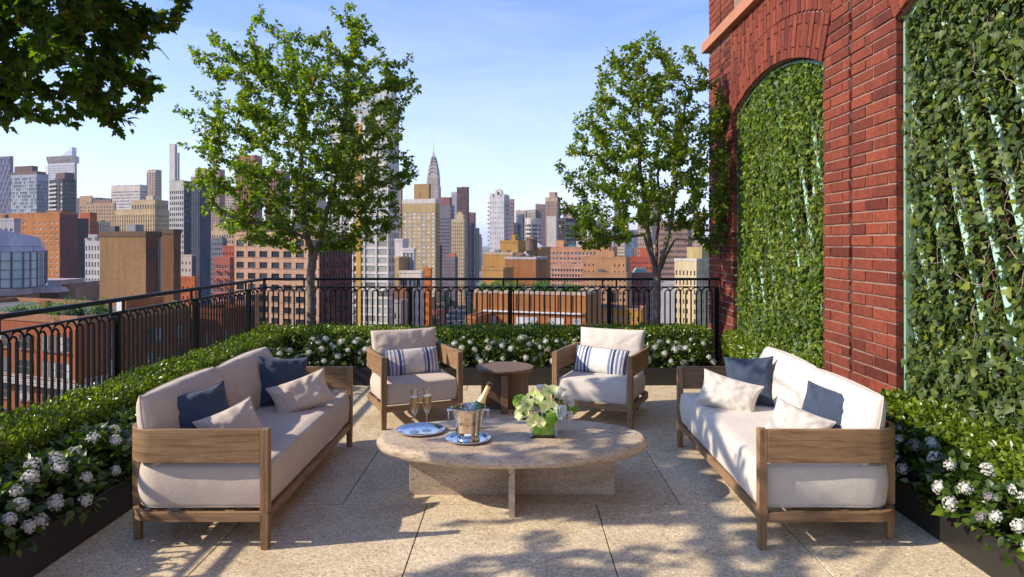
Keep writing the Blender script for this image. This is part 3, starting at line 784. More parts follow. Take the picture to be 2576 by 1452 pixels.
pillow('light_pillow', 'cream lumbar pillow before the blue one, far end of the white sofa', 'pillow', (1.53, 4.93, 0.560), (-0.42, -0.86, 0.40), 0.43, 0.25, 0.14, M_white, 7, -0.22, group=P_)
pillow('navy_pillow', 'blue square pillow at the near end of the white sofa, behind the arm', 'pillow', (1.835, 4.02, 0.620), (-0.74, -0.62, 0.42), 0.37, 0.36, 0.15, M_navy, 8, -0.12, group=P_)
pillow('light_pillow', 'cream pillow leaning on the blue one at the near end of the white sofa', 'pillow', (1.625, 3.975, 0.565), (-0.55, -0.72, 0.52), 0.35, 0.27, 0.15, M_white, 9, -0.30, group=P_)

# ---- round side table
t = thing('side_table', 'round brown teak side table between the two armchairs', 'table', (-0.119, 6.82, 0))
b = MB(); b.lathe([(0.001, 0.375), (0.235, 0.375), (0.262, 0.385), (0.285, 0.402), (0.287, 0.412), (0.284, 0.420), (0.250, 0.421), (0.247, 0.418), (0.244, 0.421), (0.001, 0.421)], 64)
o = b.build('top', M_wood2, t, smooth=30)
o.data.uv_layers[0].data.foreach_set('uv', np.array([(o.data.vertices[l.vertex_index].co.x, o.data.vertices[l.vertex_index].co.y + o.data.vertices[l.vertex_index].co.z) for l in o.data.loops], dtype=np.float32).ravel())
for args in ((-0.236, 0.236, -0.035, 0.035), (-0.035, 0.035, -0.245, -0.0355), (-0.035, 0.035, 0.0355, 0.245)):
    b = MB(); b.box(*args, 0.0, 0.374); o = b.build('leg_panel', M_wood2, t, bevel=0.004)
    o.data.uv_layers[0].data.foreach_set('uv', np.array([(o.data.vertices[l.vertex_index].co.z, sum(o.data.vertices[l.vertex_index].co[:2])) for l in o.data.loops], dtype=np.float32).ravel())

# ---- travertine coffee table
def travertine():
    m, nt, p, o = nodes('travertine'); v = coords(nt, 'Object', (1, 2.2, 5))
    c = ramp(nt, noise_(nt, v, 2.4, 8, 0.6, 0.5), [(0.28, (0.38, 0.28, 0.185)), (0.5, (0.50, 0.395, 0.275)), (0.72, (0.60, 0.50, 0.375))])
    v2 = coords(nt, 'Object', (1, 1.6, 3.0))
    f = noise_(nt, v2, 30, 6, 0.65); c = mul(nt, c, ramp(nt, f, [(0.33, (0.76, 0.72, 0.68)), (0.6, (1.06,) * 3)]))
    pits = noise_(nt, coords(nt, 'Object', (1, 1.4, 2.4)), 44, 4, 0.55, 0.6)
    pm = ramp(nt, pits, [(0.32, (0.25, 0.2, 0.15)), (0.385, (1, 1, 1))]); c = mul(nt, c, pm)
    nt.links.new(c, p.inputs['Base Color']); p.inputs['Roughness'].default_value = 0.62; p.inputs['Specular IOR Level'].default_value = 0.35
    h = N(nt, 'ShaderNodeMath', operation='ADD'); nt.links.new(pm, h.inputs[0]); sc = N(nt, 'ShaderNodeMath', operation='MULTIPLY'); sc.inputs[1].default_value = 0.5
    nt.links.new(f, sc.inputs[0]); nt.links.new(sc.outputs[0], h.inputs[1]); bump(nt, p, h.outputs[0], 0.6, 0.005); return m
M_trav = travertine()
TX, TY, TZ = -0.030, 4.50, 0.385
t = thing('coffee_table', 'oval travertine coffee table with thick rough edge on crossed slab legs', 'table', (TX, TY, 0))
A_, B_ = 0.885, 0.48; prof = []
for i in range(15):
    a = PI / 2 - PI * i / 14; prof.append((-0.034 + 0.034 * math.cos(a), 0.3475 + 0.0375 * math.sin(a)))
nn = 220; vs = []; fs = []
rings = [(-0.25, 0.385), (-0.12, 0.385), (-0.06, 0.385)] + prof + [(-0.10, 0.310), (-0.25, 0.310)]
for ins, z in rings:
    for k in range(nn):
        an = 2 * PI * k / nn; x = (A_ + ins) * math.cos(an); y = (B_ + ins) * math.sin(an)
        if -0.055 < ins and z < 0.384:
            q = Vector((x * 9, y * 9, z * 22)); d = mnoise.noise(q) * 0.006 + mnoise.noise(q * 3) * 0.004 - max(0, mnoise.noise(q * 4.3) - 0.28) * 0.014
            x += math.cos(an) * d; y += math.sin(an) * d; z2 = z + mnoise.noise(q * 2) * 0.003
        else: z2 = z
        vs.append((x, y, z2))
vs += [(0, 0, 0.385), (0, 0, 0.310)]; nr = len(rings)
for i in range(nr - 1):
    for k in range(nn): fs.append((i * nn + k, (i + 1) * nn + k, (i + 1) * nn + (k + 1) % nn, i * nn + (k + 1) % nn))
for k in range(nn): fs.append((nr * nn, k, (k + 1) % nn)); fs.append((nr * nn + 1, (nr - 1) * nn + (k + 1) % nn, (nr - 1) * nn + k))
b = MB(); b.add(vs, fs); b.build('top', M_trav, t, smooth=50)
for args in ((-0.675, 0.675, -0.019, 0.019), (-0.019, 0.019, -0.395, -0.0195), (-0.019, 0.019, 0.0195, 0.395)):
    b = MB(); b.box(*args, 0.0, 0.3095); b.build('leg_slab', M_trav, t, bevel=0.003)

# ---- trays
def tray(label, x, y, r):
    t = thing('serving_tray', label, 'tray', (x, y, TZ), group='round polished trays')
    b = MB(); b.lathe([(0.001, 0.004), (r * 0.72, 0.004), (r * 0.76, 0.005), (r * 0.80, 0.010), (r * 0.93, 0.014), (r * 0.985, 0.016), (r, 0.0175), (r * 1.0, 0.014), (r * 0.97, 0.011), (r * 0.80, 0.006), (r * 0.74, 0.001), (0.001, 0.001)], 72)
    b.build('plate', M_chrome, t, smooth=40)
    b = MB(); n = 84
    for k in range(n):
        a = 2 * PI * k / n; b.ball((r * 0.99 * math.cos(a), r * 0.99 * math.sin(a), 0.017), r * 0.022, 6, 4)
    b.build('beaded_rim', M_chrome, t, smooth=80); return t
tray('round polished tray holding two champagne flutes', -0.644, 4.592, 0.163)
tray('round polished tray under the champagne bucket', -0.312, 4.395, 0.148)

# ---- glass
def glass(name, col=(1, 1, 1), ior=1.45, rough=0.0):
    m, nt, p, o = nodes(name); p.inputs['Base Color'].default_value = (*col, 1); p.inputs['Transmission Weight'].default_value = 1
    p.inputs['IOR'].default_value = ior; p.inputs['Roughness'].default_value = rough
    # let sunlight through instead of casting a solid shade
    lp = nt.nodes.new('ShaderNodeBsdfTransparent'); lp.inputs[0].default_value = (*[c * 0.97 for c in col], 1)
    mxs = nt.nodes.new('ShaderNodeMixShader'); mxs.inputs[0].default_value = 0.45
    nt.links.new(p.outputs[0], mxs.inputs[1]); nt.links.new(lp.outputs[0], mxs.inputs[2]); nt.links.new(mxs.outputs[0], o.inputs[0]); return m
M_glass = glass('clear_glass'); M_wine = glass('champagne', (0.93, 0.74, 0.50), 1.33); M_ice = glass('ice', (0.95, 0.98, 1.0), 1.31, 0.05)
M_foam = simple('foam', (0.8, 0.76, 0.68), 0.6)
def flute(label, x, y):
    t = thing('champagne_flute', label, 'glass', (x, y, TZ + 0.0045), group='champagne flutes on the tray'); t.scale = (1, 1, 1.05)
    H = 0.272; b = MB()
    b.lathe([(0.001, 0.006), (0.008, 0.006), (0.022, 0.0035), (0.033, 0.002), (0.034, 0.0), (0.001, 0.0)], 32); b.build('foot', M_glass, t, smooth=50)
    b = MB(); b.lathe([(0.0035, 0.006), (0.0032, 0.03), (0.003, 0.09), (0.004, 0.104)], 12, cap0=True, cap1=True); b.build('stem', M_glass, t, smooth=60)
    outer = [(0.004, 0.104), (0.011, 0.113), (0.021, 0.131), (0.0285, 0.156), (0.0305, 0.185), (0.0290, 0.222), (0.0255, H)]
    inner = [(r - 0.0012, z) for r, z in outer[::-1]]; inner[-1] = (0.002, 0.107)
    b = MB(); b.lathe(outer + inner, 32); b.build('bowl', M_glass, t, smooth=50)
    b = MB(); b.lathe([(0.001, 0.108)] + [(r - 0.002, z + 0.002) for r, z in outer[1:5]] + [(0.0270, 0.222), (0.001, 0.222)], 32); wn = b.build('champagne', M_wine, t, smooth=50)
    b = MB(); rr = random.Random(x)
    b.lathe([(0.001, 0.2222), (0.0268, 0.2222), (0.0268, 0.2238), (0.001, 0.2238)], 24)
    for k in range(70):
        z = rr.uniform(0.125, 0.22); rm = 0.024 if z > 0.155 else 0.012; a = rr.random() * 6.28; q = rm * math.sqrt(rr.random())
        b.ball((q * math.cos(a), q * math.sin(a), z), rr.uniform(0.0006, 0.0013), 5, 3)
    b.build('bubbles', M_foam, wn, smooth=60)
    return t
flute('left champagne flute, full of bubbly wine', -0.684, 4.56); flute('right champagne flute, full of bubbly wine', -0.606, 4.597)

# ---- ice bucket
BX, BY = -0.312, 4.395; bz = TZ + 0.0045
t = thing('champagne_bucket', 'polished metal champagne bucket with ball handles and engraved lettering', 'bucket', (BX, BY, bz))
b = MB()
b.lathe([(0.001, 0.03), (0.078, 0.03), (0.0785, 0.055), (0.082, 0.09), (0.092, 0.15), (0.103, 0.190), (0.108, 0.198), (0.112, 0.203), (0.1125, 0.207), (0.109, 0.209), (0.104, 0.204), (0.098, 0.19), (0.088, 0.15), (0.078, 0.09), (0.074, 0.04), (0.001, 0.036)], 72)
b.build('bowl', M_bucket, t, smooth=40)
b = MB(); b.lathe([(0.001, 0.0), (0.072, 0.0), (0.0745, 0.004), (0.072, 0.009), (0.0685, 0.013), (0.0735, 0.018), (0.0735, 0.024), (0.070, 0.028), (0.077, 0.034), (0.0805, 0.041), (0.0795, 0.049), (0.0788, 0.0535)], 72)
b.build('foot_rings', M_chrome, t, smooth=30)
for s in (-1, 1):
    b = MB(); b.tube([(s * 0.103, 0, 0.187), (s * 0.112, 0, 0.190), (s * 0.121, 0, 0.186)], [0.009, 0.006, 0.008], 12); b.ball((s * 0.127, 0, 0.186), 0.0115, 16, 10)
    b.tube([(s * 0.127, 0.012 * math.cos(a), 0.157 + 0.024 * math.sin(a)) for a in [2 * PI * i / 18 for i in range(19)]], 0.0028, 8, caps=False)
    b.ball((s * 0.127, 0, 0.133), 0.005, 10, 6); b.build('handle', M_chrome, t, smooth=60)
M_engr = simple('engraved_mark', (0.10, 0.075, 0.05), 0.5, 0.3)
GL = {'W': [(0, 1, .28, 0), (.28, 0, .5, .85), (.5, .85, .72, 0), (.72, 0, 1, 1), (-.1, 1, .14, 1), (.86, 1, 1.1, 1)], 'I': [(.5, 0, .5, 1), (.2, 0, .8, 0), (.2, 1, .8, 1)],
      'L': [(.2, 0, .2, 1), (0, 1, .4, 1), (0, 0, .85, 0), (.85, 0, .85, .25)], 'O': [(.5 + .48 * math.cos(a), .5 + .5 * math.sin(a), .5 + .48 * math.cos(a + .52), .5 + .5 * math.sin(a + .52)) for a in [i * .52 for i in range(12)]]}
b = MB(); word = 'WILLOW'; wid = {'W': .0185, 'I': .009, 'L': .012, 'O': .0155}; tot = sum(wid[c] for c in word) + .0042 * 5; px_ = -tot / 2
hl = 0.0165; zb = 0.106
def on_bowl(u, z):
    r = 0.0775 + (z - 0.055) / 0.135 * 0.0245 * 0.93 + 0.0022; a = u / 0.087 - PI / 2; return Vector((r * math.cos(a), r * math.sin(a), z))
for c in word:
    for x0, y0, x1, y1 in GL[c]:
        lw = 0.0012 if abs(y0 - y1) > 0.1 else 0.0008
        b.tube([on_bowl(px_ + x0 * wid[c], zb + y0 * hl), on_bowl(px_ + (x0 + x1) / 2 * wid[c], zb + (y0 + y1) / 2 * hl), on_bowl(px_ + x1 * wid[c], zb + y1 * hl)], lw, 4)
    px_ += wid[c] + .0042
b.tube([on_bowl(u, zb - 0.009) for u in (-.012, -.006, 0, .006, .012)], 0.0006, 4); b.build('lettering', M_engr, t)
# ice
rr = random.Random(4)
for k, (x, y, z, s) in enumerate(((-0.045, -0.03, 0.192, 0.017), (-0.015, -0.045, 0.190, 0.016), (-0.065, 0.012, 0.190, 0.017), (-0.02, 0.0, 0.196, 0.016), (0.02, -0.055, 0.186, 0.015), (-0.03, 0.05, 0.190, 0.017), (0.01, 0.058, 0.188, 0.015), (0.055, -0.03, 0.184, 0.014))):
    b = MB(); M = Matrix.Rotation(rr.random() * 3, 4, (rr.random(), rr.random(), 1)); b.box(-s, s, -s, s, -s, s, M=M)
    o = b.build('ice_cube', M_ice, bevel=0.004); o.location = (BX + x, BY + y, bz + z); tag(o, 'clear ice cube in the champagne bucket', 'ice cube', 'ice cubes in the champagne bucket')
# ---- bottle
M_bottle = glass('green_bottle_glass', (0.02, 0.10, 0.025), 1.5); 
m, nt, p, o = nodes('dark_green_glass'); p.inputs['Base Color'].default_value = (0.012, 0.055, 0.012, 1); p.inputs['Roughness'].default_value = 0.06; p.inputs['Coat Weight'].default_value = 1.0; M_bottle = m
M_gold = simple('gold_foil', (0.88, 0.62, 0.27), 0.33, 0.65, 0.10, 20, 60, 0.5, 0.003)
tip = Vector((-0.172, 4.40, 0.750)); basep = Vector((-0.300, 4.395, 0.475)); ax = (tip - basep).normalized(); Lb = 0.30
t = thing('champagne_bottle', 'green champagne bottle with gold foil neck leaning in the metal bucket', 'bottle', tip - ax * Lb)
Mq = ax.to_track_quat('Z', 'Y').to_matrix().to_4x4()
b = MB(); b.lathe([(0.001, 0.0), (0.038, 0.0), (0.0425, 0.006), (0.0430, 0.09), (0.0425, 0.112), (0.038, 0.140), (0.029, 0.168), (0.0215, 0.188)], 40, M=Mq); b.build('glass_body', M_bottle, t, smooth=60)
b = MB(); b.lathe([(0.0305, 0.166), (0.0225, 0.189), (0.0180, 0.215), (0.0160, 0.262), (0.0165, 0.276), (0.0165, 0.281)], 40, M=Mq); b.build('foil', M_gold, t, smooth=60)
b = MB(); b.lathe([(0.0165, 0.279), (0.0185, 0.281), (0.0185, 0.289), (0.0165, 0.291), (0.0168, 0.299), (0.012, 0.300), (0.001, 0.299)], 32, M=Mq); b.build('lip', simple('dark_lip', (0.10, 0.07, 0.03), 0.3, 0.7), t, smooth=35)

# ---- vase and bouquet
VX, VY = 0.176, 4.515
t = thing('glass_vase', 'square clear glass vase lined with green leaf, on the travertine table', 'vase', (VX, VY, TZ))
h_ = 0.088
b = MB(); b.box(-h_, h_, -h_, -h_ + .006, 0.012, 0.132); b.box(-h_, h_, h_ - .006, h_, 0.012, 0.132); b.box(-h_, -h_ + .006, -h_ + .006, h_ - .006, 0.012, 0.132); b.box(h_ - .006, h_, -h_ + .006, h_ - .006, 0.012, 0.132); b.box(-h_, h_, -h_, h_, 0.0, 0.012)
b.build('glass', M_glass, t, bevel=0.002)
M_liner = simple('leaf_liner', (0.15, 0.33, 0.018), 0.25, 0, 0.45, 26, 30, 0.3, 0.004)
q = h_ - 0.019; b = MB(); b.prism(rrect(-q, q, -q, q, (0.012,) * 4, 5), 0.016, 0.122); b.build('leaf_liner', M_liner, t, smooth=40)
t = thing('bouquet', 'bouquet of green orchids, white roses and green viburnum in the glass vase', 'flowers', (VX, VY, TZ + 0.122)); t.scale = (1.13, 1.1, 1.13)
def petal_mat(name, c0, c1, tr):
    m, nt, p, o = nodes(name); c = ramp(nt, noise_(nt, coords(nt), 30, 3), [(0.35, c0), (0.65, c1)])
    nt.links.new(c, p.inputs['Base Color']); p.inputs['Roughness'].default_value = 0.5
    tl = nt.nodes.new('ShaderNodeBsdfTranslucent'); tl.inputs[0].default_value = (*tr, 1); ms = nt.nodes.new('ShaderNodeMixShader'); ms.inputs[0].default_value = 0.3
    nt.links.new(p.outputs[0], ms.inputs[1]); nt.links.new(tl.outputs[0], ms.inputs[2]); nt.links.new(ms.outputs[0], o.inputs[0]); return m
M_orch = petal_mat('orchid_petal', (0.74, 0.82, 0.20), (0.94, 0.95, 0.55), (0.85, 0.92, 0.25)); M_lip = simple('orchid_lip', (0.75, 0.62, 0.38), 0.5)
M_rose = petal_mat('rose_petal', (0.84, 0.82, 0.72), (0.92, 0.91, 0.84), (0.9, 0.88, 0.75)); M_hyd = petal_mat('pale_blue_petal', (0.70, 0.76, 0.74), (0.86, 0.89, 0.86), (0.8, 0.85, 0.8))
M_vib = petal_mat('green_floret', (0.22, 0.42, 0.02), (0.38, 0.62, 0.05), (0.35, 0.6, 0.04))
def petal(b, M, w_, l_, cup, mat=0, n=6, edge=0.0):
    vs = []; 
    for i in range(n + 1):
        v = i / n; wv = w_ * math.sin(PI * (0.12 + 0.86 * v)) ** 0.75
        for j in range(5):
            u = -1 + j / 2; vs.append(M @ Vector((u * wv / 2, v * l_, cup * v * v * l_ + 0.12 * w_ * u * u + edge * math.sin(u * 5 + v * 7) * w_)))
    fs = [(i * 5 + j, i * 5 + j + 1, (i + 1) * 5 + j + 1, (i + 1) * 5 + j) for i in range(n) for j in range(4)]
    b.add(vs, fs, mat)
def bloom_frame(c, d, roll): 
    M = Vector(d).normalized().to_track_quat('Z', 'Y').to_matrix().to_4x4() @ Matrix.Rotation(roll, 4, 'Z'); M.translation = Vector(c); return M
def orchid(c, d, roll=0.0, s=0.05):
    b = MB(); M = bloom_frame(c, d, roll)
    for a in (0, 2 * PI / 3, 4 * PI / 3): petal(b, M @ Matrix.Rotation(a, 4, 'Z'), s * 0.70, s * 1.0, 0.06)
    for a in (PI / 2 - .05, -PI / 2 + .05): petal(b, M @ Matrix.Rotation(a, 4, 'Z') @ Matrix.Translation((0, 0, 0.002)), s * 1.12, s * 1.02, 0.10, edge=0.02)
    for a in (PI - .4, PI + .4, PI): petal(b, M @ Matrix.Rotation(a, 4, 'Z') @ Matrix.Rotation(0.8, 4, 'X'), s * 0.30, s * 0.46, 0.6, mat=1)
    b.ball(M @ Vector((0, 0, s * 0.14)), s * 0.10, 8, 6, 1)
    b.build('orchid', [M_orch, M_lip], t, smooth=70)
def rose(c, d, s=0.034, mat=None):
    b = MB(); M = bloom_frame(c, d, rnd.random() * 6)
    for k in range(16):
        r = k / 16; a = k * 2.4; tilt = 1.45 - 1.0 * r
        petal(b, M @ Matrix.Rotation(a, 4, 'Z') @ Matrix.Translation((0, s * 0.15 * r, s * 0.1)) @ Matrix.Rotation(tilt, 4, 'X'), s * (0.7 + 0.5 * r), s * (1.0 + .1 * r), -0.35 + 0.5 * r, n=4, edge=0.03)
    b.build('rose', mat or M_rose, t, smooth=70)
def viburnum(c, r):
    b = MB(); n = 90
    for k in range(n):
        z = 1 - 2 * (k + .5) / n; a = k * 2.39996; q = math.sqrt(1 - z * z); d = Vector((q * math.cos(a), q * math.sin(a), z)); M = bloom_frame(Vector(c) + d * r * rnd.uniform(.86, 1.02), d, rnd.random() * 6)
        for j in range(4): petal(b, M @ Matrix.Rotation(j * PI / 2, 4, 'Z'), r * 0.26, r * 0.22, 0.3, n=2)
    b.ball(c, r * 0.82, 10, 8); b.build('green_viburnum', M_vib, t, smooth=50)
for c, d, ro in (((-.055, -.055, .115), (-.25, -1, .35), .1), ((.025, -.085, .075), (.2, -1, .25), -.15), ((-.105, -.055, .075), (-.5, -1, .2), .3), ((-.12, -.04, .03), (-.7, -1, .05), .5), ((-.045, -.105, -.005), (-.1, -1, -.1), 0.0), ((.03, -.02, .145), (.1, -.7, .8), .4)): orchid(c, d, ro, 0.057)
for c, d in (((.085, -.04, .125), (.3, -.8, .5)), ((.12, -.03, .10), (.7, -.6, .4)), ((.14, -.02, .075), (.9, -.5, .2)), ((.13, -.065, .02), (.6, -.8, .0)), ((.10, .03, .13), (.4, .2, 1)), ((-.01, .07, .13), (0, .6, .8))): rose(c, d, 0.036)
rose((.085, -.08, .045), (.4, -1, .2), 0.046, M_hyd)
viburnum((-.135, -.005, .085), 0.042); viburnum((.04, -.105, .01), 0.036); viburnum((.165, .0, .04), 0.035); viburnum((-.02, .10, .07), 0.04)
M_bleaf = leaf_mat('bouquet_leaf', [(0, (0.012, 0.04, 0.008)), (1, (0.035, 0.09, 0.015))], (0.1, 0.2, 0.03), 0.2)
rs = np.random.RandomState(2); n = 70; a = rs.rand(n) * 2 * PI; z = rs.uniform(-.02, .12, n); r = 0.10 * np.sqrt(np.clip(1 - ((z - .04) / .12) ** 2, .05, 1)); P = np.stack([r * np.cos(a) * 1.15, r * np.sin(a) * .8, z], 1)
leaf_cloud('foliage', P, P + rs.normal(0, .05, (n, 3)) + [0, 0, .02], np.stack([np.cos(a), np.sin(a), np.full(n, .6)], 1), rs.uniform(.026, .042, n), BROAD, M_bleaf, t)
# ================================================================ hedges and flowering shrubs
M_hedge = leaf_mat('hedge_leaf', [(0, (0.052, 0.085, 0.008)), (0.45, (0.115, 0.170, 0.013)), (0.85, (0.195, 0.255, 0.018)), (1, (0.30, 0.35, 0.035))], (0.25, 0.29, 0.012), 0.28, 0.32, 0.6)
M_shrub = leaf_mat('shrub_leaf', [(0, (0.026, 0.052, 0.008)), (0.6, (0.060, 0.104, 0.012)), (1, (0.14, 0.20, 0.018))], (0.17, 0.23, 0.012), 0.25, 0.33, 0.6)
M_twig = simple('twig', (0.07, 0.045, 0.03), 0.9)
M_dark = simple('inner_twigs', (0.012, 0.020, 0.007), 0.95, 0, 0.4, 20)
def hedge(label, x0, x1, y0, y1, h, dens, seed, size=(0.020, 0.034), zb=0.17, clump=0.035):
    t = thing('hedge', label, 'hedge', ((x0 + x1) / 2, (y0 + y1) / 2, zb), group='clipped hedges round the terrace')
    hx, hy = (x1 - x0) / 2, (y1 - y0) / 2; H = h - zb; rs = np.random.RandomState(seed)
    def lump(x, y, z): return clump * mnoise.noise(Vector((x * 2.7, y * 2.7, z * 3.4 + seed))) + clump * 0.5 * mnoise.noise(Vector((x * 8, y * 8, z * 8 + seed)))
    # dark twiggy core
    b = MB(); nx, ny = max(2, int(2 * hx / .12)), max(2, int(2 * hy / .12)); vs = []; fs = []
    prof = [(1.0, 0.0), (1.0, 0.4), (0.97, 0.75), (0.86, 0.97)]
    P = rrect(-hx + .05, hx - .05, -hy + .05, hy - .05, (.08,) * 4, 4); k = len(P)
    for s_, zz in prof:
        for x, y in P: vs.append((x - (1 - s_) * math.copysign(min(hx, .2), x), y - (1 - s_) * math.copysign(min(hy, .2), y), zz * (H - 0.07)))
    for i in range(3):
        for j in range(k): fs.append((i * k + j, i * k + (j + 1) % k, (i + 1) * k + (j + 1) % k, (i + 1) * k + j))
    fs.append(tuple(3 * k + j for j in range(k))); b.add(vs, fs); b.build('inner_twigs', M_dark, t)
    # leaves over a rounded box surface: top, two long sides, two ends
    A = [('t', 4 * hx * hy), ('l', 2 * hy * H), ('r', 2 * hy * H), ('f', 2 * hx * H), ('b', 2 * hx * H)]
    Ps, Ns = [], []
    for nm, ar in A:
        n = int(ar * dens)
        u = rs.uniform(-1, 1, n); v = rs.uniform(0 if nm != 't' else -1, 1, n); dep = rs.rand(n) ** 1.6 * 0.075 - 0.012
        for uu, vv, dd in zip(u, v, dep):
            if nm == 't': p = [uu * hx, vv * hy, H]; nn = [0, 0, 1]
            elif nm == 'l': p = [-hx, uu * hy, vv * H]; nn = [-1, 0, 0.15]
            elif nm == 'r': p = [hx, uu * hy, vv * H]; nn = [1, 0, 0.15]
            elif nm == 'f': p = [uu * hx, -hy, vv * H]; nn = [0, -1, 0.15]
            else: p = [uu * hx, hy, vv * H]; nn = [0, 1, 0.15]
            e = 0.07  # round the shoulders
            cx = max(-hx + e, min(hx - e, p[0])); cy = max(-hy + e, min(hy - e, p[1])); cz = min(H - e, p[2])
            d = Vector((p[0] - cx, p[1] - cy, p[2] - cz)); 
            if d.length > 1e-5: d.normalize(); p = [cx + d.x * e, cy + d.y * e, cz + d.z * e]; nn = d
            q = lump(p[0], p[1], p[2]) - dd; Ps.append([p[0] + nn[0] * q, p[1] + nn[1] * q, p[2] + nn[2] * q]); Ns.append(list(nn))
    Ps = np.array(Ps); Ns = np.array(Ns); n = len(Ps)
    sprig = rs.rand(n) < 0.03; Ps[sprig] += Ns[sprig] * rs.uniform(0.01, 0.05, (sprig.sum(), 1))
    D = Ns * 0.7 + rs.normal(0, 0.75, (n, 3)) + [0, 0, 0.45]; U = Ns + rs.normal(0, 0.55, (n, 3)) + [0, 0, .3]
    leaf_cloud('leaves', Ps, D, U, rs.uniform(size[0], size[1], n), OVATE, M_hedge, t)
    return t
hedge('clipped green hedge along the left iron railing', -3.31, -2.86, 0.6, 8.42, 0.53, 5600, 1, (0.024, 0.042))
hedge('clipped green hedge along the back railing, behind the white flowers', -3.3, 2.40, 8.42, 8.93, 0.575, 4200, 2, (0.026, 0.044))
hedge('loose green hedge under the far ivy arch, beside the brick pier', 2.54, 2.74, 5.95, 8.40, 0.56, 5200, 3, (0.026, 0.046), clump=0.07)
hedge('loose green hedge under the near ivy arch at the right edge', 2.56, 2.745, 0.8, 4.82, 0.60, 6500, 4, (0.030, 0.050), clump=0.06)

# one flowering shrub variants: foliage and separate flower heads
M_floret = petal_mat('white_floret', (0.74, 0.74, 0.68), (0.88, 0.87, 0.80), (0.75, 0.75, 0.65))
M_fading = petal_mat('faded_floret', (0.30, 0.27, 0.26), (0.46, 0.43, 0.42), (0.3, 0.28, 0.26))
def head_mesh(seed, r, mat):
    rs = np.random.RandomState(seed); n = 150; P = []; D = []; U = []
    b = MB()
    cl = []
    for k in range(24):
        z = 1 - 1.45 * (k + .5) / 24; a = k * 2.39996 + seed; q = math.sqrt(max(0, 1 - z * z)); cl.append(Vector((q * math.cos(a), q * math.sin(a), z * 0.86)) * r * rs.uniform(.86, 1.08))
    for c in cl:
        for j in range(7):
            d = c.normalized(); o_ = Vector(rs.normal(0, 1, 3)); o_ = (o_ - d * o_.dot(d)).normalized() * r * rs.uniform(.04, .24)
            p = c + o_ + d * rs.uniform(-.10, .12) * r; s_ = r * 0.16; ax_ = (d + Vector(rs.normal(0, .35, 3))).normalized(); M = ax_.to_track_quat('Z', 'Y').to_matrix().to_4x4() @ Matrix.Rotation(rs.rand() * 6, 4, 'Z'); M.translation = p
            for i in range(4):
                Mi = M @ Matrix.Rotation(i * PI / 2, 4, 'Z'); b.add([Mi @ Vector(v) for v in ((0, 0, 0), (-s_ * .4, s_ * .6, s_ * .12), (0, s_ * 1.05, s_ * .2), (s_ * .4, s_ * .6, s_ * .12))], [(0, 1, 2, 3)])
    core = MB(); b.ball((0, 0, -0.05 * r), r * 0.66, 8, 6, 0, (1, 1, .85))
    me_o = b.build('flower_head', [mat]); me = me_o.data; bpy.data.objects.remove(me_o); return me
HEADS = [head_mesh(s, 0.041, M_floret) for s in range(3)]; HEAD_F = head_mesh(9, 0.038, M_fading)
ORD = ['first', 'second', 'third', 'fourth', 'fifth', 'sixth', 'seventh', 'eighth', 'ninth', 'tenth', 'eleventh', 'twelfth', 'thirteenth', 'fourteenth', 'fifteenth', 'sixteenth']
def shrub(label, x, y, wx, wy, h, seed, nleaf, face, nheads, lsize=(0.04, 0.066), hs=1.0, group=''):
    """face: direction the bed is seen from (unit x,y)"""
    rs = np.random.RandomState(seed); t = thing('flowering_shrub', label, 'shrub', (x, y, 0.17), group=group)
    H = h - 0.17; P = []; Nn = []
    fx, fy = face
    for k in range(nleaf):
        a = rs.rand() * 2 * PI; u = rs.rand(); s_ = math.cos(u * PI / 2) ** .7; zz = math.sin(u * PI / 2)
        p = Vector((wx / 2 * s_ * math.cos(a), wy / 2 * s_ * math.sin(a), zz * H)); nn = Vector((math.cos(a) * s_ + fx * .3, math.sin(a) * s_ + fy * .3, zz + .25)).normalized()
        dd = rs.rand() ** 1.4 * 0.09 - 0.015; p -= nn * dd; P.append(p); Nn.append(nn)
    P = np.array(P); Nn = np.array(Nn); n = len(P)
    D = Nn * .8 + rs.normal(0, .55, (n, 3)) + [0, 0, -.15]; U = Nn * .5 + [0, 0, .9] + rs.normal(0, .3, (n, 3))
    leaf_cloud('foliage', P, D, U, rs.uniform(*lsize, n), BROAD, M_shrub, t)
    b = MB()
    for k in range(5):
        a = rs.rand() * 6.28; b.tube([(0, 0, 0), (.04 * math.cos(a), .04 * math.sin(a), H * .5), (wx * .25 * math.cos(a), wy * .25 * math.sin(a), H * .9)], [.005, .004, .002], 5)
    b.build('stems', M_twig, t)
    base = math.atan2(fy, fx); used = []; k = 0; tries = 0
    while k < nheads and tries < 200:
        tries += 1
        a = base + rs.uniform(-1.2, 1.2) if rs.rand() < .8 else rs.rand() * 6.28; u = rs.uniform(.12, .95); s_ = math.cos(u * PI / 2) ** .7; zz = math.sin(u * PI / 2)
        pos = Vector((wx / 2 * s_ * math.cos(a) * 1.04, wy / 2 * s_ * math.sin(a) * 1.04, zz * H + .012))
        if any((pos - u_).length < .092 for u_ in used): continue
        used.append(pos); k += 1
        me = HEAD_F if rs.rand() < .10 else HEADS[rs.randint(3)]
        o = bpy.data.objects.new('flower_head', me); COL.objects.link(o); o.parent = t
        o.location = (wx / 2 * s_ * math.cos(a) * 1.04, wy / 2 * s_ * math.sin(a) * 1.04, zz * H * 1.0 + .012)
        o.rotation_euler = (rs.uniform(-.5, .5) - fy * .6 * 0, rs.uniform(-.3, .3), rs.rand() * 6); sc = rs.uniform(.62, 1.0) * hs
        nn = Vector((s_ * math.cos(a), s_ * math.sin(a), zz + .4)); o.rotation_euler = nn.to_track_quat('Z', 'Y').to_euler(); o.scale = (sc,) * 3
    return t
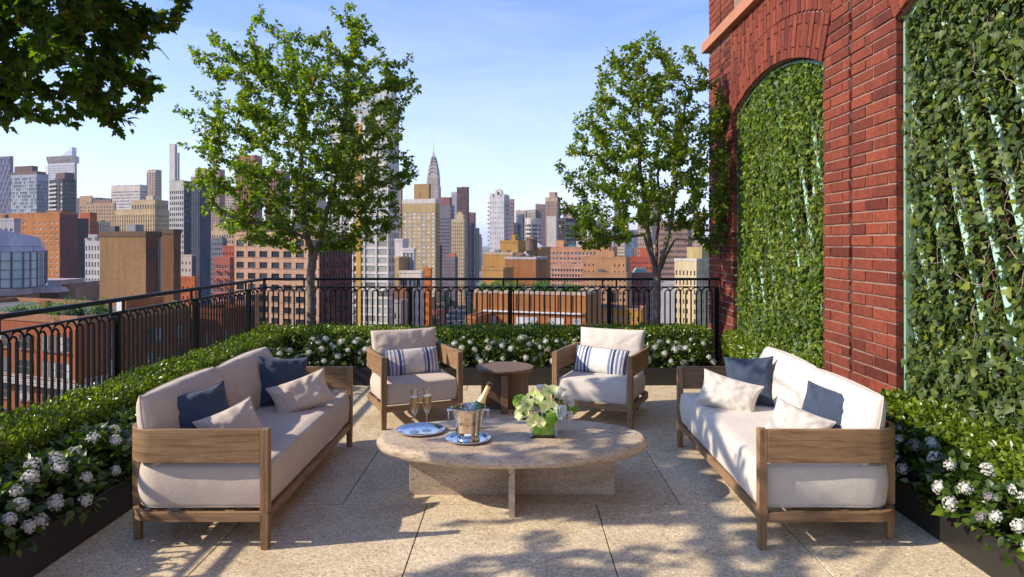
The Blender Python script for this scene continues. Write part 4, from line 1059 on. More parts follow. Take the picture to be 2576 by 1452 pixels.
# left bed (nearest first), back bed (left to right), right bed (nearest first)
for k in range(13):
    y = 1.9 + k * 0.47
    shrub('white flowering shrub in the left planter, %s from the near end' % ORD[k], -2.63 + rnd.uniform(-.02, .02), y, 0.50, 0.58, 0.44 + rnd.uniform(-.02, .03), 20 + k, 620 if k < 10 else 420, (1, -.4), rnd.choice((8, 9, 10)) if k < 7 else 9, group='white flowering shrubs in the left planter')
for k in range(14):
    x = -2.35 + k * 0.345
    shrub('white flowering shrub in the back planter, %s from the left' % ORD[k], x, 8.17, 0.46, 0.44, 0.475 + rnd.uniform(-.03, .03), 50 + k, 430, (0.05, -1), rnd.choice((10, 11, 12)), (0.035, 0.058), 1.0, group='white flowering shrubs in the back planter')
for k in range(12):
    y = 1.9 + k * 0.46
    if y > 7.8: break
    shrub('white flowering shrub in the right planter, %s from the near end' % ORD[k], 2.445, y, 0.32, 0.56, 0.45 + rnd.uniform(-.03, .03), 80 + k, 520, (-1, -.3), rnd.choice((8, 9, 10)), (0.038, 0.062), group='white flowering shrubs in the right planter')

# ================================================================ trees
def in_poly(x, y, P):
    c = False; j = len(P) - 1
    for i in range(len(P)):
        if (P[i][1] > y) != (P[j][1] > y) and x < (P[j][0] - P[i][0]) * (y - P[i][1]) / (P[j][1] - P[i][1]) + P[i][0]: c = not c
        j = i
    return c
def grow_tree(name, label, base, limbs, crown, yc, depth, n_tip, seed, leaf, lmat, leaf_size, per, r_trunk, group, cat='tree', tips=(), droop=0.0, twig_len=0.34, core=1.0, n_keep=None):
    """limbs: polylines from the fork; crown: outline of the foliage in metres (x,z); tips: extra ends"""
    rs = random.Random(seed); t = thing(name, label, cat, base, group=group); B = Vector(base)
    nodes_ = []; par = []
    def addp(p, pa): nodes_.append(Vector(p)); par.append(pa); return len(nodes_) - 1
    root = addp(B, -1)
    ends = {}
    for li, (start, pts) in enumerate(limbs):
        cur = root if start is None else start if isinstance(start, int) and start == -1 else ends[start]
        for p in pts:
            p = Vector(p); a = nodes_[cur]; k = max(1, int((p - a).length / 0.12)); a = a.copy()
            for q in range(1, k + 1):
                j = Vector((rs.gauss(0, .008), rs.gauss(0, .008), 0)) if q < k else Vector((0, 0, 0)); cur = addp(a.lerp(p, q / k) + j, cur)
        ends[li] = cur
    xs = [p[0] for p in crown]; zs = [p[1] for p in crown]; mx_, mz_ = sum(xs) / len(xs), sum(zs) / len(zs)
    W_, H_ = (max(xs) - min(xs)) / 2, (max(zs) - min(zs)) / 2
    A = []
    while len(A) < n_tip:
        x, z = rs.uniform(min(xs), max(xs)), rs.uniform(min(zs), max(zs))
        if not in_poly(x, z, crown): continue
        q = ((x - mx_) / W_) ** 2 + ((z - mz_) / H_) ** 2
        dy = depth * math.sqrt(max(0.05, 1 - min(q, .97))) * rs.uniform(-1, 1)
        A.append(Vector((x, yc + dy, z)))
    A += [Vector(p) for p in tips]
    tree_nodes = np.array([tuple(p) for p in nodes_])
    fork = nodes_[ends[0]]
    A.sort(key=lambda p: min((p - nodes_[i]).length for i in range(root, len(par), 5)) if False else (p - fork).length)
    arr = [tuple(p) for p in nodes_]; first = max(3, int(len(arr) * 0.0)); gen = [0] * len(arr)
    z_min = min(fork.z - 0.15, 99); term = []
    for p in A:
        T = np.array(arr); d = np.linalg.norm(T - np.array(p), axis=1)
        pen = np.where(T[:, 2] < z_min, 99, 0) + np.maximum(0, T[:, 2] - p.z) * 0.9 * (1 - droop) + 0.02 * np.array(gen)
        i = int(np.argmin(d + pen)); a = Vector(arr[i]); dist = (p - a).length
        if dist < 0.10: continue
        k = max(2, int(dist / 0.10)); cur = i; g0 = gen[i]
        bend = Vector((rs.gauss(0, .1), rs.gauss(0, .1), (-0.16 if droop < .5 else 0.12))) * dist
        for q in range(1, k + 1):
            f = q / k; pt = a.lerp(p, f) + bend * math.sin(PI * f) * 0.7 + Vector((rs.gauss(0, .012), rs.gauss(0, .012), rs.gauss(0, .012)))
            arr.append(tuple(pt)); par.append(cur); gen.append(g0 + 1); cur = len(arr) - 1
        term.append(cur)
    n = len(arr); rad2 = [0.0] * n; kids = [0] * n
    for i in range(n): 
        if par[i] >= 0: kids[par[i]] += 1
    for i in range(n - 1, -1, -1):
        if kids[i] == 0: rad2[i] = 0.0026 ** 2.25
        if par[i] >= 0: rad2[par[i]] += rad2[i] * 1.0
    e = 2.25; r0 = rad2[0] ** (1 / e); sc = r_trunk / r0
    R = [max(0.0022, (v ** (1 / e)) * (1 + (sc - 1) * min(1, (v ** (1 / e)) / r0 * 1.6))) for v in rad2]
    # tubes following the thickest child
    best = {}
    for i in range(n):
        if par[i] >= 0 and (par[i] not in best or rad2[i] > rad2[best[par[i]]]): best[par[i]] = i
    tr = MB(); br = tr
    for i in range(n):
        if i == 0 or best.get(par[i]) != i:
            ch = [par[i]] if i else []; cur = i
            while True:
                ch.append(cur)
                if cur in best: cur = best[cur]
                else: break
            if len(ch) < 2: continue
            pts = [Vector(arr[c]) - B for c in ch]; rr = [R[c] for c in ch]
            if i: rr[0] = min(R[ch[0]], R[ch[1]] * 1.5)
            big = rr[0] > 0.012
            (tr if big else br).tube(pts, rr, 10 if big else 5, caps=False)
    tr.build('trunk', M_bark, t, smooth=60)
    # leaves on the outer lengths
    rn = np.random.RandomState(seed); P = []; D = []
    for c in term:
        L_ = 0; cur = c; segs = []
        while cur > 0 and L_ < twig_len and par[cur] >= 0:
            a, b_ = Vector(arr[par[cur]]), Vector(arr[cur]); segs.append((a, b_)); L_ += (b_ - a).length; cur = par[cur]
        for q in range(per):
            a, b_ = segs[int(len(segs) * rn.rand() ** 1.25) if rn.rand() < .9 else 0]; dr = (b_ - a).normalized(); o_ = Vector(rn.normal(0, 1, 3)).normalized()
            p = a.lerp(b_, rn.rand()) + o_ * rn.uniform(0.004, 0.045); P.append(tuple(p - B)); D.append(tuple(dr * 0.6 + o_ * .9 + Vector((0, 0, -.15))))
    n_ = len(P); P = np.array(P); D = np.array(D)
    U = rn.normal(0, .6, (n_, 3)) + [-.25, -.1, .75]
    leaf_cloud('crown', P, D, U, rn.uniform(*leaf_size, n_), leaf, lmat, t)
    return t
M_leafA = leaf_mat('tree_leaf', [(0, (0.058, 0.096, 0.009)), (0.5, (0.118, 0.172, 0.013)), (0.88, (0.20, 0.255, 0.018)), (0.96, (0.22, 0.24, 0.03)), (1, (0.20, 0.09, 0.03))], (0.26, 0.31, 0.012), 0.42, 0.36, 0.5)
M_leafC = leaf_mat('maple_leaf', [(0, (0.034, 0.066, 0.006)), (0.6, (0.066, 0.115, 0.009)), (0.97, (0.13, 0.18, 0.014)), (1, (0.24, 0.14, 0.02))], (0.17, 0.24, 0.008), 0.5, 0.45, 0.4)
def to_xz(P, Y): return [(wp(px, py, Y).x, wp(px, py, Y).z) for px, py in P]
Yt = 8.78
c1 = [(456, 293), (500, 270), (545, 285), (518, 239), (540, 200), (510, 140), (547, 92), (590, 125), (633, 112), (673, 62), (705, 52), (740, 110), (793, 86), (815, 130), (845, 92), (875, 0), (925, 40), (957, 106), (965, 160), (992, 150), (1028, 134), (1057, 222), (1003, 240), (1003, 380), (1028, 388), (1050, 439), (1002, 480), (1003, 575), (930, 618), (850, 640), (820, 600), (760, 590), (735, 645), (690, 620), (611, 612), (560, 580), (535, 545), (520, 490), (487, 461), (491, 422), (530, 430), (525, 350), (545, 320)]
W1 = lambda px, py, dy=0.0: tuple(wp(px, py, Yt + dy))
tips1 = [W1(*p) for p in ((458, 292), (474, 300), (516, 240), (512, 138), (547, 95), (673, 62), (700, 53), (793, 89), (875, 3), (872, 22), (868, 45), (957, 106), (1030, 138), (1056, 222), (1050, 236), (1028, 392), (1048, 438), (488, 461), (491, 425), (500, 445), (527, 352), (1000, 572), (940, 90), (905, 45))]
limbs1 = [(None, [W1(782, 800), W1(781, 700), W1(786, 655)]), (0, [W1(783, 620), W1(768, 570, .05), W1(762, 470, .1), W1(757, 350, .05), W1(755, 260)]), (0, [W1(800, 620, -.05), W1(815, 560, -.1), W1(850, 430, -.15), W1(868, 300, -.1), W1(880, 150, -.05)]),
          (1, [W1(745, 200)]), (0, [W1(770, 600, -.15), W1(690, 560, -.3), W1(600, 560, -.4), W1(555, 530, -.4)]), (0, [W1(830, 600, .2), W1(900, 590, .25), W1(980, 575, .2)])]
grow_tree('young_tree', 'tall young tree with a wide airy crown in the left half of the back planter', W1(783, 900), limbs1, to_xz(c1, Yt), Yt, 1.15, 1150, 5, BROAD, M_leafA, (0.027, 0.056), 46, 0.052, 'two young trees in the back planter', tips=tips1)
c2 = [(1633, 85), (1660, 120), (1733, 120), (1776, 180), (1812, 212), (1852, 248), (1815, 345), (1852, 430), (1868, 540), (1874, 600), (1800, 632), (1745, 600), (1700, 560), (1640, 548), (1570, 585), (1540, 612), (1478, 622), (1427, 590), (1395, 568), (1411, 508), (1440, 500), (1399, 401), (1455, 417), (1480, 400), (1427, 369), (1447, 286), (1482, 274), (1502, 170), (1526, 120), (1590, 105)]
W2 = lambda px, py, dy=0.0: tuple(wp(px, py, Yt + dy))
tips2 = [W2(*p) for p in ((1634, 86), (1640, 100), (1733, 122), (1526, 122), (1590, 107), (1502, 172), (1448, 288), (1482, 275), (1428, 368), (1400, 402), (1408, 420), (1412, 508), (1396, 568), (1428, 588), (1478, 620), (1868, 545), (1872, 600), (1850, 432), (1850, 250), (1800, 632), (1440, 470))]
limbs2 = [(None, [W2(1651, 800), W2(1652, 730), W2(1653, 695)]), (0, [W2(1640, 640), W2(1634, 600), W2(1625, 540, .05), W2(1612, 440, .1), W2(1610, 330, .05), W2(1600, 230)]), (0, [W2(1652, 640, .1), W2(1652, 600, .15), W2(1658, 520, .2), W2(1655, 400, .2), W2(1660, 260, .15)]), (0, [W2(1668, 640, -.1), W2(1680, 600, -.1), W2(1690, 540, -.15), W2(1700, 430, -.15), W2(1712, 330, -.1), W2(1735, 220)]),
          (0, [W2(1620, 590, -.2), W2(1560, 600, -.3), W2(1470, 585, -.35)]), (0, [W2(1700, 600, .1), W2(1790, 605, .0), W2(1850, 600, -.1)])]
grow_tree('young_tree', 'young tree with a rounded crown in the right half of the back planter', W2(1650, 900), limbs2, to_xz(c2, Yt), Yt, 0.85, 900, 8, BROAD, M_leafA, (0.027, 0.058), 38, 0.050, 'two young trees in the back planter', tips=tips2)
# overhanging tree at the left, its trunk outside the picture
Yo = 4.9
c3 = [(455, -40), (465, 15), (430, 30), (390, 0), (375, 50), (355, 105), (325, 165), (335, 195), (330, 255), (320, 285), (280, 315), (265, 265), (230, 265), (205, 240), (178, 262), (160, 305), (140, 270), (108, 250), (105, 210), (78, 255), (26, 290), (-30, 300), (-90, 180), (-420, 90), (-800, 10), (-800, -80), (100, -120), (480, -110)]
W3 = lambda px, py, dy=0.0: tuple(wp(px, py, Yo + dy))
tips3 = [W3(*p) for p in ((286, 332), (275, 300), (300, 322), (330, 308), (168, 322), (160, 308), (480, 20), (470, 36), (445, 50), (405, 66), (368, 204), (362, 268), (28, 306), (5, 318), (110, 262), (60, 290), (400, 110), (384, 120), (455, 5), (205, 268), (180, 275))]
limbs3 = [(None, [(-3.05, 0.75, 1.2), (-3.15, 1.1, 2.2), (-3.3, 1.7, 2.7)]), (0, [(-3.3, 2.8, 3.1), (-3.1, 4.0, 3.35), (-2.75, 4.9, 3.25), (-2.65, 5.2, 3.05)]), (0, [(-3.9, 3.0, 3.2), (-4.1, 4.2, 3.2), (-3.9, 5.2, 2.9)]), (0, [(-3.0, 2.6, 3.2), (-2.6, 3.6, 3.5), (-2.5, 4.6, 3.5)]), (0, [(-3.9, 2.6, 3.2), (-4.2, 3.6, 3.5), (-4.3, 4.8, 3.5)])]
rq = random.Random(31)
while len(tips3) < 105:
    p = (rq.uniform(-5.2, -2.7), rq.uniform(1.9, 4.6), rq.uniform(2.5, 3.45))
    if p[0] / p[1] < -0.86 and (p[1] < 3.3 or p[2] > 3.15): tips3.append(p)
grow_tree('maple_tree', 'dark leafy maple branches overhanging the top left corner', (-3.05, 0.7, 0.1), limbs3, to_xz(c3, Yo), Yo - 0.2, 0.8, 800, 12, MAPLE, M_leafC, (0.040, 0.078), 32, 0.065, None, tips=tips3, droop=0.8, twig_len=0.42)
# ================================================================ the city
GZ = -60.0
def ground_mat():
    m, nt, p, o = nodes('city_ground'); v = coords(nt)
    c = ramp(nt, noise_(nt, v, 0.02, 8, 0.6), [(0.35, (0.06, 0.058, 0.056)), (0.65, (0.16, 0.14, 0.125))])
    nt.links.new(c, p.inputs['Base Color']); p.inputs['Roughness'].default_value = 0.95; return m
mb = MB(); mb.add([(-9000, -600, GZ), (9000, -600, GZ), (9000, 14000, GZ), (-9000, 14000, GZ)], [(0, 1, 2, 3)])
tag(mb.build('ground', ground_mat()), kind='structure')
M_asph = simple('asphalt', (0.055, 0.056, 0.062), 0.85, 0, 0.2, 0.3); M_line = simple('road_paint', (0.6, 0.6, 0.58), 0.7); M_side = simple('sidewalk', (0.22, 0.21, 0.20), 0.9)
AVX, AVS = -18.0, -0.0507     # avenue centre line: x = AVX + AVS*y
def av(y, off): return (AVX + AVS * y + off)
def strip(name, o0, o1, z, mat, y0=330, y1=5200):
    b = MB(); b.add([(av(y0, o0), y0, z), (av(y0, o1), y0, z), (av(y1, o1), y1, z), (av(y1, o0), y1, z)], [(0, 1, 2, 3)]); return tag(b.build(name, mat), kind='structure')
strip('road', -11, 11, GZ + 0.02, M_asph)
for nm, a, b_ in (('pavement_left', -17, -11), ('pavement_right', 11, 16)):
    b = MB(); vs = [(av(y, o), y, z) for z in (GZ, GZ + .14) for y, o in ((330, a), (330, b_), (5200, b_), (5200, a))]
    b.add(vs, [(4, 5, 6, 7), (0, 1, 5, 4), (1, 2, 6, 5), (2, 3, 7, 6), (3, 0, 4, 7)]); tag(b.build('pavement', M_side), kind='structure')
b = MB()
for o in (-7.3, -3.7, 0, 3.7, 7.3):
    for k in range(60):
        y = 400 + k * 14; b.add([(av(y, o - .1), y, GZ + .026), (av(y, o + .1), y, GZ + .026), (av(y + 5, o + .1), y + 5, GZ + .026), (av(y + 5, o - .1), y + 5, GZ + .026)], [(0, 1, 2, 3)])
tag(b.build('road_markings', M_line), kind='structure')

# ---- materials for buildings
_wm = {}
def wallm(col, brick=0.0, nv=0.20):
    key = (tuple(col), brick)
    if key in _wm: return _wm[key]
    lu = sum(col) / 3; col = tuple(max(.008, (lu + (x - lu) * 1.2)) * (0.88 if lu > .15 else 1.0) for x in col)
    m, nt, p, o = nodes('facade'); v = coords(nt)
    c = ramp(nt, noise_(nt, coords(nt, 'Object', (1, 1, .35)), 0.16, 8, 0.62), [(0.3, tuple(x * (1 - nv) for x in col)), (0.7, tuple(min(1, x * (1 + nv)) for x in col))])
    f = noise_(nt, coords(nt, 'Object', (1, 1, .12)), 1.3, 6, 0.7); c = mul(nt, c, ramp(nt, f, [(0.3, (0.76,) * 3), (0.65, (1.08,) * 3)]))
    if brick:
        s = nt.nodes.new('ShaderNodeSeparateXYZ'); nt.links.new(v, s.inputs[0]); ad = N(nt, 'ShaderNodeMath', operation='ADD'); nt.links.new(s.outputs[0], ad.inputs[0]); nt.links.new(s.outputs[1], ad.inputs[1])
        cb = nt.nodes.new('ShaderNodeCombineXYZ'); nt.links.new(ad.outputs[0], cb.inputs[0]); nt.links.new(s.outputs[2], cb.inputs[1])
        br = N(nt, 'ShaderNodeTexBrick', Scale=1.0); br.inputs['Brick Width'].default_value = 0.24 * brick; br.inputs['Row Height'].default_value = 0.075 * brick; br.inputs['Mortar Size'].default_value = 0.008 * brick
        br.inputs['Color1'].default_value = (0.80, 0.78, 0.76, 1); br.inputs['Color2'].default_value = (1.18, 1.14, 1.1, 1); br.inputs['Mortar'].default_value = (0.75, 0.75, 0.75, 1); br.inputs['Bias'].default_value = 0.0
        nt.links.new(cb.outputs[0], br.inputs['Vector']); c = mul(nt, c, br.outputs['Color'])
    nt.links.new(c, p.inputs['Base Color']); p.inputs['Roughness'].default_value = 0.9; p.inputs['Specular IOR Level'].default_value = 0.25
    _wm[key] = m; return m
def paneM(name, dark, light, share, rough=0.12):
    m, nt, p, o = nodes(name); oi = nt.nodes.new('ShaderNodeObjectInfo'); g = nt.nodes.new('ShaderNodeNewGeometry')
    a = N(nt, 'ShaderNodeMath', operation='ADD'); nt.links.new(oi.outputs['Random'], a.inputs[0]); nt.links.new(g.outputs['Random Per Island'], a.inputs[1])
    fr = N(nt, 'ShaderNodeMath', operation='FRACT'); nt.links.new(a.outputs[0], fr.inputs[0])
    c = ramp(nt, fr.outputs[0], [(0, dark), (max(.02, 1 - share - .25), tuple(x * 1.8 for x in dark)), (1 - share, tuple((x + y) / 2 for x, y in zip(dark, light))), (1, light)])
    nt.links.new(c, p.inputs['Base Color']); p.inputs['Roughness'].default_value = rough; p.inputs['Specular IOR Level'].default_value = 0.7; return m
G_dark = paneM('pane_dark', (0.012, 0.016, 0.024), (0.10, 0.12, 0.14), 0.15)
G_mix = paneM('pane_mixed', (0.015, 0.018, 0.024), (0.42, 0.42, 0.38), 0.35, 0.3)
G_pale = paneM('pane_pale', (0.20, 0.22, 0.24), (0.62, 0.64, 0.64), 0.5, 0.3)
G_blue = paneM('pane_blue', (0.05, 0.09, 0.13), (0.22, 0.32, 0.38), 0.3)
G_teal = paneM('pane_teal', (0.16, 0.25, 0.27), (0.42, 0.56, 0.56), 0.5)
G_tower = paneM('pane_tower', (0.03, 0.035, 0.04), (0.50, 0.54, 0.50), 0.72, 0.25)
def glazM(name, c0, c1, sx=1.0, sz=3.0, rough=0.2):
    m, nt, p, o = nodes(name); v = coords(nt, 'Object', (1 / sx, 1 / sx, 1 / sz)); vo = N(nt, 'ShaderNodeTexVoronoi', Scale=1.0); vo.inputs['Randomness'].default_value = 0.0
    nt.links.new(v, vo.inputs['Vector']); s = nt.nodes.new('ShaderNodeSeparateColor'); nt.links.new(vo.outputs['Color'], s.inputs[0])
    nt.links.new(ramp(nt, s.outputs[0], [(0, c0), (0.6, tuple((a * 2 + b) / 3 for a, b in zip(c0, c1))), (1, c1)]), p.inputs['Base Color']); p.inputs['Roughness'].default_value = rough; p.inputs['Specular IOR Level'].default_value = 0.6; return m
Z_dark = glazM('glazing_dark', (0.014, 0.018, 0.026), (0.07, 0.08, 0.09)); Z_mix = glazM('glazing_mixed', (0.014, 0.016, 0.02), (0.17, 0.17, 0.15)); Z_blue = glazM('glazing_blue', (0.06, 0.10, 0.14), (0.20, 0.28, 0.33), 2.0, 3.4, 0.12)
Z_pale = glazM('glazing_pale', (0.22, 0.25, 0.27), (0.50, 0.53, 0.54))
M_fr_w = simple('white_frame', (0.62, 0.62, 0.60), 0.5); M_fr_d = simple('dark_frame', (0.03, 0.028, 0.026), 0.5); M_fr_o = simple('ochre_frame', (0.42, 0.25, 0.10), 0.5); M_roof = simple('roof_felt', (0.105, 0.095, 0.088), 0.9, 0, 0.3, 0.4)
M_metal = simple('roof_metal', (0.19, 0.18, 0.175), 0.5, 0.3)

M_tank = simple('tank_wood', (0.13, 0.085, 0.055), 0.9, 0, 0.35, 2)
def pane_mesh(w_, h_, frame, pane, split):
    b = MB(); e = min(0.09, w_ * .08)
    b.box(-w_ / 2 + .02, w_ / 2 - .02, 0.04, 0.08, 0.02, h_ - .02, 0)
    for x in [(-w_ / 2, -w_ / 2 + e), (w_ / 2 - e, w_ / 2)] + [(-w_ / 2 + w_ * (i + 1) / split - e / 2, -w_ / 2 + w_ * (i + 1) / split + e / 2) for i in range(split - 1)]: b.box(x[0], x[1], 0, 0.03, 0, h_, 1)
    for z in (0, h_ * .5 - e / 2, h_ - e): b.box(-w_ / 2 + e, w_ / 2 - e, 0.004, 0.032, z, z + e, 1)
    b.box(-w_ / 2 - .06, w_ / 2 + .06, -0.22, 0.0, -0.09, 0.0, 1)
    o = b.build('window', [pane, frame]); me = o.data; bpy.data.objects.remove(o); return me

def building(label, x0, xc, x1, ytop, d, wall, front=None, side=None, phi=18, depth=None, brick=0.0, cap=0.0, capm=None, cat='building', group=None, name='apartment_building', roof=(), base=None, side_wall=None, wins=True, zlow=None):
    """corner nearest the camera stands on picture ray xc at distance d; the front runs to ray x0, the right side to ray x1.
    front/side: dict(n=columns, fh=storey, ww, wh, st, glass, frame, split, top)"""
    phi = max(phi, 19)
    a = math.radians(phi); c, s = math.cos(a), math.sin(a); C = Vector(((xc - CX) / F_PX * d, d))
    def run(x, tx, ty): k = (x - CX) / F_PX; return (k * C.y - C.x) / (tx - k * ty)
    L1 = run(x0, -c, s); L2 = run(x1, s, c) if x1 > xc + 0.5 else None
    if depth: L2 = depth
    if x1 <= xc + 6 and x0 > 1290 and not depth: L2 = min(12, L1 * .5)
    if L2 is None or L2 < 0 or L2 > 90: L2 = min(40, max(14, L1 * .8))
    zt = CAM_H - (ytop - CY) / F_PX * d; zb = GZ if base is None else base
    t = thing(name, label, cat, (C.x, C.y, 0), -a, group)
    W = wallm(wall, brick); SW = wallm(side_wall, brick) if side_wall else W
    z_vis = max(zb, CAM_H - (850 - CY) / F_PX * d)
    if zlow is not None: z_vis = zlow
    RC = 0.32                        # depth of the window recess
    has_f, has_s = front is not None, side is not None
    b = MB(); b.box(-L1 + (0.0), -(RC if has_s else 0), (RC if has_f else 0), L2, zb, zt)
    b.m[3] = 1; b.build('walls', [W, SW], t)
    if capm is None: capm = wall
    budget = [100]; pend = []
    def facade(F, L, which):
        n = F['n']; fh = F.get('fh', 3.1); ww = F.get('ww', .5); wh = F.get('wh', .5); gl = F.get('glass'); frm = F.get('frame', M_fr_w); top = F.get('top', 1.6); st = F.get('st', 'punched')
        bay = L / n; w_ = bay * ww; h_ = fh * wh; mat = SW if which == 's' else W; b = MB()
        def B(u0, u1, e0, e1, z0, z1):    # u along the facade, e depth inward
            if which == 'f': b.box(-L + u0, -L + u1, e0, e1, z0, z1)
            else: b.box(-e1, -e0, u0, u1, z0, z1)
        px_w = w_ / d * F_PX; near = wins and px_w > 4.6 and st in ('punched', 'grid')
        zt_ = zt - top; rows = max(1, int((zt_ - z_vis) / fh)); zb_ = zt_ - rows * fh
        u_s = RC if which == 's' and has_f else 0.0
        B(u_s, L, 0.0, RC - .001, zt_, zt); B(u_s, L, 0.0, RC - .001, zb, zb_)
        skip = F.get('skip', ())
        # piers
        edges = [(max(u_s, 0), bay * (1 - ww) / 2)] + [(bay * i + bay * (1 + ww) / 2, bay * (i + 1) + bay * (1 - ww) / 2) for i in range(n - 1)] + [(L - bay * (1 - ww) / 2, L)]
        pd = F.get('proud', 0.0)
        for k, (u0, u1) in enumerate(edges):
            if u1 - u0 > 0.02: B(u0, u1, -pd, RC - .002, zb_, zt_)
        for i in skip: B(bay * i + bay * (1 - ww) / 2, bay * i + bay * (1 + ww) / 2, 0.0, RC - .003, zb_, zt_)
        for r in range(rows):
            z = zt_ - (r + 1) * fh; sp = fh * (1 - wh)
            for i in range(n):
                if i in skip: continue
                u0, u1 = bay * i + bay * (1 - ww) / 2, bay * i + bay * (1 + ww) / 2
                B(u0 - .001, u1 + .001, 0.003 + F.get('sp_in', 0), RC - .004, z, z + sp * .62)
                B(u0 - .001, u1 + .001, 0.003 + F.get('sp_in', 0), RC - .004, z + fh - sp * .38, z + fh)
            if F.get('band'): B(u_s, L, -0.12, -0.002, z + sp * .62 - .12, z + sp * .62)
        if F.get('balc'):
            for r in range(rows):
                z = zt_ - (r + 1) * fh
                for i in F['balc']:
                    u0 = bay * i; b2 = B(u0 + .1, u0 + bay - .1, -1.3, 0, z - .12, z + .05); B(u0 + .1, u0 + bay - .1, -1.3, -1.22, z + .05, z + 1.0)
        b.build('front_lattice' if which == 'f' else 'side_lattice', [mat], t)
        if near:
            me = pane_mesh(w_, h_, frm, gl or G_mix, F.get('split', 1))
            for r in range(rows):
                for i in range(n):
                    if i in skip: continue
                    z = zt_ - (r + 1) * fh + fh * (1 - wh) * .62; u = bay * (i + .5)
                    loc = (-L + u, 0.20, z) if which == 'f' else (-0.20, u, z); pend.append((z, me, loc, 0 if which == 'f' else PI / 2))
        else:
            b = MB()
            if which == 'f': b.box(-L + .1, -(RC + .05), RC - .06, RC - .0045, zb_, zt_)
            else: b.box(-(RC - .0045), -(RC - .06), u_s + .1, L - .1, zb_, zt_)
            b.build('glazing', [F.get('glaz', Z_dark)], t)
    if has_f: facade(front, L1, 'f')
    if has_s: facade(side, L2, 's')
    if not has_f or not has_s:
        pass
    pend.sort(key=lambda q: -q[0])
    for k, (z, me, loc, r) in enumerate(pend[:100]):
        o = bpy.data.objects.new('window', me); COL.objects.link(o); o.parent = t; o.location = loc; o.rotation_euler = (0, 0, r)
    if len(pend) > 100:
        V = []; Fc = []; Mi = []
        for z, me, loc, r in pend[100:]:
            R_ = Matrix.Rotation(r, 4, 'Z'); R_.translation = Vector(loc); bs = len(V); V += [tuple(R_ @ v.co) for v in me.vertices]
            Fc += [tuple(bs + i for i in p.vertices) for p in me.polygons]; Mi += [p.material_index for p in me.polygons]
        m2 = bpy.data.meshes.new('window'); m2.from_pydata(V, [], Fc); [m2.materials.append(x) for x in pend[0][1].materials]; m2.polygons.foreach_set('material_index', Mi); m2.update()
        o = bpy.data.objects.new('window', m2); COL.objects.link(o); o.parent = t; o['kind'] = 'stuff'
    # parapet
    b = MB(); e = 0.12; ph = 0.7 + cap
    b.box(-L1 - e, e, -e, .35, zt + .002 - cap, zt + .7); b.box(-L1 - e, e, L2 - .35, L2 + e, zt + .002 - cap, zt + .7); b.box(-L1 - e, -L1 + .35, .351, L2 - .351, zt + .002 - cap, zt + .7); b.box(-.35, e, .351, L2 - .351, zt + .002 - cap, zt + .7)
    b.build('parapet', [wallm(capm, 0)], t)
    b = MB(); b.box(-L1 + .35, -.35, .35, L2 - .35, zt + .001, zt + .1); b.build('roof', [M_roof], t)
    for rf in roof:   # (u0,u1,v0,v1,h,color) as fractions of the plan
        u0, u1, v0, v1, h, col = rf[:6]
        b = MB(); b.box(-L1 + L1 * u0, -L1 + L1 * u1, L2 * v0, L2 * v1, zt + .05, zt + h); b.build('rooftop_block', [wallm(col)], t)
    if 150 < d < 760 and L1 > 9 and L2 > 8 and random.Random(int(x1 * 3 + d)).random() < .28:
        r1 = random.Random(int(x1)); u, v = -L1 * r1.uniform(.2, .8), L2 * r1.uniform(.3, .6); b = MB()
        for sx in (-1, 1):
            for sy in (-1, 1): b.box(u + sx * 1.1 - .12, u + sx * 1.1 + .12, v + sy * 1.1 - .12, v + sy * 1.1 + .12, zt + .1, zt + 2.4)
        b.lathe([(.01, zt + 2.4), (1.75, zt + 2.4), (1.7, zt + 5.6), (1.95, zt + 5.6), (.05, zt + 7.0)], 12, (u, v, 0)); b.build('water_tank', [M_tank], t)
    # small plant on the roof
    rr = random.Random(int(x0 * 7 + d))
    if L1 > 8:
        for k in range(rr.randint(1, 4) if d < 700 else 1):
            u = -L1 * rr.uniform(.12, .88); v = L2 * rr.uniform(.15, .7); q = rr.uniform(.5, 1.3); b = MB(); b.box(u - q, u + q, v - q * .7, v + q * .7, zt + .1, zt + rr.uniform(1.0, 2.0)); b.build('rooftop_unit', [rr.choice((M_metal, M_roof, W))], t)
    return t, L1, L2, zt
GP = lambda n, ww=.5, wh=.5, fh=3.1, **k: dict(n=n, ww=ww, wh=wh, fh=fh, **k)
TAN = (0.44, 0.285, 0.165); CREAM = (0.54, 0.45, 0.34); BEIGE = (0.46, 0.35, 0.25); WHITE = (0.62, 0.59, 0.56); RED = (0.27, 0.085, 0.05); ORANGE = (0.38, 0.165, 0.068); PINK = (0.50, 0.265, 0.175); MAROON = (0.085, 0.04, 0.045); GREYV = (0.15, 0.135, 0.155); NAVY = (0.035, 0.045, 0.07); BROWN = (0.20, 0.12, 0.085)

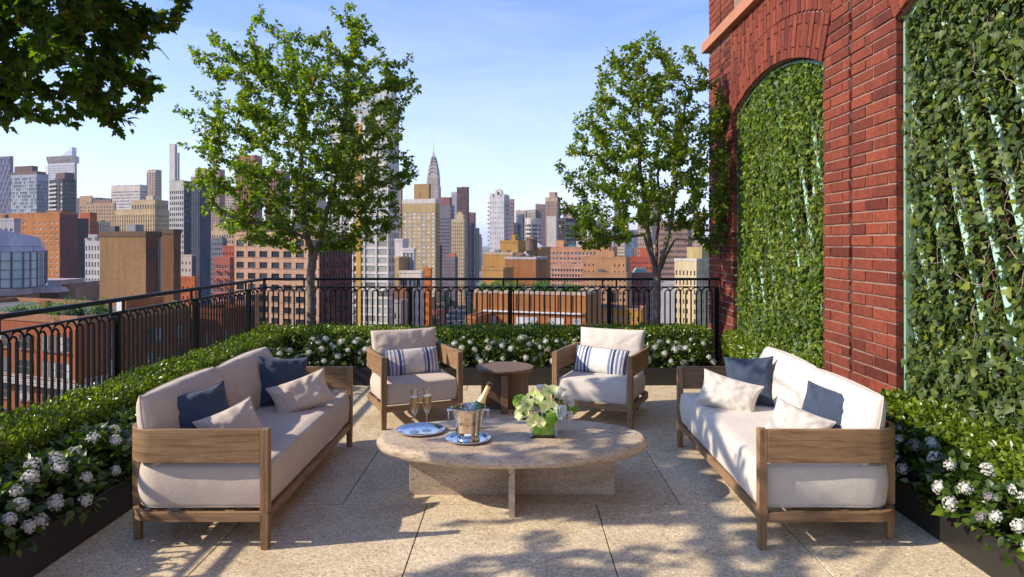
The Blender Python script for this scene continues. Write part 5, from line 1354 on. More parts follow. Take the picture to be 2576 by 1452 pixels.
# ---------------- far left
t, L1, L2, zt = building('grey office tower with a white diamond lattice, cut by the left edge of the view', -60, 26, 34, 394, 900, (0.20, 0.18, 0.22), name='office_tower', phi=12)
b = MB(); Hh = zt + 60; nD = 9
for k in range(-6, nD + 4):
    for sgn in (1, -1):
        p0 = Vector((-L1 + L1 * k / nD * 1.0, -.3, zt)); q = [p0 + Vector((sgn * L1 / nD * .5 * i * 1.0, 0, -i * 7.5)) for i in range(0, 15)]
        q = [p for p in q if -L1 - .1 <= p.x <= .1]
        if len(q) > 1:
            for a_, b_ in zip(q[:-1], q[1:]): b.tube([a_, b_], 0.9, 4)
for k in range(nD * 2 + 1): x = -L1 + L1 * k / nD / 2; b.box(x - .8, x + .8, -1.2, 0, GZ, zt - 85)
b.build('diamond_lattice', [wallm((0.50, 0.46, 0.50))], t)
building('pale blue glass office block with a brown machine room on its roof', 27, 92, 122, 438, 700, (0.34, 0.38, 0.42), GP(14, .86, .80, 3.6, glaz=Z_blue, top=3), GP(9, .9, .85, 3.6, glaz=Z_blue, top=6), name='office_tower', phi=14, roof=((.1, .78, .1, .6, 9, (0.12, .075, .065)), (.0, 1.0, .05, .8, 3, (.16, .1, .08))), capm=(0.14, .09, .075))
# angular tower with a slanted glass crown
d = 1100; t, L1, L2, zt = building('white tower with a slanted glass spire and a crown of upright fins', 121, 188, 194, 410, d, (0.56, 0.54, 0.54), GP(13, .55, .6, 3.9, glaz=Z_blue, top=2), GP(3, .5, .6, 3.9, glaz=Z_dark, top=2), name='office_tower', phi=8)
b = MB(); n = 13
for k in range(n + 1):
    x = -L1 + L1 * k / n; b.add([(x - .5, 0, zt), (x + .5, 0, zt), (x + .5, 2, zt), (x - .5, 2, zt), (x - .5, -3.2, zt + 12), (x + .5, -3.2, zt + 12), (x + .5, 2, zt + 13), (x - .5, 2, zt + 13)], [(0, 1, 5, 4), (1, 2, 6, 5), (2, 3, 7, 6), (3, 0, 4, 7), (4, 5, 6, 7)])
b.box(-L1, 0, 2.1, 8, zt, zt + 11); b.build('crown_fins', [wallm((0.58, 0.52, 0.47))], t)
b = MB(); y = 12; b.add([(-L1 * .85, y, zt), (-L1 * .36, y, zt), (-L1 * .36, y, zt + 28), (-L1 * .55, y, zt + 21), (-L1 * .85, y, zt + 13), (-L1 * .85, y + 8, zt), (-L1 * .36, y + 8, zt), (-L1 * .36, y + 8, zt + 28), (-L1 * .55, y + 8, zt + 21), (-L1 * .85, y + 8, zt + 13)], [(0, 1, 2, 3, 4), (9, 8, 7, 6, 5), (0, 5, 6, 1), (1, 6, 7, 2), (2, 7, 8, 3), (3, 8, 9, 4), (4, 9, 5, 0)]); b.build('slanted_spire', [glazM('pale_spire', (0.42, 0.44, 0.46), (0.56, 0.56, 0.56), 40, 2.2)], t)
b = MB(); b.prism([(-L1 - 10, 3), (-L1 - .01, .2), (-L1 - .01, 30), (-L1 - 4, 30)], GZ, zt - 2); b.build('side_facet', [wallm((0.52, 0.50, 0.49))], t)
t, L1, L2, zt = building('dark glass apartment tower with a brown crown and recessed balconies', 126, 158, 191, 452, 550, (0.035, 0.04, 0.05), GP(4, .6, .55, 3.4, glaz=Z_dark, top=2), GP(5, .75, .7, 3.4, glaz=Z_dark), roof=((.25, .95, .2, .95, 6, (.10, .065, .06)),), phi=35)
b = MB()
for r in range(12): b.box(-L1 * .95, -L1 * .35, -1.6, 0, zt - 4 - r * 3.4, zt - 3.6 - r * 3.4); b.box(-L1 * .95, -L1 * .35, -1.6, -1.5, zt - 3.6 - r * 3.4, zt - 2.6 - r * 3.4)
b.build('balconies', [wallm((0.42, .42, .40))], t)
b = MB(); b.box(-L1 - .3, -L1 + 1.2, -.5, .6, GZ, zt); b.box(-L1 * .3, -L1 * .3 + 1, -.5, .6, GZ, zt); b.build('brown_piers', [wallm((0.16, .10, .08))], t)
building('low dark office slab far behind the beige block on the left', 194, 242, 242, 498, 1300, (0.12, .09, .085), GP(14, .6, .5, 3.6), phi=6)
building('distant brick and stone block, left of the ornate stone building', 200, 288, 292, 512, 640, (0.40, 0.28, 0.18), GP(13, .4, .55, 3.3, glaz=Z_mix), GP(3, .4, .5), phi=10, roof=((.0, .35, .1, .8, 8, (.40, .26, .17)), (.4, .9, .2, .8, 4, (.22, .15, .12))))
building('red brick tower with a small upper block, left of the pale arched building', 196, 226, 248, 560, 470, RED, GP(4, .3, .4, 3.2), GP(4, .3, .4, 3.2), brick=1, roof=((.1, .95, .1, .9, 7, (.33, .10, .05)),), phi=20)
building('cream striped block behind the red brick tower on the left', 233, 262, 278, 560, 560, CREAM, GP(5, .45, .9, 3.3, glaz=Z_dark, top=1), GP(3, .4, .5), phi=20)
building('brick block with arched windows and a red hipped roof', 255, 288, 290, 600, 520, (0.30, .13, .09), GP(6, .45, .5, 3.2), phi=10, roof=((0, 1, 0, 1, 4, (.28, .06, .05)),))
building('orange brown brick apartment block with its shade-darkened blank side wall', -10, 150, 196, 538, 330, ORANGE, GP(12, .34, .34, 2.72, glass=G_mix, top=3.2, skip=(0, 1, 2, 3, 4, 6), frame=M_fr_w), None, brick=1, phi=24, side_wall=(0.13, .060, .055), roof=((.72, .95, .3, .8, 2, (.2, .1, .06)),))  # maroon side wall: shade worked into its colour
building('narrow dark apartment building with pale balcony edges, behind the orange brick block', 190, 192, 223, 552, 400, (0.06, .055, .06), None, GP(7, .4, .45, 3.0, glaz=Z_dark), phi=24)
building('old pale stone building with arched upper windows', 214, 251, 256, 604, 300, (0.46, .43, .41), GP(5, .5, .6, 3.6, glass=G_dark, frame=M_fr_w, top=2), phi=12, roof=((.2, .8, .2, .8, 2.5, (.4, .38, .36)),))
# blank tan brick building
t, L1, L2, zt = building('blank tan brick building with a shade-darkened louvred side wall', 251, 367, 405, 592, 118, (0.23, 0.140, 0.078), None, None, side_wall=(0.15, .075, .048), brick=1.6, phi=22, cap=.2, capm=(0.12, .075, .05))  # red-brown side coloured darker, painting in the shade on that face
b = MB()
for k in range(6): b.box(0.0, .12, L2 * .22, L2 * .80, zt - 4.2 + k * .38, zt - 4.02 + k * .38)
b.box(-.05, .02, L2 * .18, L2 * .84, zt - 4.35, zt - 1.95); b.build('louvre', [wallm((0.10, .07, .06))], t)
b = MB(); b.tube([(.12, L2 - .25, GZ), (.12, L2 - .25, zt - .5)], .14, 6); b.tube([(.12, L2 - .6, zt - 15), (.12, L2 - .6, zt - .5)], .09, 6); b.build('drain_pipes', [M_metal], t)
building('dark brick building with a plain side, joined to the tan brick building', 404, 437, 455, 586, 128, (0.16, .085, .05), None, None, brick=1.6, phi=22, cap=.2, capm=(0.1, .07, .05))
# ornate beige stepped
t, L1, L2, zt = building('ornate sandstone building with bay windows and a stepped upper block', 289, 390, 426, 530, 500, (0.50, .38, .235), GP(17, .42, .55, 3.4, glaz=Z_dark, top=2.5, proud=.25), GP(11, .42, .5, 3.4, glaz=Z_dark, top=2.5), phi=18)
building('upper block of pale stone with tall arched openings, on the ornate sandstone building', 331, 390, 424, 505, 505, (0.48, .37, .235), GP(9, .5, .5, 6.5, glaz=Z_dark, top=1.5), GP(8, .5, .5, 6.5, glaz=Z_dark, top=1.5), phi=18, base=zt - 2, zlow=zt, roof=((.5, .8, .2, .8, 4, CREAM),))
building('wide white hotel slab with dark horizontal window bands', 280, 352, 371, 466, 800, (0.60, .52, .46), GP(16, .82, .42, 3.6, glaz=Z_dark, top=6), GP(10, .8, .42, 3.6, glaz=Z_dark, top=6), phi=16, name='hotel')
building('slender beige tower with upright ribs, right of the white hotel slab', 371, 392, 407, 428, 900, (0.48, .38, .31), GP(5, .5, .78, 3.6, glaz=Z_dark, top=3, proud=1.2), GP(4, .55, .6, 3.6, glaz=Z_dark), phi=20)
t, L1, L2, zt = building('very tall slim pale skyscraper rising alone above the left skyline', 426, 440, 446, 363, 1300, (0.56, .50, .48), None, GP(2, .5, .9, 4, glaz=Z_dark), phi=10, name='skyscraper')
building('lower half of the slim pale skyscraper, with a dark glass strip', 440, 448, 452, 385, 1312, (0.50, .46, .47), None, GP(2, .6, .95, 4, glaz=Z_dark), phi=10, name='skyscraper')
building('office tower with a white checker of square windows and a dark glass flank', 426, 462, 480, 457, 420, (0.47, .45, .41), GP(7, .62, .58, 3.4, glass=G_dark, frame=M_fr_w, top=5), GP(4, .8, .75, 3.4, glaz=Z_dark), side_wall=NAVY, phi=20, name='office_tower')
building('plain dark slate blue tower right of the checkered office tower', 478, 502, 531, 459, 440, (0.060, .066, .09), GP(4, .3, .85, 3.4, glaz=Z_dark, top=2), None, phi=24, name='office_tower', roof=((.3, .8, .2, .8, 3, (.06, .06, .07)),))
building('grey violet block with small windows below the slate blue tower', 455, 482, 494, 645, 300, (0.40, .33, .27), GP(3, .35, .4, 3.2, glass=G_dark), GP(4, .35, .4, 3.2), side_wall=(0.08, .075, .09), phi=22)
building('small orange brick house by the dark brick building', 455, 490, 496, 702, 210, (0.40, .13, .06), GP(3, .3, .35, 3), brick=1.6, phi=14)
building('distant brown stepped tower behind the young tree, left one', 480, 514, 520, 445, 760, (0.36, .24, .19), GP(7, .4, .6, 3.5, glaz=Z_dark, top=4), phi=10, roof=((.3, 1, .2, .8, 10, (.38, .25, .20)),))
building('distant brown apartment tower with pale bands behind the young tree', 512, 552, 566, 427, 800, (0.38, .25, .20), GP(8, .5, .5, 3.4, glaz=Z_mix, top=4), GP(4, .4, .5), phi=16)
building('distant beige slab behind the young tree', 556, 590, 596, 478, 900, (0.45, .36, .30), GP(8, .45, .55, 3.6), phi=8)
building('tall reddish brown tower with pale vertical stripes behind the young tree', 595, 640, 660, 392, 700, (0.34, .14, .11), GP(7, .4, .9, 3.6, glaz=Z_mix, top=4, proud=.8), GP(5, .4, .9, 3.6, glaz=Z_dark, top=4), phi=18)
building('second reddish tower behind the crown of the left young tree', 668, 708, 730, 430, 760, (0.30, .13, .11), GP(6, .4, .85, 3.6, glaz=Z_mix, top=4, proud=.6), GP(5, .4, .85, 3.6), phi=18)
building('beige office block behind the crown of the left young tree', 735, 800, 820, 470, 820, (0.42, .34, .28), GP(12, .5, .5, 3.6), phi=12)
building('grey blue block with a window grid, below the slate tower', 530, 560, 571, 602, 420, (0.16, .165, .19), GP(6, .5, .45, 3.1, glaz=Z_mix), GP(3, .4, .45), phi=16)
building('small cream building with a columned front left of the pink apartment block', 531, 588, 592, 580, 560, (0.50, .37, .25), GP(9, .5, .55, 4.4, glaz=Z_dark, top=3), phi=8, roof=((.1, .5, .2, .8, 6, (.46, .32, .22)), (.55, .95, .2, .8, 3, (.4, .3, .22))))
building('brick apartment block with white balconies, left of the pink apartment block', 537, 578, 594, 652, 260, (0.33, .12, .09), GP(6, .55, .5, 3.0, glass=G_mix, balc=(1, 4), frame=M_fr_w), GP(3, .4, .5), phi=16, brick=1.5)
building('small red brick block above the balconied apartment block', 560, 590, 594, 622, 300, (0.34, .10, .07), GP(4, .4, .4, 3), phi=10, brick=1.5)

# ---------------- curved glass hall, lower left
d = 150; t = thing('concert_hall', 'modern white and glass hall with a curved glazed wall at the left edge', 'building', (0, 0, 0))
def q(px, py, dd=d): return wp(px, py, dd)
zA, zB, zC = q(0, 633).z, q(0, 720).z, q(0, 573).z
pl = [(-420, 120), (-300, 138), (-100, 142), (0, 143), (60, 145), (95, 149), (112, 155), (118, 163), (119, 180)]
pts = [(((px - CX) / F_PX * dd), dd) for px, dd in pl]
b = MB(); n = len(pts); vs = [(x, y, zB) for x, y in pts] + [(x, y, zA) for x, y in pts]
fine = []
for i in range(n - 1):
    k = max(1, int((Vector(pts[i]) - Vector(pts[i + 1])).length / 1.9))
    for j in range(k): fine.append(Vector(pts[i]).lerp(Vector(pts[i + 1]), j / k))
fine.append(Vector(pts[-1]))
b = MB(); m_ = len(fine)
for i in range(m_ - 1): b.add([(*fine[i], zB), (*fine[i + 1], zB), (*fine[i + 1], zA), (*fine[i], zA)], [(0, 1, 2, 3)])
b.build('glazed_wall', [G_teal], t)
b = MB()
for p in fine: b.box(p.x - .11, p.x + .11, p.y - .35, p.y + .05, zB, zA)
for k in range(5): 
    z = zB + (zA - zB) * k / 4; b.sweep([tuple(p + Vector((0, -.3))) for p in fine], -.2, z - .07, z + .07)
b.build('mullions', [wallm((0.13, .14, .17))], t)
b = MB(); ff = [p for p in fine if CX + p.x / p.y * F_PX <= 117]; m2_ = len(ff); P0 = [(*p, zA + .08) for p in ff]; P1 = []; P2 = []
for p in ff:
    f = max(0, min(1, (p.x - ff[0].x) / (ff[-1].x - ff[0].x))); zz = q(0, 575 + 22 * max(0, (CX + p.x / p.y * F_PX) / 118) if CX + p.x / p.y * F_PX > 0 else 573).z
    P1.append((p.x - .5 - 1.9 * f ** 8, p.y + 1.2, zz)); P2.append((p.x - 9.5 - 7 * f ** 3, p.y + 15, zz + .4))
for A_1, A_2 in ((P0, P1), (P1, P2)):
    for i in range(m2_ - 1): b.add([A_1[i], A_1[i + 1], A_2[i + 1], A_2[i]], [(0, 1, 2, 3)])
b.add([P0[-1], (P0[-1][0] - 14, P0[-1][1] + 14, zA), P2[-1], P1[-1]], [(0, 1, 2, 3)])
b.build('sloping_roof', [wallm((0.50, .46, .50))], t)
b = MB(); zc_ = q(0, 737).z
can = [(p.x, p.y - 2.0) for p in ff if p.y < 152] + [((158 - CX) / F_PX * 152, 152), ((150 - CX) / F_PX * 165, 165)]
b.prism(can + [(can[-1][0] - 30, 190), (can[0][0], 190)], zc_, zB - .3); b.build('canopy', [wallm((0.40, .35, .35))], t)
b = MB(); b.prism([(x * 1.0 - 1, y + 4) for x, y in can] + [(can[-1][0] - 34, 200), (can[0][0] - 2, 200)], zc_ - 9, zc_ - .02); b.build('lower_storey', [glazM('lobby_glass', (0.04, .03, .03), (.16, .11, .09), 2.5, 3)], t)
b = MB(); b.prism([(x - 2, y + 7) for x, y in can] + [(can[-1][0] - 38, 210), (can[0][0] - 2, 210)], GZ, zc_ - 9.01); b.build('base', [wallm((0.3, .28, .29))], t)
b = MB(); b.sweep([tuple(p + Vector((0, -1.2))) for p in fine], -.06, zA + 1.1, zA + 1.2)
for p in fine[::2]: b.box(p.x - .03, p.x + .03, p.y - 1.2, p.y - 1.12, zA, zA + 1.2)
b.build('roof_rail', [M_metal], t)
building('small grey block with square windows behind the glass hall', -30, 36, 52, 555, 200, (0.40, .37, .38), GP(5, .6, .5, 3.6, glass=G_dark, top=1.6), None, phi=8, base=-25)

# ---------------- the near red brick apartment house below the railing
def near_house():
    t, L1, L2, zt = building('red brick apartment house with a roof garden, just below the left railing', -260, 196, 476, 812, 80, (0.25, 0.088, 0.045), None, None, brick=1.3, phi=22.6, cap=.2, capm=(0.30, .15, .09))
    me_w = pane_mesh(1.25, 1.85, simple('brown_frame', (.16, .09, .07), .6), G_mix, 1); cnt = 0
    for r in range(7):
        z = zt - 3.6 - r * 3.15
        for x in (-14.6, -13.2, -10.0, -8.6, -5.7, -4.4, -3.1, -1.8):
            o = bpy.data.objects.new('window', me_w); COL.objects.link(o); o.parent = t; o.location = (x, -.10, z)
        for y in (4.6, 9.6, 11.0, 14.0):
            o = bpy.data.objects.new('window', me_w); COL.objects.link(o); o.parent = t; o.location = (.10, y, z); o.rotation_euler = (0, 0, PI / 2)
    b = MB()
    for r in (2, 4):
        z = zt - 3.6 - r * 3.15 + 2.35
        b.box(-L1, .35, -.42, 0, z, z + .22); b.box(0.001, .42, 0, L2, z, z + .22)
    b.build('stone_bands', [wallm((0.42, .36, .32))], t)
    z = zt - 3.6 - 1 * 3.15 - .75; b = MB()
    b.box(-L1 + .1, 1.1, -1.1, 0, z - .22, z); b.box(.001, 1.1, 0, L2, z - .22, z); b.build('ledge', [wallm((0.42, .36, .33))], t)
    b = MB()
    for u in [i * 1.1 for i in range(int(L1 / 1.1))]: b.box(-u - .03, -u + .03, -1.06, -1.0, z, z + .95)
    for u in [i * 1.1 for i in range(int(L2 / 1.1))]: b.box(1.0, 1.06, u - .03, u + .03, z, z + .95)
    for zz in (.25, .5, .75, .95): b.box(-L1 + .1, 1.06, -1.05, -1.01, z + zz - .02, z + zz + .02); b.box(1.01, 1.05, 0, L2, z + zz - .021, z + zz + .019)
    b.build('ledge_railing', [M_fr_w], t)
    # parapet planting and a little brick penthouse
    b = MB(); b.box(-2.4, -.4, 6.5, 12, zt + .05, zt + 2.2); o = b.build('penthouse', [wallm((0.34, .14, .07), 1.0)], t)
    b = MB(); b.box(-2.0, -.95, 6.4, 6.5, zt + .1, zt + 2.0); b.build('door', [M_fr_w], o)
    return t, L1, L2, zt
nh, nL1, nL2, nzt = near_house()
M_ggreen = leaf_mat('garden_leaf', [(0, (0.06, 0.12, 0.010)), (0.6, (0.12, 0.22, 0.018)), (1, (0.20, 0.30, 0.03))], (0.14, 0.24, 0.02), 0.25, 0.4)
def bush(name, label, cat, c, r, h, n, ls, mat, group=None, trunk=0.0, seed=0, core=True):
    t = thing(name, label, cat, c, group=group); rs = np.random.RandomState(seed)
    d = rs.normal(0, 1, (n, 3)); d /= np.linalg.norm(d, axis=1)[:, None]; d[:, 2] = np.abs(d[:, 2]) if not trunk else d[:, 2]
    lum = np.array([0.75 + .5 * mnoise.noise(Vector((x * 1.6, y * 1.6, z * 1.6 + seed))) for x, y, z in d]); rr = lum * rs.uniform(.62, 1.02, n) ** .6
    P = d * rr[:, None] * [r, r, h / (1 if not trunk else 2)] + [0, 0, trunk + (h / 2 if trunk else 0)]
    leaf_cloud('foliage' if not trunk else 'crown', P, d + rs.normal(0, .6, (n, 3)), d * .6 + rs.normal(0, .4, (n, 3)) + [0, 0, .4], rs.uniform(ls * .7, ls * 1.2, n), OVATE, mat, t)
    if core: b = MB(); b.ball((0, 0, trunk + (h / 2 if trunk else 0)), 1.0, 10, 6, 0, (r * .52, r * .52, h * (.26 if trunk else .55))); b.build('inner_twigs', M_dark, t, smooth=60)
    if trunk: b = MB(); b.tube([(0, 0, 0), (0, 0, trunk + h * .3)], [.22, .12], 6); b.build('trunk', M_bark, t, smooth=60)
    return t
def on_roof(x, y, dz=0.1): p = nh.matrix_world @ Vector((x, y, 0)); a = -math.radians(22.6); return (nh.location.x + math.cos(a) * x - math.sin(a) * y, nh.location.y + math.sin(a) * x + math.cos(a) * y, nzt + dz)
for k, (x, y, r, h, lab) in enumerate(((-3.6, 1.9, 2.6, 3.2, 'tallest round green shrub of the roof garden, left of the brick penthouse'), (-7.0, 2.0, 2.6, 2.3, 'low green shrub beside the tallest one on the brick house roof'), (-1.1, 3.6, 1.6, 3.0, 'green shrub against the left wall of the brick penthouse'), (-13.8, 2.2, 2.8, 1.9, 'flat spreading green shrub at the left end of the brick house roof'), (-10.4, 2.0, 1.6, 1.6, 'small round dark green shrub between the larger roof shrubs'),
                                        (-1.2, 10.2, 1.3, 1.3, 'low green shrub behind the roof parapet right of the penthouse'), (-1.3, 12.6, 1.5, 1.4, 'long low green shrub near the far end of the brick house roof'), (-1.3, 14.9, 1.3, 1.3, 'green shrub at the far corner of the brick house roof'))):
    bush('roof_shrub', lab, 'shrub', on_roof(x, y), r, h, 1700, .17, M_ggreen, 'shrubs of the brick house roof garden', seed=k)
building('lower red brick house with tall white sash windows beyond the near brick apartment house', 478, 560, 640, 790, 95, (0.30, .10, .055), GP(5, .32, .5, 3.2, glass=G_pale, frame=M_fr_w, top=2), GP(4, .3, .5, 3.2, glass=G_pale), brick=1.2, phi=20)

# ---------------- centre left
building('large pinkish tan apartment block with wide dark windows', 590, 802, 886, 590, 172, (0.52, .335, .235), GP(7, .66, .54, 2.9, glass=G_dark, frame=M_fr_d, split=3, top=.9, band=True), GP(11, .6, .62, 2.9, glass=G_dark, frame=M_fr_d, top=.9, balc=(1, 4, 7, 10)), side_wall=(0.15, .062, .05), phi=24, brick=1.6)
t, L1, L2, zt = building('tall cream and glass tower with ochre window strips', 830, 977, 1004, 300, 262, (0.66, .62, .56), GP(5, .88, .66, 3.22, glass=G_tower, frame=M_fr_o, split=4, top=1.2, proud=.25), GP(4, .80, .66, 3.22, glass=G_tower, frame=M_fr_o, split=2, top=1.2), phi=18, name='residential_tower')
b = MB()
for k, u in enumerate((.50,)): b.box(-L1 * (1 - u) - 1.0, -L1 * (1 - u) + 1.0, -.22, .05, GZ, zt - 1)
b.build('ochre_strip', [wallm((0.55, .34, .10))], t)
b = MB(); b.box(-L1 * .66, -L1 * .02, 3, L2 - 1, zt + .1, CAM_H - (213 - CY) / F_PX * 265); b.build('upper_block', [wallm((0.50, .46, .43))], t)
b = MB()
for r in range(3):
    z = zt + 1.2 + r * 3.6; b.box(-L1 * .64, -L1 * .04, 2.9, 3.0, z, z + 2.0)
b.build('upper_glazing', [Z_pale], t)
building('brown tower with a crenellated top right of the cream glass tower', 984, 1008, 1013, 474, 720, (0.38, .27, .22), GP(5, .4, .6, 3.5, glaz=Z_mix), GP(2, .4, .5), phi=14, roof=((.1, .8, .1, .8, 7, (.38, .27, .22)),))
building('beige hotel with a regular grid of pale windows and a white parapet', 1012, 1095, 1106, 502, 550, (0.45, .33, .175), GP(7, .60, .50, 3.0, glass=G_pale, frame=M_fr_w, top=10), GP(5, .5, .45, 3.0, glaz=Z_dark, top=10), phi=9, name='hotel', cap=3.0, capm=(0.62, .56, .50), roof=((.33, .78, .2, .7, 13, (.36, .24, .11)),))
# spired deco tower
def spire_tower():
    d = 1200; C = wp(1091, 612, d); t = thing('spired_skyscraper', 'slender stone skyscraper with a tapering silver arched crown and needle spire', 'skyscraper', (C.x, C.y, 0), math.radians(-8))
    z = lambda py: CAM_H - (py - CY) / F_PX * d
    st = wallm((0.62, .50, .40)); dk = Z_dark; sv = simple('silver_crown', (0.46, .36, .31), .4, .2, .2, .2)
    hw = 9.6; b = MB()
    def shaft(h, y0, y1, n):
        b.box(-h + .3, h - .3, -h + .3, h - .3, z(y0), z(y1), 1)
        for k in range(n):
            u0 = -h + 2 * h * k / n; w_ = 2 * h / n * .56
            for sx in (0, 1, 2, 3):
                if sx == 0: b.box(u0, u0 + w_, -h - .2, -h + .6, z(y0), z(y1))
                if sx == 1: b.box(h - .6, h + .2, u0, u0 + w_, z(y0), z(y1))
                if sx == 2: b.box(u0, u0 + w_, h - .6, h + .2, z(y0), z(y1))
                if sx == 3: b.box(-h - .2, -h + .6, u0, u0 + w_, z(y0), z(y1))
        zz = z(y0)
        while zz < z(y1): b.box(-h - .05, h + .05, -h - .05, h + .05, zz, zz + 1.5); zz += 3.8
    shaft(10.6, 860, 470, 9); shaft(9.4, 470, 448, 9)
    b.build('shaft', [st, dk], t)
    b = MB(); b.box(-8.6, 8.6, -8.6, 8.6, z(449), z(440)); 
    prof = [(440, 8.6), (430, 8.0), (418, 6.6), (408, 5.0), (400, 3.6), (392, 2.2), (386, 1.2), (379, .45), (372, .06)]
    vs = []; fs = []
    for y, h in prof: vs += [(-h, -h, z(y)), (h, -h, z(y)), (h, h, z(y)), (-h, h, z(y))]
    for i in range(len(prof) - 1):
        for k in range(4): fs.append((4 * i + k, 4 * i + (k + 1) % 4, 4 * i + 4 + (k + 1) % 4, 4 * i + 4 + k))
    b.add(vs, fs); b.build('crown', [sv], t, smooth=30)
    b = MB()
    for i, (y, h) in enumerate([(444, 8.8), (434, 7.9), (424, 6.8), (415, 5.7), (407, 4.6), (400, 3.6)]):
        for (sx, sy) in ((0, -1), (1, 0), (0, 1), (-1, 0)):
            P = []; hh = h * (1.02)
            for k in range(13):
                a = PI * k / 12; u = math.cos(a) * h * .86; zz = z(y) + math.sin(a) * h * .95; P.append((u, -hh, zz) if sy == -1 else (u, hh, zz) if sy == 1 else (hh, u, zz) if sx == 1 else (-hh, u, zz))
            b.tube(P, .45, 4)
    b.build('crown_arches', [wallm((0.66, .58, .52))], t)
    b = MB()
    for i, (y, h) in enumerate([(441, 8.7), (431, 7.9), (421, 6.8), (412, 5.6), (404, 4.4)]):
        for k in range(5):
            a = PI * (k + .5) / 5; u = math.cos(a) * h * .66; zz = z(y) + math.sin(a) * h * .72
            for (sx, sy) in ((0, -1), (1, 0)):
                c_ = (u, -h * 1.0, zz) if sy else (h * 1.0, u, zz); b.ball(c_, .95, 5, 3)
    b.build('crown_windows', [M_fr_d], t)
    b = MB(); b.tube([(0, 0, z(376)), (0, 0, z(345))], [.35, .12], 5); b.build('needle', [M_metal], t)
spire_tower()
building('dark violet grey office block with a brown penthouse, right of the beige hotel', 1105, 1133, 1143, 518, 700, GREYV, GP(9, .72, .45, 3.5, glaz=Z_dark, top=12), GP(3, .7, .45, 3.5), phi=14, name='office_block', roof=((.0, .9, .1, .7, 9, (.24, .12, .10)),))
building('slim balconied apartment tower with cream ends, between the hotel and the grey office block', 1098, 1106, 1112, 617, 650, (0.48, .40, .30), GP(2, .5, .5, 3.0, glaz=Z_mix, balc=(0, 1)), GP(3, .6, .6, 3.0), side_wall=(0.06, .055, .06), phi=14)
building('distant pale tower with fine vertical stripes', 1135, 1149, 1152, 484, 1000, (0.46, .43, .44), GP(6, .45, .9, 3.6, glaz=Z_blue, top=3), phi=8, name='office_tower')
building('tall dark maroon glass tower above the avenue', 1149, 1176, 1180, 472, 800, (0.10, .045, .05), GP(9, .6, .8, 3.6, glaz=glazM('maroon_glass', (.035, .018, .025), (.30, .2, .14), 1.5, 3.6), top=3), GP(2, .6, .8), phi=9, name='office_tower')
building('cream stepped apartment tower in front of the maroon glass tower', 1135, 1168, 1176, 553, 680, (0.50, .40, .27), GP(7, .42, .5, 3.6, glaz=Z_dark, top=2, proud=.2), GP(3, .6, .6, 3.0, glaz=Z_dark), phi=14, roof=((.32, .88, .2, .8, 5.6, (.52, .41, .24)), (.42, .72, .3, .7, 8, (.50, .39, .23))))
building('brown and violet office slab beside the avenue, behind the maroon tower', 1177, 1194, 1197, 536, 850, (0.17, .09, .105), GP(7, .5, .7, 3.6), phi=6, name='office_tower')
building('dark navy office block at the foot of the maroon tower', 1177, 1188, 1193, 563, 620, NAVY, GP(5, .6, .7, 3.6), GP(2, .6, .7), phi=8, name='office_tower')
building('dark blue slab lining the avenue, nearer one', 1192, 1204, 1206, 575, 1050, (0.05, .06, .08), GP(5, .6, .7, 3.6), phi=4, name='office_tower')
building('grey brown slab lining the avenue, farther one', 1200, 1209, 1211, 590, 1500, (0.14, .115, .11), GP(5, .6, .6, 3.6), phi=4)
building('pale slab at the far end of the avenue', 1205, 1212, 1213, 598, 2100, (0.26, .22, .20), GP(5, .6, .6, 3.6), phi=4)
building('white plastered stair tower with four small round windows', 993, 1013, 1017, 606, 215, (0.62, .56, .54), None, None, phi=14, depth=4)
t, L1, L2, zt = building('white framed house with dark glass storeys beside the beige hotel', 1013, 1041, 1046, 630, 205, (0.60, .57, .54), GP(3, .80, .90, 3.1, glass=G_teal, frame=M_fr_d, split=3, top=.6), None, phi=12)
building('cream white apartment building with tall window bays, behind the back railing', 1004, 1060, 1068, 688, 190, (0.62, .54, .46), GP(5, .48, .52, 3.4, glass=G_mix, frame=M_fr_d, top=1.0, split=2), GP(2, .4, .5, 3.4, glass=G_mix), phi=12)
building('orange brick apartment building with small roof trees, next to the cream white one', 1064, 1083, 1087, 679, 240, (0.46, .17, .06), GP(4, .42, .5, 3.1, glass=G_dark, frame=M_fr_d), None, phi=12, brick=1.6, roof=((.0, .5, .1, .6, 1.5, (.45, .2, .12)),))
building('narrow tan brick building at the foot of the cream glass tower', 993, 1003, 1005, 652, 200, (0.46, .33, .18), None, None, phi=12, brick=1.6, depth=6)
building('brown brick house with round paired windows seen low behind the back railing', 988, 1022, 1030, 728, 170, (0.19, .095, .06), GP(4, .4, .34, 3.1, glass=G_pale, frame=M_fr_w), None, phi=12, brick=1.6)
building('low house with a white side wall at the foot of the cream glass tower', 990, 1008, 1024, 763, 150, (0.30, .26, .23), GP(2, .4, .4, 3), None, side_wall=None, phi=22)
building('grey violet brick apartment block with a red penthouse and roof trees', 1112, 1145, 1152, 648, 640, (0.185, .155, .17), GP(8, .42, .42, 3.1, glaz=Z_mix, top=2), GP(3, .5, .5), phi=14, roof=((.5, .98, .1, .6, 4, (.42, .14, .08)), (.1, .4, .2, .6, 2, (.2, .17, .17))))
building('dark balconied building with red parapets left of the avenue trees', 1100, 1124, 1130, 733, 600, (0.06, .05, .06), GP(3, .8, .6, 3.2, glaz=Z_dark, balc=(0, 1, 2)), None, phi=12)
building('yellow painted blind wall of a narrow building by the avenue trees', 1101, 1112, 1114, 772, 545, (0.45, .36, .11), None, None, phi=6, depth=8)
building('narrow grey white building left of the avenue', 1150, 1161, 1166, 650, 700, (0.42, .40, .41), GP(3, .4, .5, 3.2, glaz=Z_dark), GP(2, .5, .5), phi=14)
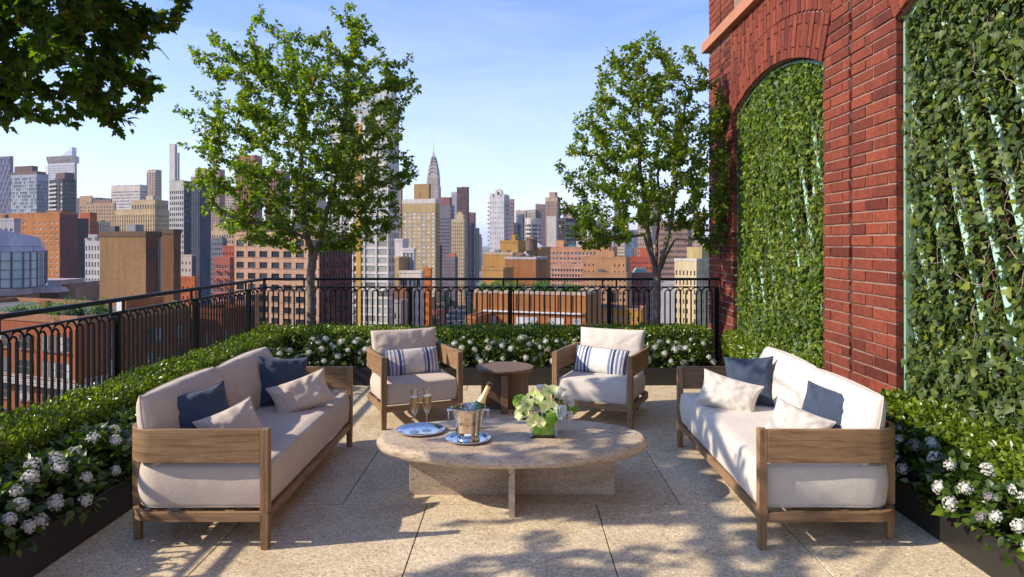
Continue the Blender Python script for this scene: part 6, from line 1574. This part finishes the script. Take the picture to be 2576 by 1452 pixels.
building('white and dark striped narrow building by the avenue', 1170, 1178, 1181, 645, 800, (0.60, .55, .50), GP(2, .3, .5, 3.2), GP(3, .9, .5, 3.2, glaz=Z_dark), phi=25)
building('dark blue grey building behind the striped narrow building', 1180, 1187, 1189, 640, 950, (0.10, .11, .14), GP(3, .5, .5), phi=10)

# ---------------- right of the avenue
t, L1, L2, zt = building('white apartment tower with an arched rooftop ornament and dark balconies', 1231, 1268, 1282, 497, 480, (0.60, .57, .57), GP(6, .24, .30, 3.6, glaz=Z_dark, top=2), GP(5, .62, .55, 3.0, glaz=Z_dark, balc=(0, 1, 2, 3, 4)), phi=10, name='apartment_tower')
b = MB(); P = [(-7.2 + 5.6 * -math.cos(PI * k / 14) * .5 - .0, 2 + 0 * k) for k in range(2)]
arch = [(-L1 * .42 + 2.7 * math.cos(PI * k / 14), zt + 3.2 + 3.0 * math.sin(PI * k / 14)) for k in range(15)]
poly = [(-L1 * .42 + 2.7, zt)] + arch + [(-L1 * .42 - 2.7, zt)]
vs = [(x, 1.0, z) for x, z in poly] + [(x, 4.0, z) for x, z in poly]; n = len(poly); b.add(vs, [tuple(range(n - 1, -1, -1)), tuple(range(n, 2 * n))] + [(i, (i + 1) % n, n + (i + 1) % n, n + i) for i in range(n)])
b.box(-L1 * .3, 0, 1, L2 - 1, zt, zt + 2.4); b.box(-L1 + .2, -L1 + 2.2, .5, 4, zt, zt + 3.2); b.build('roof_ornament', [wallm((.60, .56, .52))], t)
b = MB(); b.box(-L1 * .42 - .7, -L1 * .42 + .7, .9, 1.0, zt + 1.8, zt + 4.2); b.build('ornament_window', [M_fr_d], t)
b = MB()
for r in range(17): z = zt - 4 - r * 3.0; b.box(-L1 - 1.7, -L1, .8, 5, z, z + .25); b.box(-L1 - 1.7, -L1 - 1.55, .8, 5, z + .25, z + 1.2)
b.build('left_balconies', [wallm((.56, .47, .38))], t)
building('dark red brown tower with pale frames right behind the white apartment tower', 1276, 1292, 1294, 503, 560, (0.30, .20, .19), GP(5, .5, .55, 3.1, glaz=Z_dark, top=2), phi=8, name='apartment_tower')
building('dark narrow tower right of the white apartment tower', 1293, 1302, 1305, 562, 700, (0.09, .08, .10), GP(4, .5, .6, 3.4), phi=6)
building('beige office block with a rounded top floor behind the blue glass tower', 1297, 1322, 1327, 531, 760, (0.48, .37, .31), GP(8, .5, .5, 3.6, glaz=Z_mix, top=4), phi=8, name='office_tower')
building('blue glass tower with a curved corner', 1301, 1316, 1321, 540, 700, (0.13, .19, .24), GP(7, .8, .8, 3.6, glaz=Z_blue, top=1), GP(3, .8, .8, 3.6, glaz=Z_dark), side_wall=NAVY, phi=16, name='office_tower')
building('pale beige ribbed office slab in the middle of the right skyline', 1325, 1347, 1349, 529, 900, (0.50, .43, .37), GP(11, .4, .9, 3.6, glaz=Z_mix, top=3), phi=6, name='office_tower')
building('brown grey office slab right of the pale ribbed one', 1347, 1371, 1374, 515, 900, (0.22, .165, .165), GP(9, .5, .75, 3.6, glaz=Z_mix, top=6), phi=8, name='office_tower')
# round white tower
C = wp(1342, 612, 500); t = thing('round_tower', 'round white apartment tower with curved balconies', 'building', (C.x, C.y + 6, 0)); r_ = 5.3; zt = CAM_H - (551 - CY) / F_PX * 500
b = MB(); b.lathe([(r_, GZ), (r_, zt)], 28, cap1=True); b.build('core', [Z_mix], t, smooth=40)
b = MB(); z = zt - 4; b.lathe([(r_ + .05, zt - 4), (r_ + .5, zt - 4), (r_ + .5, zt + .6), (r_ + .05, zt + .6)], 28)
while z > -30: z -= 3.0; b.lathe([(r_, z), (r_ + .7, z), (r_ + .7, z + 1.2), (r_, z + 1.2)], 28)
for k in range(0, 28, 4): a = 2 * PI * k / 28; b.box((r_ + .2) * math.cos(a) - .5, (r_ + .2) * math.cos(a) + .5, (r_ + .2) * math.sin(a) - .5, (r_ + .2) * math.sin(a) + .5, GZ, zt)
b.build('curved_balconies', [wallm((.60, .56, .51))], t, smooth=40)
building('tall beige apartment tower with a stepped top, left of the right young tree', 1372, 1402, 1410, 498, 650, (0.47, .35, .28), GP(9, .45, .6, 3.1, glaz=Z_dark, top=3, proud=.5), GP(3, .5, .5), phi=12, name='apartment_tower', roof=((.3, .8, .1, .8, 5.8, (.48, .34, .27)),))
building('blank cream slab in front of the tall beige apartment tower', 1376, 1399, 1402, 546, 480, (0.56, .50, .44), None, None, phi=6)
building('dark bronze glass office block with a blue flank', 1400, 1424, 1447, 551, 520, (0.075, .06, .065), GP(7, .85, .7, 3.6, glaz=glazM('bronze_glass', (.045, .035, .04), (.11, .09, .09), 2, 3.6, .1), top=1), GP(6, .85, .6, 3.6, glaz=Z_dark), side_wall=NAVY, phi=30, name='office_block')
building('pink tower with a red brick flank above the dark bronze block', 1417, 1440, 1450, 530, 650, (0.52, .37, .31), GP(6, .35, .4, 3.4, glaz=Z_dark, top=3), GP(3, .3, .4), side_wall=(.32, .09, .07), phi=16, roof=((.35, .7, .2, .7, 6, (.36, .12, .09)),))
building('long pink apartment block with rows of dark windows', 1352, 1540, 1545, 624, 400, PINK, GP(20, .60, .52, 3.1, glaz=Z_dark, glass=G_dark, top=2), None, phi=4, roof=((.25, .35, .1, .6, 4.5, (.55, .30, .17)), (.52, .62, .1, .6, 4.5, (.6, .56, .54)), (.36, .5, .2, .7, 2, (.07, .17, .19))), depth=16)
building('lower wing of the long pink apartment block, with violet window bays', 1380, 1475, 1478, 668, 380, (0.50, .29, .21), GP(13, .58, .50, 2.9, glaz=Z_dark, top=1.5), None, phi=4, depth=14)
# terracotta cluster
building('tall ochre blank block of the terracotta cluster', 1258, 1303, 1306, 610, 225, (0.44, .26, .10), None, None, phi=8, depth=9, roof=((.55, .75, .2, .6, 2.6, (.44, .26, .10)),))
building('wide ochre blank block at the left of the terracotta cluster', 1215, 1289, 1292, 641, 215, (0.44, .255, .10), None, None, phi=8, depth=9, capm=(0.5, .4, .3))
def pyr(t, L1, L2, zt, u, v, h, r):
    b = MB(); x = -L1 * (1 - u); y = L2 * v; b.add([(x - r, y - r, zt + .3), (x + r, y - r, zt + .3), (x + r, y + r, zt + .3), (x - r, y + r, zt + .3), (x, y, zt + h)], [(0, 1, 4), (1, 2, 4), (2, 3, 4), (3, 0, 4)]); b.build('pyramid_skylight', [wallm((0.42, .42, .44))], t)
t, L1, L2, zt = building('big square terracotta block with a pyramid skylight and pale coping', 1270, 1348, 1353, 653, 190, (0.335, .155, .075), None, None, phi=8, brick=1.5, capm=(0.48, .42, .40), depth=11); pyr(t, L1, L2, zt, .5, .45, 2.3, 2.2)
t, L1, L2, zt = building('brown tan block with a grille and a pyramid skylight behind the terracotta block', 1317, 1360, 1368, 627, 230, (0.36, .205, .10), None, None, phi=8, depth=12); pyr(t, L1, L2, zt, .55, .5, 2.2, 3.0)
b = MB()
for k in range(8):
    for j in range(5): b.box(-L1 * .8 + k * L1 * .065, -L1 * .8 + k * L1 * .065 + .26, -.03, .0, zt - 2.0 - j * .55, zt - 1.65 - j * .55)
b.build('grille', [M_fr_d], t)
building('low tan annex with one white window, left foot of the terracotta cluster', 1212, 1266, 1270, 680, 180, (0.42, .25, .11), None, None, phi=8, depth=8)
# terrace building under the railing
t, L1, L2, zt = building('terracotta brick terrace building with planted roof right of the avenue', 1195, 1472, 1478, 744, 142, (0.36, .165, .075), None, None, phi=7, brick=1.6, capm=(0.48, .36, .28), depth=16)
for k in range(9): x = -L1 + L1 * k / 8; b = MB(); b.box(x - .25, x + .25, -.25, 0, zt - 3.6, zt); b.build('pilaster', [wallm((.42, .19, .085), 1.6)], t)
b = MB(); b.box(-L1 + 2, -.5, -.5, 0, zt - 3.95, zt - 3.65); b.build('white_lintel', [M_fr_w], t)
b = MB(); z = zt - 7.2; b.box(-L1 - 1, .5, -4.5, 0, z - 14, z); b.build('lower_terrace', [wallm((.38, .15, .075), 1.6)], t)
b = MB()
for k in range(int(L1 / 1.2)): b.box(-L1 + k * 1.2 - .03, -L1 + k * 1.2 + .03, -4.4, -4.3, z, z + 1.05)
for zz in (.3, .65, 1.02): b.box(-L1 - .5, .5, -4.4, -4.3, z + zz, z + zz + .06)
b.build('terrace_railing', [M_fr_w], t)
me = pane_mesh(1.7, 1.9, M_fr_w, G_pale, 2)
for u in (.16, .42, .48, .54, .72, .78, .93):
    o = bpy.data.objects.new('window', me); COL.objects.link(o); o.parent = t; o.location = (-L1 * (1 - u), -.06, z + .4)
building('narrow brick annex beside the avenue, left end of the terrace building', 1172, 1196, 1199, 804, 140, (0.38, .17, .085), GP(2, .3, .4, 3, glass=G_pale), None, phi=7, brick=1.6, depth=10)
a7 = -math.radians(19); Tp = t.location
for k in range(11):
    u = -L1 * (.97 - k * .085) ; v = 3.0
    if k in (5,): continue
    p = (Tp.x + math.cos(a7) * u - math.sin(a7) * v, Tp.y + math.sin(a7) * u + math.cos(a7) * v, zt + .1)
    bush('rooftop_shrub', 'green rooftop shrub on the terracotta terrace building, %s from the left' % ORD[k], 'shrub', p, rnd.uniform(1.5, 2.3), rnd.uniform(1.9, 3.4), 620, .36, M_ggreen, 'shrubs on the terracotta terrace building', seed=k + 30)
for k, (u, v, h) in enumerate(((.045, -1.6, 3.8), (.0, -3.4, 2.0), (.085, -2.6, 2.6))):
    uu = -L1 * (1 - u); p = (Tp.x + math.cos(a7) * uu - math.sin(a7) * v, Tp.y + math.sin(a7) * uu + math.cos(a7) * v, z)
    bush('terrace_shrub', ('tall yellow green shrub at the left end of the lower terrace', 'small dark shrub by the corner of the lower terrace', 'middle sized shrub beside the tall one on the lower terrace')[k], 'shrub', p, 1.1, h, 700, .30, M_ggreen, 'shrubs on the lower terrace', seed=k + 50)
building('stepped tan apartment block with a blank middle wall', 1464, 1576, 1582, 690, 310, (0.42, .25, .145), GP(11, .42, .44, 3.0, glass=G_mix, frame=M_fr_w, top=1.5), None, phi=8, depth=14)
building('upper part of the stepped tan apartment block, with a rooftop turret', 1466, 1574, 1578, 650, 318, (0.44, .25, .14), GP(10, .28, .36, 3.2, glass=G_dark, frame=M_fr_d, top=2, skip=(3, 4, 5, 6)), None, phi=8, depth=12, base=-20, roof=((.3, .72, .1, .7, 3.4, (.44, .25, .14)), (.36, .6, .2, .6, 7.0, (.42, .23, .13)), (.4, .5, .3, .5, 9.5, (.06, .05, .05))))
building('low ochre yellow apartment building behind the back railing', 1468, 1612, 1616, 782, 232, (0.50, .28, .085), GP(11, .45, .5, 3.2, glass=G_mix, frame=M_fr_w, top=1.5, split=2), None, phi=7, depth=12, brick=1.6, capm=(.42, .22, .14))
building('red brick mansion with round topped windows and a green copper gable', 1581, 1634, 1652, 690, 330, (0.25, .12, .095), GP(8, .40, .6, 4.2, glass=G_mix, top=2.0, frame=M_fr_w), GP(2, .4, .5), phi=10, depth=14)
C = wp(1612, 690, 332); b = MB(); b.add([(-3.2, 0, 0), (3.2, 0, 0), (2.6, 0, 2.4), (-1.9, 0, 2.4), (-3.2, 6, 0), (3.2, 6, 0), (2.6, 6, 2.4), (-1.9, 6, 2.4)], [(0, 1, 2, 3), (7, 6, 5, 4), (0, 4, 5, 1), (1, 5, 6, 2), (2, 6, 7, 3), (3, 7, 4, 0)])
o = b.build('copper_roof', [simple('copper_green', (0.22, .36, .30), .6)]); o.location = (C.x, C.y, C.z + .5); tag(o, 'pale green copper gable roof on the red brick mansion', 'roof')
building('red brick block with white trimmed windows behind the mansion', 1582, 1640, 1652, 650, 430, (0.36, .10, .07), GP(8, .4, .42, 3.2, glass=G_mix, frame=M_fr_w, glaz=Z_mix), GP(3, .4, .4), phi=8, roof=((.45, .85, .1, .7, 6.5, (.40, .12, .07)),))
building('big apartment slab with a dense brown and white window grid, behind the right young tree', 1658, 1730, 1740, 560, 370, (0.30, .20, .16), GP(17, .62, .5, 3.1, glaz=Z_mix, top=2), GP(4, .5, .5), phi=6)
building('cream corner apartment building with small dark windows beside the brick wall', 1697, 1752, 1800, 657, 205, (0.51, .42, .27), GP(6, .36, .5, 2.9, glass=G_dark, frame=M_fr_d, top=2.4), GP(7, .36, .46, 2.9, glass=G_mix, frame=M_fr_w, top=2.4), phi=44, capm=(0.52, .49, .44), roof=((.3, .98, .3, .9, 4.2, (.42, .33, .17)),))
building('grey white low roof building left of the cream corner building', 1655, 1698, 1700, 716, 260, (0.42, .40, .41), None, None, phi=6, depth=12)
building('tan and white tower behind the right young tree', 1604, 1640, 1650, 520, 640, (0.46, .34, .25), GP(8, .45, .5, 3.1, glaz=Z_dark), GP(3, .4, .5), phi=10)
building('blue grey glass slab behind the right young tree', 1566, 1620, 1626, 580, 800, (0.13, .17, .25), GP(12, .8, .6, 3.8, glaz=Z_blue), phi=6, name='office_block')
building('tall narrow blue glass tower behind the right young tree', 1545, 1560, 1564, 478, 900, (0.15, .19, .28), GP(5, .7, .8, 3.8, glaz=Z_blue), phi=8, name='office_tower')
t, L1, L2, zt = building('dark stepped tower with a domed top behind the lower branches of the right tree', 1488, 1522, 1526, 572, 950, (0.14, .145, .17), GP(8, .5, .6, 3.6), phi=8, name='office_tower')
b = MB(); b.lathe([(8.5, zt), (8.2, zt + 5), (6.5, zt + 8), (4, zt + 11), (1.5, zt + 12.5), (.05, zt + 14)], 12, c=(-L1 / 2, L2 / 2, 0)); b.build('dome', [wallm((.14, .145, .17))], t)
building('cream tower behind the right young tree, next to the brick wall', 1742, 1772, 1778, 540, 600, (0.48, .37, .27), GP(8, .4, .5, 3.1), phi=8)
building('red brown tower behind the middle of the right young tree', 1632, 1662, 1668, 480, 720, (0.38, .20, .16), GP(7, .4, .6, 3.4), phi=8)

# ---------------- filler: far skyline and low houses
rf = random.Random(21)
pal = [BEIGE, CREAM, (0.40, .30, .24), (0.34, .22, .17), (0.47, .40, .33), (0.26, .19, .17), (0.52, .43, .34), (0.40, .16, .10), (0.20, .22, .26)]
PN = {BEIGE: 'beige', CREAM: 'cream', (0.40, .30, .24): 'light brown', (0.34, .22, .17): 'brown', (0.47, .40, .33): 'grey beige', (0.26, .19, .17): 'dark grey', (0.52, .43, .34): 'pale stone', (0.40, .16, .10): 'brick red', (0.20, .22, .26): 'slate blue'}
def filler(n, xr, yr, dr, label, group, hw=(12, 30)):
    for k in range(n):
        x = rf.uniform(*xr); dd = rf.uniform(*dr); y = rf.uniform(*yr); wpx = rf.uniform(*hw)
        cl = rf.choice(pal); building(PN[cl] + ' ' + label, x - wpx / 2, x + wpx / 2 - 3, x + wpx / 2, y, dd, cl, GP(rf.randint(5, 9), rf.uniform(.35, .6), rf.uniform(.45, .6), 3.5, glaz=rf.choice((Z_dark, Z_mix))), None, phi=rf.uniform(3, 12), wins=False, group=group, zlow=max(GZ, CAM_H - (700 - CY) / F_PX * dd))
filler(26, (190, 860), (545, 598), (900, 1700), 'far off building low on the skyline, left of the avenue', 'far buildings left of the avenue')
filler(7, (1010, 1190), (560, 600), (1100, 1900), 'far off building low on the skyline, just left of the avenue', 'far buildings just left of the avenue', (10, 18))
filler(34, (1290, 1800), (560, 606), (800, 1700), 'far off building low on the skyline, right of the avenue', 'far buildings right of the avenue')
filler(24, (1440, 1790), (600, 636), (480, 760), 'apartment block among the distant roofs right of the avenue', 'middle distance blocks right of the avenue', (14, 34))
filler(20, (460, 840), (600, 650), (480, 760), 'apartment block among the distant roofs left of the avenue', 'middle distance blocks left of the avenue', (14, 34))
# low houses between the big blocks
lowp = [(0.30, .12, .08), (0.42, .40, .39), (0.36, .22, .15), (0.5, .48, .46), (0.25, .2, .18), (0.38, .16, .09)]
LN = dict(zip(lowp, ('red', 'light grey', 'tan', 'white', 'dark brown', 'orange brick')))
for k in range(46):
    dd = rf.uniform(270, 640); x = rf.uniform(1470, 1830); wpx = rf.uniform(10, 20) * 300 / dd * 1.6; y = CY + (CAM_H + 60 - rf.uniform(12, 22)) * F_PX / dd
    cl = rf.choice(lowp); building(LN[cl] + ' flat roofed row house among the streets right of the avenue', x - wpx, x, x + 3, y, dd, cl, GP(3, .4, .5, 3.4, glaz=Z_mix, top=.8), None, phi=rf.uniform(4, 14), wins=False, group='low row houses right of the avenue', name='row_house', depth=rf.uniform(10, 18))
for k in range(16):
    dd = rf.uniform(420, 640); x = rf.uniform(880, 1105); wpx = rf.uniform(10, 18); y = CY + (CAM_H + 60 - rf.uniform(12, 24)) * F_PX / dd
    cl = rf.choice(lowp); building(LN[cl] + ' flat roofed row house left of the avenue', x - wpx, x, x + 3, y, dd, cl, GP(3, .4, .5, 3.4, glaz=Z_mix, top=.8), None, phi=rf.uniform(4, 14), wins=False, group='low row houses left of the avenue', name='row_house', depth=12)

# ---------------- avenue: trees and cars
M_street = leaf_mat('street_leaf', [(0, (0.015, 0.045, 0.010)), (1, (0.04, 0.09, 0.016))], (0.07, 0.13, 0.02), 0.2, 0.5)
proto = None
for k in range(34):
    side = -1 if k < 24 else 1; kk = k if k < 24 else k - 24
    y = 430 + kk * 26 + rf.uniform(-4, 4); off = (-14.5 + rf.uniform(-1.5, 1)) if side < 0 else 14
    if proto is None: proto = bush('street_tree', 'leafy street tree along the avenue', 'tree', (0, 0, GZ), 5.2, 9.5, 900, 1.1, M_street, 'street trees along the avenue', trunk=3.2, seed=77); o = proto
    else: o = copy_tree(proto)
    o.location = (av(y, off), y, GZ + .14); s_ = rf.uniform(.8, 1.25) if k % 3 else 1.35; o.scale = (s_, s_, s_); o.rotation_euler = (0, 0, rf.random() * 6)
for k in range(9):
    o = copy_tree(proto); y = rf.uniform(440, 560); o.location = (av(y, rf.uniform(-34, -20)), y, GZ); o.scale = (1.2,) * 3; o['label'] = 'leafy tree in the gardens left of the avenue'; o['group'] = 'garden trees left of the avenue'
def car_mesh(col, nm):
    b = MB(); body = [(-2.2, .35), (2.2, .35), (2.25, .75), (1.5, .9), (.9, 1.42), (-1.1, 1.45), (-1.9, .95), (-2.25, .85)]
    R_ = Matrix(((0, 0, 1, 0), (1, 0, 0, 0), (0, 1, 0, 0), (0, 0, 0, 1)))
    b.prism(body, -.88, .88, 0, R_); b.prism([(.95, .92), (.75, 1.34), (-1.0, 1.36), (-1.6, .95)], -.90, .90, 1, R_)
    b.box(-.8, -.45, -2.30, -2.2, .6, .8, 2); b.box(.45, .8, -2.30, -2.2, .6, .8, 2)
    for x in (-.86, .86):
        for y in (-1.4, 1.4): b.lathe([(.01, -.1), (.33, -.1), (.33, .1), (.01, .1)], 12, (x, y, .33), 1, Matrix.Rotation(PI / 2, 4, 'Y'))
    o = b.build(nm, [simple('car_paint', col, .35, .1), simple('car_glass_rubber', (.02, .02, .025), .2), simple('tail_lamp', (.6, .02, .02), .4)]); me = o.data; bpy.data.objects.remove(o); return me
CM = [(car_mesh((.55, .55, .55), 'car'), 'pale'), (car_mesh((.05, .05, .06), 'car'), 'black'), (car_mesh((.45, .03, .03), 'car'), 'red'), (car_mesh((.62, .30, .03), 'car'), 'yellow'), (car_mesh((.25, .27, .3), 'car'), 'grey')]
for k in range(64):
    lane = rf.choice((-9.2, -5.5, -1.8, 1.8, 5.5, 9.2)); y = 430 + (k // 4) * 30 + rf.uniform(-10, 10) + (k % 4) * 6; me, cn_ = rf.choice(CM)
    o = bpy.data.objects.new('car', me); COL.objects.link(o); o.location = (av(y, lane), y, GZ + .03); o.rotation_euler = (0, 0, math.atan(-AVS) if False else -math.atan(AVS))
    tag(o, '%s car in the traffic on the avenue' % cn_, 'car', '%s cars on the avenue' % cn_)
# ================================================================ the air over the city
b = MB(); b.box(-9100, 9100, -700, 14100, GZ - 1, 205)
m = bpy.data.materials.new('haze'); m.use_nodes = True; nt = m.node_tree; nt.nodes.clear()
o_ = nt.nodes.new('ShaderNodeOutputMaterial'); pv = nt.nodes.new('ShaderNodeVolumePrincipled')
pv.inputs['Density'].default_value = 0.00008; pv.inputs['Color'].default_value = (0.78, 0.86, 1.0, 1); pv.inputs['Anisotropy'].default_value = 0.2
nt.links.new(pv.outputs[0], o_.inputs['Volume'])
tag(b.build('haze', m), kind='stuff')
